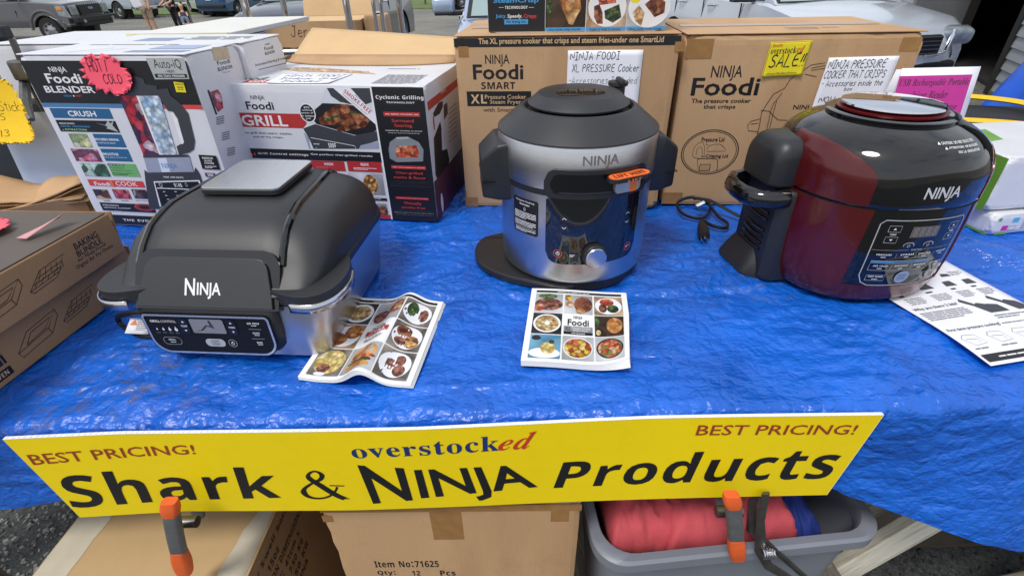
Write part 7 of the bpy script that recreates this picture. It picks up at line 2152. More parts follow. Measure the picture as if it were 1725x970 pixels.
def baking_box(z, dx, end, label, k):
    o = empty('baking_bundle_box', (-.803 + dx, .546, T + z), R_(85), label, 'box', 'flat baking bundle boxes')
    L, Dp, Hh = end + .10, .33, .078
    MB().box((end - L / 2, Dp / 2, Hh / 2), (L, Dp, Hh), bev=.002).build('carton', KRAFT, o)
    MB().box((end - L / 2 - .001, Dp / 2, Hh + .0015), (L - .004, Dp - .006, .0025), bev=.0006, seg=1).build('lid_panel', KRAFT_TOP if k else KRAFT, o)
    MB().box((end + .006, Dp / 2, Hh / 2 + .002), (.003, Dp - .01, Hh - .008), rot=(0, R_(9), 0)).build('end_flap', KRAFT, o)
    f = planar((0, 0, 0), (1, 0, 0), (0, 0, 1))
    its = []
    lw = .0010
    if k:
        its += [('t', 'b', 'BAKING', 'black', (.238, .050, .290, .062)), ('t', 'b', 'BUNDLE', 'black', (.236, .037, .292, .048)), ('t', 'N', 'for Ninja Foodi', 'black', (.232, .028, .296, .036)),
                ('t', 'N', 'Digital Air Fry Ovens', 'black', (.224, .018, .308, .027))]
    x = .135 if k else .174
    its += [('l', 'black', [(x, .030), (x + .030, .052), (x + .08, .056), (x + .058, .034), (x, .030)], lw)]
    for q in range(5):
        its += [('l', 'black', [(x + .010 + q * .012, .031 + q * .0008), (x + .017 + q * .012, .039), (x + .021 + q * .012, .038), (x + .032 + q * .010, .052)], lw * .8)]
    its += [('l', 'black', [(x + .02, .043), (x + .07, .047)], lw), ('l', 'black', [(x + .01, .036), (x + .062, .040)], lw), ('l', 'black', [(x, .030), (x + .004, .025), (x + .05, .028), (x + .058, .034)], lw)]
    x = .045 if k else .086
    its += [('l', 'black', [(x, .030), (x + .028, .053), (x + .085, .058), (x + .060, .036), (x, .030)], lw), ('l', 'black', [(x + .018, .034), (x + .033, .048), (x + .072, .051), (x + .056, .039), (x + .018, .034)], lw),
            ('l', 'black', [(x, .030), (x + .003, .020), (x + .062, .025), (x + .085, .046), (x + .085, .058)], lw), ('l', 'black', [(x + .060, .036), (x + .062, .025)], lw)]
    if not k:
        its += [('t', 'B', 'Foodi', 'black', (.004, .030, .066, .054)), ('r', 'black', -.02, .010, .066, .024), ('t', 'S', 'OVEN', 'tanink', (.034, .013, .060, .021))]
    prints(o, f, its, base=.0004)
    return o


baking_box(0.0, 0.0, .355, 'brown baking bundle box, lower of the two stacked beside the grill', 0)
baking_box(.0855, .022, .330, 'brown baking bundle box with dark top, upper of the two stacked', 1)
star('price_star', 'pink jagged star lying bent on the upper baking bundle box', planar((0, 0, T + .167), (1, .1, 0), (-.1, 1, 0)), (-.845, .880), star_poly(15, .060, .048, 1.0, .8), PINK,
     [('h', 'NTA', 'pen', (.005, -.012, .036, .010), .62)], off=.004, bend=.006, group='jagged price stars')
tg = MB()
tg.grid(np.array([[(-.83 + .03 * a + .02 * b, .765 + .06 * a - .004 * b, T + .170 + .008 * a + .012 * b * a) for a in np.linspace(0, 1, 6)] for b in (0, 1)]))
tag(tg.build('card_tag', mat('rose_card', (206, 150, 150), .6), None, solid=.001), 'thin rose card tag lying across the upper baking bundle box', 'tag')

# ------------------------------------------------------------------ curved plates on a round body
def cyl_plate(mb, outline, h0, h1, Rf, mi=0, nu=28):
    """plate following a round wall. outline(a) -> (vlo, vhi) for a in 0..1 between u0 and u1"""
    u0, u1, fn = outline
    cols_o, cols_i = [], []
    nv = 6
    for i in range(nu + 1):
        a = i / nu
        u = u0 + (u1 - u0) * a
        lo, hi = fn(u)
        cols_o.append([Rf(u, lo + (hi - lo) * j / nv, h1) for j in range(nv + 1)])
        cols_i.append([Rf(u, lo + (hi - lo) * j / nv, h0) for j in range(nv + 1)])
    secs = [o + i[::-1] for o, i in zip(cols_o, cols_i)]
    secs = [s[::-1] for s in secs]
    return mb.loft(secs[::-1], mi, True)


def rr_out(u0, u1, v0, v1, rb, rt):
    """rounded rectangle outline function: rb / rt radii of bottom and top corners"""
    def fn(u):
        lo, hi = v0, v1
        for e, sg in ((u0, 1), (u1, -1)):
            d = (u - e) * sg
            if d < rb:
                lo = max(lo, v0 + rb - math.sqrt(max(rb * rb - (rb - d) ** 2, 0)))
            if d < rt:
                hi = min(hi, v1 - rt + math.sqrt(max(rt * rt - (rt - d) ** 2, 0)))
        return (lo, max(hi, lo + 1e-5))
    return (u0, u1, fn)


def cyl_map(R, z0=0.0, prof=None):
    def f(u, v, h=0.0):
        a = u / R
        r = (prof(v, a) if prof else R) + h
        return (r * math.sin(a), -r * math.cos(a), z0 + v)
    return f


def arrow(u, v, s, up, m):
    return ('p', m, [(u - s, v - s * .6 * up), (u + s, v - s * .6 * up), (u, v + s * .8 * up)] if up > 0 else [(u - s, v + s * .6), (u, v - s * .8), (u + s, v + s * .6)])


# ------------------------------------------------------------------ steel pressure cooker
pot = empty('steel_pressure_cooker', (.130, .958, T), R_(5.5), 'brushed steel pressure cooker with charcoal lid and black control panel', 'pressure cooker')
Rb = .146
pad = MB()
ol = []
for i in range(48):      # round foot with a tongue to the left and rear
    a = 2 * math.pi * i / 48
    x, y = .139 * math.cos(a), .139 * math.sin(a)
    ol.append((x, y))
tongue = [(-.02, -.136), (-.12, -.105), (-.175, -.065), (-.203, -.02), (-.207, .03), (-.195, .075), (-.165, .10), (-.08, .115), (0, .10)]
pad.prism(ol, 0.001, .022)
pad.build('foot_ring', BLACK_PL, pot, bevel=.004)
tq_ = [Vector(p) for p in tongue]
tongue = []
for i in range(len(tq_)):
    p0, p1, p2, p3 = (tq_[(i + k) % len(tq_)] for k in (-1, 0, 1, 2))
    for t in (0, .25, .5, .75):
        tongue.append(tuple(.5 * ((2 * p1) + (p2 - p0) * t + (2 * p0 - 5 * p1 + 4 * p2 - p3) * t * t + (3 * p1 - p0 - 3 * p2 + p3) * t ** 3)))
MB().prism(tongue, 0.0012, .0175).build('base_tongue', BLACK_PL, pot, bevel=.005)
MB().lathe([(.136, .018), (.1445, .024), (Rb, .03), (Rb, .197), (.144, .1985)], 96, caps=(False, False)).build('body_shell', STEEL, pot)
MB().lathe([(.143, .196), (.1468, .1975), (.1468, .2075), (.143, .209)], 96, caps=(True, True)).build('seam_ring', BLACK_PL, pot)
MB().lathe([(.144, .2075), (.1482, .209), (.149, .213), (.149, .281), (.1465, .285)], 96, caps=(False, False)).build('lid_band', STEEL, pot)
lid = MB().lathe([(.146, .2835), (.1495, .2848), (.1490, .2875), (.107, .3215), (.1045, .3230), (.100, .3230), (.098, .3205), (.095, .312), (.02, .312)], 96).build('lid', GREY_PL, pot)
MB().lathe([(.070, .315), (.086, .3210), (.0925, .3245), (.0930, .3270), (.0750, .3425), (.0720, .3438), (.02, .3442)], 72).build('lid_cap', GREY_PL, lid)
win = MB()
win.prism([(x, y * .8 - .012) for x, y in rrect(.086, .060, .02, 5)], .3443, .3449)
win.build('cap_window', GLOSS_BLACK, lid)
vl = MB()
vl.lathe([(.014, .318), (.014, .338), (.019, .341), (.019, .3475), (.006, .349)], 24, c=(.088, .052))
vl.box((.088, .040, .350), (.010, .034, .012), bev=.003)
vl.build('release_valve', GREY_PL, lid)
for sg in (-1, 1):
    hb = MB()
    secs = []
    for x, hw, z0, z1 in ((.130, .058, .164, .274), (.156, .056, .164, .270), (.184, .046, .167, .247), (.186, .044, .169, .244)):
        secs.append([(sg * x, yb, zb) for yb, zb in rrect(2 * hw, z1 - z0, .007, 3, .0, (z0 + z1) / 2)])
    hb.loft(secs if sg > 0 else [s[::-1] for s in secs])
    hb.build('side_handle', BLACK_PL, pot, bevel=.003, edge=22)
    MB().box((sg * .158, 0, .2015), (.058, .108, .0016)).build('handle_seam', GLOSS_BLACK, pot)
fm = cyl_map(Rb)
fp = MB()
cyl_plate(fp, rr_out(-.082, .100, .066, .196, .024, .004), -.004, .0022, fm)
panel = fp.build('control_panel', mat('panel_gloss', (12, 13, 17), .05, coat=1.0), pot, edge=30)
fh = cyl_map(.149)
fw = MB()
cyl_plate(fw, rr_out(-.085, .104, .199, .250, .010, .022), -.006, .0075, fh)
wf = fw.build('window_frame', BLACK_PL, pot, edge=30)
fw = MB()
cyl_plate(fw, rr_out(-.074, .096, .2075, .2425, .013, .016), .004, .0079, fh)
fw.build('window_recess', mat('recess_black', (9, 9, 10), .3), wf, edge=30)
fw = MB()
cyl_plate(fw, rr_out(-.060, .06, .2085, .2115, .001, .001), .004, .0086, fh)
fw.build('slider_track', GREY_PL, wf)
lv = MB()
cyl_plate(lv, rr_out(.030, .078, .2085, .2315, .006, .006), .004, .016, fh)
lv.build('release_slider', mat('satin_silver', (190, 192, 196), .3, .7), pot)
lv = MB()
cyl_plate(lv, rr_out(.056, .070, .2080, .2320, .001, .001), .006, .0166, fh)
lv.build('slider_mark', INKS['orange'], pot)
lt = empty('lift_tag', (0, 0, 0), 0)
lt.parent = pot
lb = MB().prism(rrect(.074, .028, .0135, 6, .051, .020), 0, .0065, fn=lambda a, b, c: fh(a, .2335 + c, b))
lb.build('tag_body', BLACK_PL, lt)
lb = MB().prism(rrect(.069, .0235, .0112, 6, .051, .020), 0, .0012, fn=lambda a, b, c: fh(a, .2400 + c, b))
lb.build('tag_face', mat('orange_tag', (240, 110, 40), .4), lt)
prints(lt, lambda u, v, h=0.0: fh(u, .2413 + h, v), [('t', 'S', 'LIFT HERE', 'black', [(.024, .0145), (.078, .0145), (.078, .0265), (.024, .0265)])], base=.0004)
prints(lt, lambda u, v, h=0.0: fh(u, v, .0345 + h), [('t', 'S', 'LIFT', 'orange', (.04, .2350, .062, .2388))], base=.0002)
# embossed name
ems = MB()
vs, fs, cap = text_shape('NINJA', 'bc')
q = fit(vs, (-.022, .2565, .041, .2725), cap)
prints(pot, fh, [('t', 'bc', 'NINJA', 'steelemb', (-.022, .2565, .041, .2725))], bis=.006, base=.0006) if INKS.setdefault('steelemb', STEEL) else None
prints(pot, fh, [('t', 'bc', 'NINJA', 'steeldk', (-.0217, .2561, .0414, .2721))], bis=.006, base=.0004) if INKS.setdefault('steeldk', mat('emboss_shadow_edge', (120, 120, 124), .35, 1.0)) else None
# panel print
its = []
for u in (-.048, .072):
    for v, up in ((.158, 1), (.141, -1)):
        its += [('e', 'darkgrey', u, v, .007, .007, .9), ('l', 'white', [(u - .0035, v - .0012 * up), (u, v + .002 * up), (u + .0035, v - .0012 * up)], .0013)]
for u in (-.058, .080):
    its += [('e', 'redline', u, .088, .0082, .0082, .86)]
its += [('e', 'white', -.058, .088, .0036, .0036, .72), ('r', 'white', -.0586, .088, -.0574, .0925), ('s', 'white', .0755, .0855, .0845, .0905, 2), ('s', 'white', -.036, .082, -.027, .088, 2)]
prints(panel, lambda u, v, h=0.0: fm(u, v, .0023 + h), its, bis=.01)
kn = MB()
n0 = 40
for r, h0 in ():
    pass
ka = .008 / Rb
kc = Vector(fm(.008, .0865, 0.0))
kd = Vector((math.sin(ka), -math.cos(ka), 0))
ku, kw = Vector((math.cos(ka), math.sin(ka), 0)), Vector((0, 0, 1))


def disc_secs(prof, c, d, u, w, n=40):
    return [[tuple(c + d * h + (u * math.cos(2 * math.pi * i / n) + w * math.sin(2 * math.pi * i / n)) * r) for i in range(n)] for r, h in prof]


kn.loft(disc_secs([(.0225, .0), (.0225, .012), (.021, .0135), (.0195, .0138)], kc, kd, ku, kw))
knob = kn.build('dial', BLACK_PL, panel, edge=30)
kn = MB()
kn.loft(disc_secs([(.0198, .012), (.0198, .0188), (.0188, .0200), (.001, .0204)], kc, kd, ku, kw))
kn.build('dial_cap', mat('spun_aluminium', (206, 207, 210), .22, 1.0, var=.05), knob, edge=25)
# instruction label on the left
lbm = MB()
cyl_plate(lbm, rr_out(-.158, -.098, .112, .182, .004, .004), .0, .0008, fm)
lab = lbm.build('warning_label', INKS['black'], pot)
prints(lab, lambda u, v, h=0.0: fm(u, v, .0009 + h), [('t', 'S', 'Pressure Cooking', 'white', (-.150, .1745, -.106, .1785)), ('t', 'S', 'Reminder', 'white', (-.140, .1685, -.116, .1725)), ('e', 'white', -.128, .1615, .0022, .0032, .7),
                                                           ('s', 'white', -.154, .141, -.102, .156, 5), ('s', 'white', -.154, .127, -.102, .138, 4), ('r', 'white', -.154, .1245, -.102, .1250), ('s', 'white', -.152, .1150, -.103, .1225, 3)], bis=.01, base=.0003)
prints(pot, fm, [('l', 'grey', [(.112, .052), (.115, .064), (.119, .058), (.122, .066)], .001), ('s', 'grey', .112, .045, .124, .05, 1)], bis=.01)

# ------------------------------------------------------------------ wine red cooker
rp = empty('red_pressure_cooker', (.664, .893, T), R_(6.0), 'glossy wine red and black pressure cooker with chrome disc on its lid', 'pressure cooker')
RR = .163
rprof = [(.0, .128), (.006, .136), (.018, .1465), (.05, .1565), (.10, .1600), (.15, .1610), (.193, .1610), (.1935, .1595), (.1975, .1595), (.198, .1615), (.225, .1620), (.25, .1612), (.265, .1580), (.278, .1520), (.290, .1405), (.299, .1260), (.306, .1090), (.311, .0960)]
zs, rs = [p[0] for p in rprof], [p[1] for p in rprof]


def redr(v, a):
    p = 2.45
    sq = (abs(math.cos(a)) ** p + abs(math.sin(a)) ** p) ** (-1 / p)
    k = min(max((.300 - v) / .06, 0), 1)
    return float(np.interp(v, zs, rs)) * .983 * (1 + (sq - 1) * k * .8)


rmap = cyl_map(RR, 0, redr)


def red_ring(v, h=0.0, n=120):
    return [rmap(RR * 2 * math.pi * i / n, v, h) for i in range(n)]


rb = MB()
fine = [0.0, .006, .012, .018, .03, .05, .075, .10, .125, .15, .175, .193]
rb.loft([red_ring(v) for v in fine], caps=(True, True))
rbody = rb.build('body', GLOSS_BLACK, rp, edge=50)
rl = MB()
fine = [.198, .21, .225, .238, .25, .26, .27, .278, .286, .292, .298, .302, .306, .311]
rl.loft([red_ring(v) for v in [.1945] + fine])
rlid = rl.build('crisping_lid', GLOSS_BLACK, rp, edge=50)
MB().loft([red_ring(v, -.0025) for v in (.190, .199)]).build('seam', BLACK_PL, rp)
MB().lathe([(.098, .3095), (.1, .3145), (.094, .317), (.088, .3155), (.06, .3155)], 72).build('vent_rim', GLOSS_BLACK, rlid)
MB().lathe([(.07, .315), (.082, .3165), (.083, .3195), (.07, .3215)], 72).build('vent_ring', mat('red_ring', (96, 22, 26), .3), rlid)
MB().lathe([(.06, .3195), (.076, .3235), (.0785, .3255), (.0775, .3280), (.070, .3290), (.004, .3292)], 80, caps=(True, True)).build('chrome_disc', CHROME, rlid)


def red_shell(v0, v1, aL, aR, hh, name, par, m=WINE, nv=16, nu=20):
    """side shell: aL(v), aR(v) bounding angles (radians) by height"""
    secs = []
    for j in range(nv + 1):
        v = v0 + (v1 - v0) * j / nv
        row = [rmap(RR * (aL(v) + (aR(v) - aL(v)) * i / nu), v, hh) for i in range(nu + 1)]
        back = [rmap(RR * (aL(v) + (aR(v) - aL(v)) * i / nu), v, -.002) for i in range(nu, -1, -1)]
        secs.append(row + back)
    mb = MB()
    mb.loft(secs)
    return mb.build(name, m, par, edge=50)


def lidL(v):
    return R_(-97)


def lidR(v):
    t = min(max((v - .235) / .052, 0), 1)
    return R_(-36 - 50 * (1 - math.sqrt(max(1 - t ** 2.2, 0))))


red_shell(.1985, .286, lidL, lidR, .0016, 'lid_side_panel', rlid)
red_shell(.1985, .286, lambda v: -lidR(v), lambda v: -lidL(v), .0016, 'lid_side_panel', rlid)
red_shell(.012, .1925, lambda v: R_(-90 + 8 * max(0, (.06 - v) / .06)), lambda v: R_(-36 + 4 * min(1, v / .19)), .0016, 'body_side_panel', rbody)
red_shell(.012, .1925, lambda v: R_(36 - 4 * min(1, v / .19)), lambda v: R_(86), .0016, 'body_side_panel', rbody)
red_shell(.006, .050, lambda v: R_(-60), lambda v: R_(60), .0012, 'lower_band', rbody, nv=8, nu=30)
# left hinge block, handle loop, vented column and foot
hb = MB()
secs = []
for x, hw, z0, z1 in ((-.115, .056, .1905, .276), (-.176, .056, .1905, .274), (-.186, .054, .1905, .271), (-.196, .049, .1915, .262), (-.200, .044, .194, .252)):
    secs.append([(x, yb + .030, zb) for yb, zb in rrect(2 * hw, z1 - z0, (.006, .030, .030, .006), 5, 0, (z0 + z1) / 2)])
hb.loft([s[::-1] for s in secs])
hb.build('hinge_cover', BLACK_PL, rp, edge=35)
red_shell(.1985, .258, lambda v: R_(-104), lambda v: R_(-97 + 3 * (v - .2) / .07), .006, 'trim_strip', rlid, mat('trim_red_metal', (150, 60, 56), .25, .6))
cbm = MB()
secs = []
for x, hw, z0, z1 in ((-.11, .070, .0, .1885), (-.160, .068, .001, .1885), (-.172, .062, .002, .187), (-.180, .052, .006, .184)):
    secs.append([(x, yb + .026, zb) for yb, zb in rrect(2 * hw, z1 - z0, .008, 4, 0, (z0 + z1) / 2)])
cbm.loft([s[::-1] for s in secs])
colm = cbm.build('side_column', BLACK_PL, rp, edge=35)
for k in range(7):
    MB().tube([(-.1805, -.012 + .0, .150 - k * .013 - (.010 if k > 2 else 0)), (-.1815, .02, .148 - k * .013 - (.010 if k > 2 else 0)), (-.1805, .056, .150 - k * .013 - (.010 if k > 2 else 0))], .0028, 8).build('vent_slot', GLOSS_BLACK, colm)
ft = MB()
secs = []
for z, x0, hw in ((.0, -.203, .066), (.006, -.205, .066), (.03, -.195, .060), (.055, -.182, .052)):
    secs.append([(px + (x0 - .08) / 2, py + .042, z) for px, py in rrect(-.08 - x0, 2 * hw, .03, 4)])
ft.loft(secs)
ft.build('foot', BLACK_PL, rp, edge=35)
hl = MB()
pts = [(-.165, -.030, .172), (-.195, -.030, .172), (-.217, -.020, .172), (-.228, .004, .172), (-.229, .03, .172), (-.226, .06, .172), (-.212, .082, .172), (-.165, .088, .172)]
hl.tube(pts, .013, 12, flat=1.35)
hl.build('handle_loop', GLOSS_BLACK, rp)
# control panel print
rm = rmap
its = [('l', 'silverink', [(-.070, .178), (.070, .178)], .0016), ('l', 'silverink', [(.070, .178), (.0765, .171), (.0765, .072), (.070, .058), (.058, .052)], .0016), ('l', 'silverink', [(.058, .052), (-.058, .052), (-.070, .058), (-.0765, .072), (-.0765, .171), (-.070, .178)], .0016)]
RT = lambda u, v, w, h, m='silverink': ('l', m, [(u - w, v - h), (u + w, v - h), (u + w, v + h), (u - w, v + h), (u - w, v - h)], .0007)
for u in (-.052, .055):
    its += [RT(u, .163, .0095, .0055), RT(u, .143, .0095, .0055), arrow(u, .163, .0026, 1, 'white'), arrow(u, .143, .0026, -1, 'white'), ('t', 'S', 'TEMP' if u < 0 else 'TIME', 'white', (u - .005, .1515, u + .005, .1545))]
its += [('r', 'lcd', -.024, .147, .026, .167)]
for k in range(4):
    its += [('t', 'S', '8', 'lcdseg', (-.020 + .0115 * k, .149, -.0115 + .0115 * k, .165))]
for u in (-.018, .018):
    its += [('l', 'silverink', [(u - .009, .131), (u - .009, .1345), (u - .004, .1375), (u + .004, .1375), (u + .009, .1345), (u + .009, .131)], .0013), ('e', 'silverink', u, .1315, .0028, .0026, .7)]
its += [('r', 'silverink', -.074, .1236, -.014, .1240), ('r', 'silverink', .014, .1236, .074, .1240), ('t', 'S', 'FUNCTION', 'silverink', (-.010, .1224, .010, .1252))]
for u, t in ((-.052, 'PRESSURE'), (-.013, 'STEAM'), (.020, 'SLOW COOK'), (.055, 'YOGURT')):
    its += [('t', 'S', t, 'white', (u - .012, .1135, u + .012, .1165)), ('r', 'white', u - .004, .1095, u + .004, .1107)]
for u in (-.032, .003, .038):
    its += [('r', 'silverink', u, .109, u + .0004, .117)]
its += [('r', 'blueline', -.068, .098, .036, .1035), ('t', 'S', 'TENDERCRISP', 'black', (-.03, .0992, .008, .1022)), RT(-.016, .0935, .052, .0095)]
for u, t in ((-.050, 'AIR CRISP'), (-.014, 'BAKE/ROAST'), (.022, 'BROIL'), (.056, 'DEHYDRATE')):
    its += [('t', 'S', t, 'white', (u - .012, .0915, u + .012, .0945)), ('r', 'white', u - .004, .0872, u + .004, .0884)]
for u in (-.032, .005):
    its += [('r', 'silverink', u, .085, u + .0004, .097)]
its += [RT(-.050, .0685, .0155, .0055), ('t', 'S', 'KEEP WARM', 'white', (-.062, .0695, -.038, .0725)), ('r', 'white', -.055, .065, -.045, .0662), ('e', 'steelblue', -.002, .069, .0135, .0125), ('t', 'S', 'START', 'black', (-.010, .0705, .006, .0745)), ('t', 'S', 'STOP', 'black', (-.009, .0635, .005, .0675)), ('r', 'black', -.012, .0687, .008, .0691), RT(.050, .069, .012, .0055), ('e', 'white', .050, .069, .0026, .0026, .75)]
INKS['lcd'] = mat('lcd', (96, 90, 88), .25)
INKS['lcdseg'] = mat('lcd_segment', (120, 114, 110), .25)
INKS['steelblue'] = mat('steel_button', (126, 146, 184), .3, .6)
prints(rbody, lambda u, v, h=0.0: rm(u, v, h), its, bis=.012, base=.0006, bisv=.02)
prints(rlid, lambda u, v, h=0.0: rm(u, v, h), [('t', 'Bc', 'NINJA', 'chromeink', (-.030, .2160, .032, .2340))] if INKS.setdefault('chromeink', mat('chrome_letters', (226, 227, 230), .3, .35)) else [], bis=.006, base=.0008, bisv=.006)
prints(rlid, lambda u, v, h=0.0: rm(u, v, h), [('t', 'S', 'CAUTION: DO NOT BLOCK VENT', 'white', (-.014, .2935, .064, .2965)), ('t', 'S', 'ATTENTION: NE BLOQUEZ', 'white', (-.004, .2880, .064, .2910)), ('t', 'S', 'PAS LA VENTILATION', 'white', (.012, .2825, .062, .2855)), ('p', 'white', [(-.022, .2935), (-.016, .2935), (-.019, .2967)]), ('p', 'white', [(-.012, .2880), (-.006, .2880), (-.009, .2912)])], bis=.006, base=.0008, bisv=.003)

# ------------------------------------------------------------------ indoor grill
gr = empty('indoor_grill', (-.462, .645, T), R_(-5.0), 'black domed indoor grill with steel base, NINJA plate and wide handles', 'grill')
bs = MB()
secs = []
for z, w, d, cy, r in ((.005, .290, .306, .160, .026), (.009, .298, .316, .160, .030), (.05, .312, .330, .166, .038), (.09, .332, .344, .174, .050), (.118, .347, .352, .180, .062)):
    secs.append([(x + .012 * (1 - z / .118), y, z) for x, y in rrect(w, d, r, 8, 0, cy)])
bs.loft(secs)
bs.build('steel_base', STEEL, gr, edge=40)
for sx_ in (-.10, .10):
    for sy_ in (.06, .26):
        MB().lathe([(.012, .0), (.012, .008)], 16, c=(sx_, sy_)).build('foot', BLACK_PL, gr)
rim = MB()
rim.loft([[(x, y, z) for x, y in rrect(w, d, .07, 8, 0, .182)] for z, w, d in ((.114, .346, .352), (.118, .352, .358), (.129, .352, .358), (.132, .346, .352))])
rim.build('body_rim', BLACK_PL, gr, edge=40)
tprof = ([-.004, .0, .010, .030, .050, .075, .105, .135, .16, .29, .315, .335, .350, .357], [.124, .128, .138, .158, .181, .202, .213, .2185, .219, .217, .208, .188, .155, .131])
wprof = ([-.004, .0, .015, .04, .08, .14, .26, .31, .34, .357], [.120, .135, .150, .162, .1705, .1735, .1735, .168, .155, .130])


def grill_top(x, y):
    w, t = float(np.interp(y, *wprof)), float(np.interp(y, *tprof))
    a = min(abs(x) / w, 1.0)
    return .131 + (t - .131) * (1 - a ** 4.6) ** (1 / 2.5)


dm = MB()
secs = []
for y in np.concatenate([np.linspace(-.004, .05, 10), np.linspace(.06, .30, 16), np.linspace(.31, .357, 9)]):
    w = float(np.interp(y, *wprof))
    row = [(w * math.sin(R_(b)), y, grill_top(w * math.sin(R_(b)), y)) for b in np.linspace(-90, 90, 41)]
    secs.append(row)
dm.grid(np.array(secs))
dome = dm.build('lid', GREY_PL, gr, edge=60)
# raised centre panel of the lid with glossy grooves beside it
cp = MB()
secs = []
ys_ = np.concatenate([np.linspace(.022, .05, 6), np.linspace(.06, .30, 14), np.linspace(.31, .345, 6)])
for y in ys_:
    hw = .110 - .020 * max(0, (y - .03) / .30)
    base_z = grill_top(0, y)
    row = []
    for a in np.linspace(-1, 1, 17):
        z = max(grill_top(hw * a, y), base_z - .004) + .0055 - .0035 * max(0, abs(a) - .93) / .07
        row.append((hw * a - .006, y, z))
    row = row + [(hw - .006, y, grill_top(hw, y) - .012), (-hw - .006, y, grill_top(hw, y) - .012)]
    secs.append(row)
cp.loft(secs)
cp.build('lid_centre_panel', GREY_PL, dome, edge=35)
for sg in (-1, 1):
    gv = MB()
    pts = [(sg * (.1155 - .020 * max(0, (y - .03) / .30)) - .006, y, grill_top(.1155 - .02 * max(0, (y - .03) / .3), y) + .0010) for y in ys_[2:-2]]
    gv.tube(pts, .0062, 8)
    gv.build('lid_groove', GLOSS_BLACK, dome)
# front plate with the name, set in a glossy arch
pn = Vector((0, -.072, .048)).normalized()
pv = Vector((0, .048, .072)).normalized()
po = Vector((0, -.010, .108))
fpl = lambda u, v, h=0.0: tuple(po + Vector((1, 0, 0)) * u + pv * v + pn * h)
ar = MB()
ar.prism([(x, y) for x, y in rrect(.232, .092, (.004, .030, .030, .004), 7, -.006, .043)], -.020, .0005, fn=fpl)
ar.build('plate_surround', GLOSS_BLACK, dome, bevel=.003)
ar = MB()
tp = [(x * .95 - .006, y * .84) for x, y in [(-.114, .0), (.114, .0), (.112, .02)] + [(.078 + .026 * math.cos(R_(a)), .065 + .026 * math.sin(R_(a))) for a in range(10, 91, 16)] + [(-.078 + .026 * math.cos(R_(a)), .065 + .026 * math.sin(R_(a))) for a in range(90, 171, 16)] + [(-.112, .02)]]
ar.prism(tp, .0, .005, fn=fpl)
npl = ar.build('name_plate', GREY_PL, dome, bevel=.003)
prints(npl, fpl, [('t', 'Bc', 'N', 'white', (-.0370, .019, -.0205, .044)), ('t', 'Bc', 'INJA', 'white', (-.0175, .020, .0205, .038))], base=.0055)
# control panel housing
hs = MB()
secs = []
for z, w, y0, in ((.014, .196, .012), (.018, .214, .0), (.035, .236, -.010), (.06, .243, -.013), (.098, .243, -.013), (.106, .240, -.008)):
    secs.append([(x * .93 - .012, y, z) for x, y in rrect(w, .10, .014, 5, 0, y0 + .05)])
hs.loft(secs)
hous = hs.build('panel_housing', BLACK_PL, gr, edge=40)
for k in range(4):
    MB().box((.1015, .018 + .009 * (k % 2), .062 - .012 * (k // 2)), (.003, .006, .0022)).build('vent_slot', GLOSS_BLACK, hous)
pf0 = planar((-.012, -.0132, 0), (1, 0, 0), (0, 0, 1))
pf = lambda u, v, h=0.0: pf0(u * .925, v, h)
pp = MB()
pp.prism(rrect(.226, .080, (.030, .008, .008, .030), 8, 0, .059), .0, .0016, fn=lambda x, y, z: pf(x, y, z))
pface = pp.build('panel_face', mat('panel_satin', (20, 20, 22), .5, spec=.25), hous)
o1, o2 = rrect(.222, .076, (.028, .007, .007, .028), 8, 0, .059), rrect(.215, .069, (.025, .005, .005, .025), 8, 0, .059)
rg = MB()
nn_ = len(o1)
rg.add([pf(x, y, .0024) for x, y in o1] + [pf(x, y, .0024) for x, y in o2], [[i, (i + 1) % nn_, nn_ + (i + 1) % nn_, nn_ + i] for i in range(nn_)])
rg.build('panel_trim', mat('trim_silver', (212, 214, 212), .22, .8), pface)
its = [('t', 'B', 'GRILL', 'white', (-.099, .0815, -.081, .086)), ('t', 'N', 'CONTROL', 'white', (-.080, .0815, -.053, .086))]
for k in range(4):
    u, s = -.093 + .0115 * k, .0014 + .0005 * k
    its += [('e', 'paleblue', u, .068, s, s * 1.1), ('p', 'paleblue', [(u - s * .8, .0685), (u + s * .8, .0685), (u, .0685 + s * 2.1)]), ('t', 'S', ('LOW', 'MED', 'HIGH', 'MAX')[k], 'grey', (u - .0035, .0605, u + .0035, .0625))]
its += [('l', 'silverink', [(x, y) for x, y in rrect(.032, .0145, .0068, 5, -.0745, .0455)] + [rrect(.032, .0145, .0068, 5, -.0745, .0455)[0]], .0006), ('t', 'S', 'GRILL', 'white', (-.081, .0462, -.068, .0495)), ('r', 'white', -.0795, .0425, -.0695, .0435)]
for u, t in ((-.041, 'TEMP'), (.043, 'TIME')):
    its += [('p', 'buttonblk', rrect(.017, .031, .0075, 5, u, .0755)), arrow(u, .084, .0024, 1, 'white'), arrow(u, .067, .0024, -1, 'white'), ('t', 'S', t, 'white', (u - .0055, .0742, u + .0055, .0772))]
its += [('p', 'lcd2', rrect(.059, .027, .003, 3, .001, .0765)), ('p', 'lcd3', [(-.026, .066), (-.010, .068), (0, .0765), (.006, .0745), (.028, .065), (.012, .072), (.008, .088), (.004, .088), (.005, .0775), (-.002, .079), (-.014, .069)]), ('p', 'silverink', rrect(.035, .0155, .0075, 5, .003, .0445)), ('t', 'S', 'START', 'black', (-.0045, .0455, .0105, .0495)), ('r', 'black', -.006, .0442, .012, .0446), ('t', 'S', 'STOP', 'black', (-.0035, .0395, .0095, .0433)), ('e', 'silverink', .034, .0445, .0075, .0075, .9), ('e', 'white', .034, .044, .003, .003, .72), ('r', 'white', .0335, .0445, .0345, .0485)]
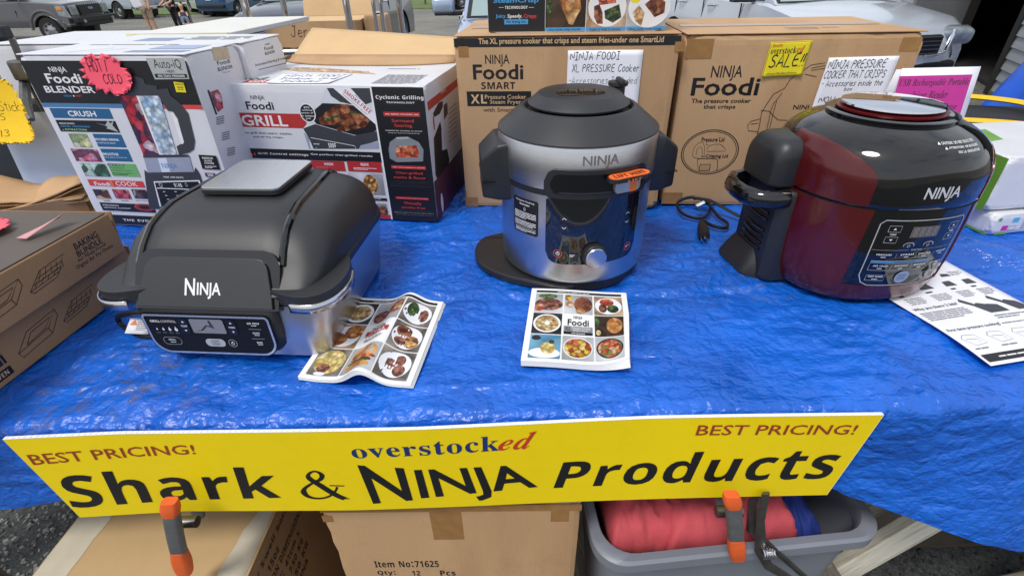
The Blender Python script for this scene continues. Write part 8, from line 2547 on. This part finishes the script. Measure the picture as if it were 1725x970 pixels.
for v, t in ((.0845, 'AIR CRISP'), (.066, 'ROAST'), (.0475, 'BAKE')):
    its += [('t', 'S', t, 'white', (.083 - .0012 * len(t), v - .0015, .083 + .0012 * len(t), v + .002)), ('r', 'white', .0785, v - .0045, .0875, v - .0034)]
its += [('r', 'silverink', .072, .0735, .094, .0741), ('r', 'silverink', .072, .055, .094, .0556)]
INKS['buttonblk'] = mat('button_black', (16, 16, 19), .18)
INKS['lcd2'] = mat('lcd_grey', (128, 128, 128), .12, coat=.5)
INKS['lcd3'] = mat('lcd_film_crease', (56, 56, 58), .2)
prints(pface, pf, its, base=.0022)
# handles
for sg in (-1, 1):
    wing = [(.095, .002), (.140, -.012), (.168, -.008), (.186, .008), (.195, .034), (.196, .066), (.188, .096), (.172, .118), (.10, .130)]
    wing = [(sg * p.x, p.y) for p in smooth_path(wing, 4)]
    hd = MB().prism(wing, .113, .1335).build('handle', GREY_PL, gr, bevel=.004)
    edge = [(sg * p.x, p.y) for p in smooth_path(((.128, -.0125), (.150, -.0145), (.170, -.0105), (.1885, .007), (.198, .034), (.199, .066), (.1905, .097)), 4)]
    st = MB()
    st.add([(x, y, z) for z in (.104, .1195) for x, y in edge], [[i, i + 1, len(edge) + i + 1, len(edge) + i] for i in range(len(edge) - 1)], smooth=True)
    st.build('handle_trim', CHROME if False else mat('trim_steel', (200, 201, 204), .18, 1.0), hd, solid=.004, edge=60)
    MB().box((sg * .140, .045, .108), (.07, .085, .012), bev=.004).build('handle_bracket', BLACK_PL, gr)
# top plate on a short neck
MB().prism(rrect(.112, .118, .012, 4, .0, .218), .214, .2275).build('vent_neck', GLOSS_BLACK, dome)
MB().prism(rrect(.140, .146, .014, 6, .0, .218), .2275, .2350).build('vent_cover', BLACK_PL, dome, bevel=.002)
tpn = 9
gtp = np.zeros((tpn, tpn, 3))
poly = rrect(.137, .143, .013, 6, .0, .218)
MB().prism(poly, .2350, .2385).build('vent_plate', STEEL_H, dome, bevel=.0012)


# ------------------------------------------------------------------ power cords
RUB = mat('black_rubber', (20, 20, 22), .45, var=.1, vs=100)


cd = empty('power_cord', (.46, 1.12, T), 0, 'coiled black power cord with three pin plug behind the wine red cooker', 'power cord')
W0 = Vector((.46, 1.12, 0))
wp = [(.60, 1.075, .02), (.562, 1.115, .012), (.53, 1.145, .022), (.50, 1.165, .034), (.474, 1.175, .036), (.47, 1.190, .030), (.488, 1.197, .026), (.507, 1.185, .018), (.497, 1.150, .012), (.468, 1.120, .008),
      (.435, 1.135, .010), (.424, 1.160, .014), (.428, 1.190, .020), (.452, 1.200, .028), (.478, 1.196, .030), (.50, 1.170, .022), (.508, 1.120, .012), (.518, 1.085, .010), (.505, 1.064, .008), (.478, 1.075, .010), (.462, 1.098, .013), (.455, 1.085, .014)]
MB().tube(smooth_path([Vector(p) - W0 for p in wp], 6), .0045, 8, flat=.75).build('cable', RUB, cd)
pg = MB()
d0, d1 = Vector((.455, 1.085, .014)) - W0, Vector((.440, 1.018, .011)) - W0
pg.tube([d0, d0.lerp(d1, .25), d0.lerp(d1, .55), d0.lerp(d1, .85), d1], [.006, .010, .0135, .0135, .012], 10)
plug = pg.build('plug', RUB, cd)
for ox, rr in ((-.006, .0016), (.006, .0016), (.0, .0022)):
    a = d1 + Vector((ox, .004, -.001 if ox else .004))
    MB().tube([a, a + (d1 - d0).normalized() * .020], rr, 8).build('prong', CHROME, plug)
tgm = MB()
tgm.grid(np.array([[(a * .02 + .0, .02 + b * .014 + a * .004, .030 + .008 * a) for a in (0, .5, 1)] for b in (0, 1)]))
tgm.build('warning_tag', WHITE_PAPER, cd, solid=.0006)
cd2 = empty('power_cord', (-.70, .72, T), 0, 'black power cord looping out beside the grill handle with white tag', 'power cord')
W0 = Vector((-.70, .72, 0))
wp = [(-.60, .74, .05), (-.64, .72, .046), (-.675, .722, .040), (-.698, .73, .030), (-.712, .74, .014), (-.705, .735, .006), (-.675, .715, .005), (-.64, .70, .006), (-.60, .70, .008)]
MB().tube(smooth_path([Vector(p) - W0 for p in wp], 6), .0045, 8).build('cable', RUB, cd2)
tgm = MB()
tgm.grid(np.array([[(.027 + .034 * a, .004 - .026 * b + .006 * a, .030 - .008 * a - .014 * b) for a in np.linspace(0, 1, 4)] for b in np.linspace(0, 1, 3)]))
wt = tgm.build('warning_tag', WHITE_PAPER, cd2, solid=.0006)
tf = planar((.027, -.022, .016), (.034, .006, -.008), (0, .026, .014))
prints(wt, tf, [('p', 'orange', [(.003, .016), (.014, .016), (.008, .026)]), ('s', 'grey', .014, .006, .032, .024, 5)], base=.0012)

# ------------------------------------------------------------------ things behind and beside, on the table
def plain_box(name, loc, rot, W, D, H, m, label, cat='box', group=None, flaps=False, bev=.003):
    o = empty(name, loc, R_(rot), label, cat, group)
    MB().carton(W, D, H, 0, .7, loc[0] * 9).build('carton', m, o)
    if flaps:
        for s in (0, 1):
            d2 = D / 2 - .001
            MB().box((W / 2, D / 2 + (1 if s else -1) * (d2 / 2 + .0006), H + .0016), (W - .002, d2, .0028), rot=(R_(.6 if s else -.6), 0, 0), bev=.001, seg=1).build('flap', m, o)
    return o


plain_box('white_carton', (-1.40, 1.50, T), -6, .345, .30, .385, WBOX, 'plain white carton behind the blender boxes at the left', flaps=True)
plain_box('white_carton', (-1.02, 1.565, T), -5, .25, .24, .375, WBOX, 'plain white carton below the cream edged board', flaps=True)
brd = empty('foam_board', (-1.075, 1.60, T + .381), R_(-6), 'white board with cream edge lying on the cartons at the back', 'board')
MB().box((.16, .25, .008), (.30, .52, .014), bev=.002).build('board', mat('white_board_face', (214, 214, 208), .6, var=.04, vs=6), brd)
MB().box((.16, -.012, .008), (.302, .006, .016)).build('edge_strip', mat('cream_edge', (220, 208, 160), .6, var=.06, vs=20), brd)

CASE = mat('charcoal_case', (46, 47, 50), .75, var=.12, vs=30, bump=.2, bs=300)
cs = empty('black_case', (-1.45, 1.46, T), R_(2), 'flat black case standing upright at the left end of the table', 'case')
MB().box((-.12, .04, .125), (.80, .06, .25), bev=.012).build('shell', CASE, cs)
MB().box((-.12, -.01, .012), (.84, .09, .022), bev=.006).build('base_rail', BLACK_PL, cs)
sh = empty('display_sheet', (-1.235, 1.405, T + .008), R_(3), 'white printed sheet in a clear stand in front of the black case', 'sign')
MB().box((.0, 0, .115), (.30, .004, .215), rot=(R_(-6), 0, 0)).build('clear_stand', mat('acrylic', (190, 196, 200), .15, trans=0.0), sh)
spf = planar((-.145, -.0035, .012), (1, 0, 0), (0, .1045, .9945))
prints(sh, spf, [('r', 'paper', .004, .002, .286, .205)] + [('r', 'skyblue', .03, .15, .06, .165), ('p', 'darkgrey', [(.05, .135), (.075, .145), (.10, .13), (.12, .10), (.075, .115)])]
       + [('s', 'grey', .03, .078 - k * .015, .17 - (k % 3) * .03, .0835 - k * .015, 1) for k in range(5)], base=.0006)
# yellow jagged star held by a dark metal clip post
star('price_star', 'yellow jagged price star reading Stick beside the blender box', planar((-1.335, 1.36, T + .245), (1, .03, 0), (0, .12, 1)), (0, 0), burst_poly(.19, .16, .03, 36, .011), YSTAR,
     [('h', 'Stick', 'pen', (.022, .0, .080, .026), .35), ('h', '95', 'pen', (.0, -.022, .03, -.004), .35), ('h', '13', 'pen', (.0, -.062, .024, -.044), .35), ('h', '4', 'pen', (-.004, .03, .012, .048), .35)], off=.003, bend=.004, group='jagged price stars')
cl = empty('clip_post', (-1.33, 1.40, T), 0, 'dark metal post with clip holding the yellow star', 'stand')
MB().tube([(.04, .06, 0), (.04, .06, .30), (.05, .06, .405)], .008, 8).tube([(.03, .055, .30), (.075, -.03, .25), (.092, -.05, .225)], [.012, .014, .008], 8).build('post', DARK_STEEL, cl)
MB().box((.05, .05, .33), (.055, .03, .05), bev=.006).build('clip', DARK_STEEL, cl)
MB().box((.035, .05, .42), (.045, .03, .03), bev=.005).build('knob', CASE, cl)

# torn packing cardboard
rd = random.Random(3)
for k, (x, y, z, w, d, rz, tilt, lab) in enumerate(((-1.32, 1.10, .105, .26, .16, 18, -9, 'torn brown cardboard flap, topmost of the packing scraps'), (-1.24, 1.09, .06, .20, .12, 34, 10, 'folded brown cardboard tray among the packing scraps'), (-1.20, 1.12, .045, .20, .14, 22, -6, 'torn brown cardboard strip with ragged end by the blender box'), (-1.16, 1.16, .012, .14, .10, 40, 3, 'small brown cardboard scrap lying flat, lowest of the packing scraps'))):
    o = empty('cardboard_scrap', (x, y, T + z), R_(rz), lab, 'cardboard', 'torn packing cardboard')
    n = 14
    g = np.array([[(w * i / n + (.012 * rd.random() if i == n else 0), d * j / 6 + (.006 * rd.random() if j in (0, 6) else 0), .012 * math.sin(i * .7 + k) * (j / 6) + math.tan(R_(tilt)) * w * i / n + .010 * ((i / n) ** 6)) for i in range(n + 1)] for j in range(7)])
    MB().grid(g).build('liner', CARD, o, solid=.004)
    g2 = g.copy()
    g2[:, :, 2] -= .009
    g2[:, -1, 0] += .012
    MB().grid(g2).build('corrugation', CARD_EDGE, o, solid=.003)
    if k == 1:
        MB().box((w / 2, -.004, -.01), (w, .004, .05)).build('fold', KRAFT, o)
cup = empty('bottle_cap', (-1.045, 1.02, T), 0, 'small white plastic cap beside the torn cardboard', 'cap')
MB().lathe([(.001, 0), (.024, 0), (.030, .04), (.026, .044), (.001, .045)], 24).build('shell', WHITE_PAPER, cup)

# ---- right end of the table
jz = empty('juicer_sign', (.872, 1.0, T), R_(0), 'white standing card with magenta USB Rechargeable Portable Juicer Blender label', 'sign')
jf = lambda x, z: (x, .02 + .06 * (z / .36), z)
g = np.array([[jf(-.080 + .158 * i / 4 + .004 * (j / 6), .348 * j / 6) for i in range(5)] for j in range(7)])
MB().grid(g).build('card', WHITE_PAPER, jz, solid=.002)
g = np.array([[(-.085 + .158 * i / 4, .14 - .06 * (j / 6), .345 * j / 6) for i in range(5)] for j in range(7)])
MB().grid(g).build('rear_leaf', WHITE_PAPER, jz, solid=.002)
prints(jz, planar((-.080, .02, -.014), (1, 0, 0), (0, .06, .36)), [('r', 'magenta', .002, .270, .150, .352), ('t', 'I', 'USB Rechargeable Portable', 'black', (.006, .329, .148, .346)), ('t', 'I', 'Juicer Blender', 'black', (.036, .306, .112, .323)), ('t', 'S', '6', 'black', (.010, .283, .016, .295)), ('t', 'I', 'Blades Powerful Motor', 'black', (.022, .281, .138, .298))], base=.0024)

jb = plain_box('juicer_box', (1.052, 1.02, T + .055), 4, .30, .26, .122, WBOX, 'white and green juicer box with fruit picture, upper of the two', group='juicer boxes')
F = box_faces(.30, .26, .122)
prints(jb, F['left'], [('r', 'leafgreen', .13, .002, .259, .120), ('p', 'paper', [(.13, .12), (.17, .12), (.20, .10), (.17, .07), (.15, .02), (.13, .01)]), ('p', 'orange', [(.15, .10), (.185, .085), (.195, .045), (.165, .01), (.14, .03)]), ('p', 'purple', [(.10, .03), (.135, .085), (.16, .09), (.165, .05), (.13, .015)]), ('s', 'grey', .16, .085, .20, .115, 3)] if INKS.setdefault('leafgreen', mat('ink_leaf', (104, 158, 48), .4, var=.15, vs=20)) else [])
prints(jb, F['top'], [('p', 'leafgreen', [(.02, .10), (.10, .12), (.13, .20), (.03, .19)]), ('p', 'skyblue', [(.06, .02), (.29, .03), (.28, .09), (.12, .08)])])
jb2 = plain_box('juicer_box', (1.075, 1.005, T), 8, .32, .27, .052, WBOX, 'white juicer box with green edge, lower of the two', group='juicer boxes')
F = box_faces(.32, .27, .052)
prints(jb2, F['left'], [('r', 'leafgreen', .03, .002, .268, .007), ('l', 'grey', [(.14, .05), (.14, .03), (.2, .03), (.2, .004)], .001)])
prints(jb2, F['front'], [('r', 'leafgreen', .02, .002, .05, .007), ('r', 'skyblue', .05, .03, .066, .042), ('r', 'magenta', .03, .012, .046, .024), ('r', 'leafgreen', .012, .036, .02, .044), ('l', 'grey', [(.05, .01), (.066, .01), (.066, .022), (.05, .022), (.05, .01)], .001), ('s', 'grey', .08, .012, .26, .04, 5)])

bag = empty('tool_bag', (1.72, 1.72, T), R_(-28), 'black fabric bag with bright yellow piping at the far right end', 'bag')
bm2 = MB()
secs = []
for z, w, d in ((.0, .80, .40), (.02, .84, .44), (.055, .80, .40), (.075, .66, .28)):
    secs.append([(x, y, z + .012 * math.sin(x * 9) * (z > .05)) for x, y in rrect(w, d, .12, 8)])
bm2.loft(secs)
bm2.build('bag_body', BLK_CL, bag, edge=60)
YPIPE = mat('yellow_webbing', (236, 184, 20), .6, var=.06, vs=60, bump=.2, bs=200)
MB().tube(smooth_path([(-.40, -.05, .085), (-.20, .12, .10), (.0, .08, .105), (.12, -.06, .098), (.34, -.14, .085)], 8), .022, 8, flat=.35).build('strap', YPIPE, bag)
MB().tube(smooth_path([(-.42, -.20, .06), (-.25, -.20, .085), (-.05, -.19, .09), (.08, -.22, .085), (.10, -.27, .06), (-.02, -.29, .05)], 8), .020, 8, flat=.4).build('strap', YPIPE, bag)

hp = MB()
n = 40
g = np.zeros((24, n, 3))
for j in range(24):
    for i in range(n):
        a = 2 * math.pi * i / (n - 1)
        f = j / 23
        r = 1.0 * (.38 + .62 * (1 - f) ** .7) * (1 + .05 * math.sin(a * 5 + f * 4) + .03 * math.sin(a * 11 + 2))
        g[j, i] = (5.05 + r * .85 * math.cos(a), 4.45 + r * .62 * math.sin(a), .95 * f ** .9 + .02 * math.sin(a * 7 + f * 9))
hp.grid(g)
hp.add([(5.05 + .02 * k, 4.45, .97) for k in range(1)] + [tuple(p) for p in g[-1]], [[0, i + 1, i + 2] for i in range(n - 1)], 0, True)
tag(hp.build('tarp_covered_heap', TARP_PLAIN if False else mat('blue_tarp_far', (22, 88, 205), .42, var=.15, vs=4, bump=.5, bs=12), None, edge=180), 'heap of goods under a blue tarp on the ground in front of the shed', 'tarp heap')

# ------------------------------------------------------------------ chrome rack with the Jersey carton behind the table
rack = empty('chrome_rack', (-.78, 2.4, 0), 0, 'chrome tube display rack standing behind the table', 'rack')
for x, r in ((-.30, .016), (.12, .0145), (.232, .009), (.262, .009)):
    MB().tube([(x, 0, 0), (x, 0, 1.75)], r, 14).build('pole', CHROME, rack)
for z in np.arange(.3, 1.7, .16):
    MB().tube([(.232, 0, z), (.262, 0, z)], .006, 8).build('rung', CHROME, rack)
MB().tube([(-.30, .0, 1.118), (.262, .0, 1.118)], .013, 10).build('shelf_rail', CHROME, rack)
MB().tube([(-.30, .42, 1.118), (.262, .42, 1.118)], .013, 10).build('shelf_rail', CHROME, rack)
for k in range(9):
    MB().tube([(-.30 + k * .0703, 0, 1.118), (-.30 + k * .0703, .42, 1.118)], .005, 8).build('shelf_wire', CHROME, rack)
for x in (-.30, .262):
    MB().tube([(x, .42, 0), (x, .42, 1.75)], .0145, 12).build('pole', CHROME, rack)
MB().tube([(-.30, .0, .5), (.262, .0, .5)], .011, 10).build('brace_rail', CHROME, rack)
jc = empty('jersey_carton', (-1.045, 2.45, 1.131), R_(-2), 'open brown carton marked Jersey on the chrome rack', 'box')
W, D, H = .42, .30, .10
mb = MB()
mb.box((W / 2, .002, H / 2), (W, .004, H)).box((W / 2, D - .002, H / 2), (W, .004, H)).box((.002, D / 2, H / 2), (.004, D - .01, H)).box((W - .002, D / 2, H / 2), (.004, D - .01, H)).box((W / 2, D / 2, .002), (W - .01, D - .01, .004))
mb.build('carton', CARD, jc)
MB().box((W / 2 + .03, D + .02, H + .045), (W * .82, .004, .10), rot=(R_(-22), 0, 0)).build('open_flap', CARD_IN, jc)
MB().box((W / 2, .07, H + .002), (W, .14, .004), rot=(R_(4), 0, 0)).build('flap', CARD_IN, jc)
prints(jc, planar((0, -.0005, 0), (1, 0, 0), (0, 0, 1)), [('h', 'Jersey', 'pen', (.11, .025, .26, .085), .35)], base=.0006)
pk = plain_box('small_carton', (-.615, 2.46, 1.131), 3, .095, .16, .115, CARD, 'small brown carton beside the Jersey carton on the chrome rack')
plain_box('rack_carton', (-1.05, 2.46, .62), -2, .44, .34, .46, CARD, 'brown carton on the lower part of the chrome rack')
MB().box((.02, .2, .60), (.60, .44, .02)).build('lower_shelf', CHROME, rack)

# ------------------------------------------------------------------ under the table
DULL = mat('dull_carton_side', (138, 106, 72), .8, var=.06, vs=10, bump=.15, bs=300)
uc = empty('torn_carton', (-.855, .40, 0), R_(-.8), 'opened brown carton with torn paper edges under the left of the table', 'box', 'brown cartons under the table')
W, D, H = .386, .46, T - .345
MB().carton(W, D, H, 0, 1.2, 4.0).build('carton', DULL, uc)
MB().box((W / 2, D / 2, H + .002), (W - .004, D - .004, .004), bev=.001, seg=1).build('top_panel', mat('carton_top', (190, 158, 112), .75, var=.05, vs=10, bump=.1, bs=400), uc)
PALE = mat('bare_liner', (196, 186, 164), .85, var=.06, vs=30)
rd = random.Random(9)
lft = [(.004 + .002 * rd.random(), D * k / 16) for k in range(17)]
rgt = [(.062 + .006 * rd.random() + (.055 - .075 * (1 - k / 16)) * (k / 16), D * k / 16) for k in range(17)]
tr = MB()
tr.add([(x, y, H + .0046) for x, y in lft] + [(x, y, H + .0046) for x, y in rgt], [[i, 17 + i, 18 + i, i + 1] for i in range(16)])
tr.build('torn_strip', PALE, uc)
lft = [(W - .045 + .010 * rd.random() - .01 * math.sin(k * .5), D * k / 18) for k in range(19)]
tr = MB()
g = np.array([[(lft[k][0] + (W - .006 - lft[k][0]) * a, lft[k][1], H + .005 + .006 * (1 - a) * (.4 + .6 * rd.random())) for a in (0, .5, 1)] for k in range(19)])
tr.grid(g)
tr.build('torn_strip', PALE, uc, solid=.002)
Fr = box_faces(W, D, H)['right']
prints(uc, Fr, [('t', 'S', t, 'black', [(.05 + du, H - .018 - k * .030), (.05 + du + ln, H - .018 - k * .030), (.05 + du + ln, H - .036 - k * .030), (.05 + du, H - .036 - k * .030)]) for k, (t, du, ln) in enumerate((("by S'well bottle", .02, .17), ('SIZE: 15oz', .0, .11), ('CARTON DIMENSIONS', .02, .19), ('L x W: 41cm x', .03, .15), ('WT: 7.50 KG', .06, .12), ('6.50 KG', .1, .09), ('CHINA', .1, .07)))], base=.0005)

TOTE = mat('grey_tote_plastic', (122, 126, 136), .42, var=.05, vs=8, bump=.06, bs=200)
tt = empty('storage_tote', (.378, .66, 0), R_(4.5), 'grey plastic storage tote full of folded clothes under the table', 'tote')
zr = T - .31
bo = MB()
secs = [[(x, y, z) for x, y in rrect(w, d, r, 6)] for z, w, d, r in ((.06, .40, .26, .04), (.065, .42, .28, .045), (zr - .02, .485, .345, .05))]
bo.loft(secs, caps=(True, False))
ins = [[(x, y, z) for x, y in rrect(w, d, r, 6)] for z, w, d, r in ((zr - .02, .480, .340, .05), (.075, .41, .27, .04))]
bo.loft(ins, caps=(False, True))
bo.build('bin', TOTE, tt, edge=40)
rm_ = MB()
prof = [(.480, .340, zr - .022), (.512, .372, zr - .030), (.520, .380, zr - .026), (.520, .380, zr - .004), (.510, .370, zr + .001), (.484, .344, zr), (.478, .338, zr - .006), (.478, .338, zr - .03)]
rm_.loft([[(x, y, z) for x, y in rrect(w, d, .055, 7)] for w, d, z in prof], caps=(False, False))
rm_.build('rim', TOTE, tt, edge=40)
CORAL = mat('coral_cloth', (196, 80, 88), .9, var=.08, vs=25, bump=.5, bs=500, tint=(184, 68, 78), ts=6, tamt=.6)
NAVYC = mat('blue_cloth', (28, 50, 128), .8, var=.2, vs=25, bump=.3, bs=300)


def cloth(name, loc, rz, w, d, h, m, label, seed, sag=.02):
    o = empty(name, loc, R_(rz), label, 'clothing', 'clothes in the grey tote')
    nx, ny = 46, 36
    X, Y = np.meshgrid(np.linspace(-1, 1, nx), np.linspace(-1, 1, ny))
    rim_ = np.clip(1 - np.maximum(np.abs(X), np.abs(Y)) ** 7, 0, 1)
    fold = .013 * ridge(X * 1.8 + seed + .5 * Y, Y * 2.0 + .6 * pnoise(X * 2, Y * 2)) + .009 * ridge(X * 3.5 + seed * 3, Y * 4.5 + X) + .004 * ridge(X * 8 + seed, Y * 7) + .012 * pnoise(X * 1.1 + seed, Y * 1.3)
    Z = (h + fold) * rim_ ** .5 - sag * (1 - rim_)
    P_ = np.stack([X * w / 2 * (1 + .03 * pnoise(Y * 3, X * 0 + seed)), Y * d / 2 * (1 + .03 * pnoise(X * 3, Y * 0 + seed)), Z], -1)
    MB().grid(P_).build('folded_cloth', m, o, solid=.003, edge=180)
    return o


cloth('folded_cloth', (.245, .655, zr - .045), 3, .175, .31, .038, CORAL, 'coral folded cloth at the left in the grey tote', 3.1)
cloth('folded_cloth', (.375, .66, zr - .04), 5, .25, .32, .048, CORAL, 'larger coral folded shirt filling the middle of the grey tote', 8.7)
cloth('folded_cloth', (.505, .67, zr - .075), 6, .10, .30, .045, NAVYC, 'dark blue folded cloth at the right in the grey tote', 5.2)
cloth('folded_cloth', (.375, .66, zr - .10), 4, .42, .28, .040, NAVYC, 'dark blue cloth lying deepest in the grey tote', 1.4)
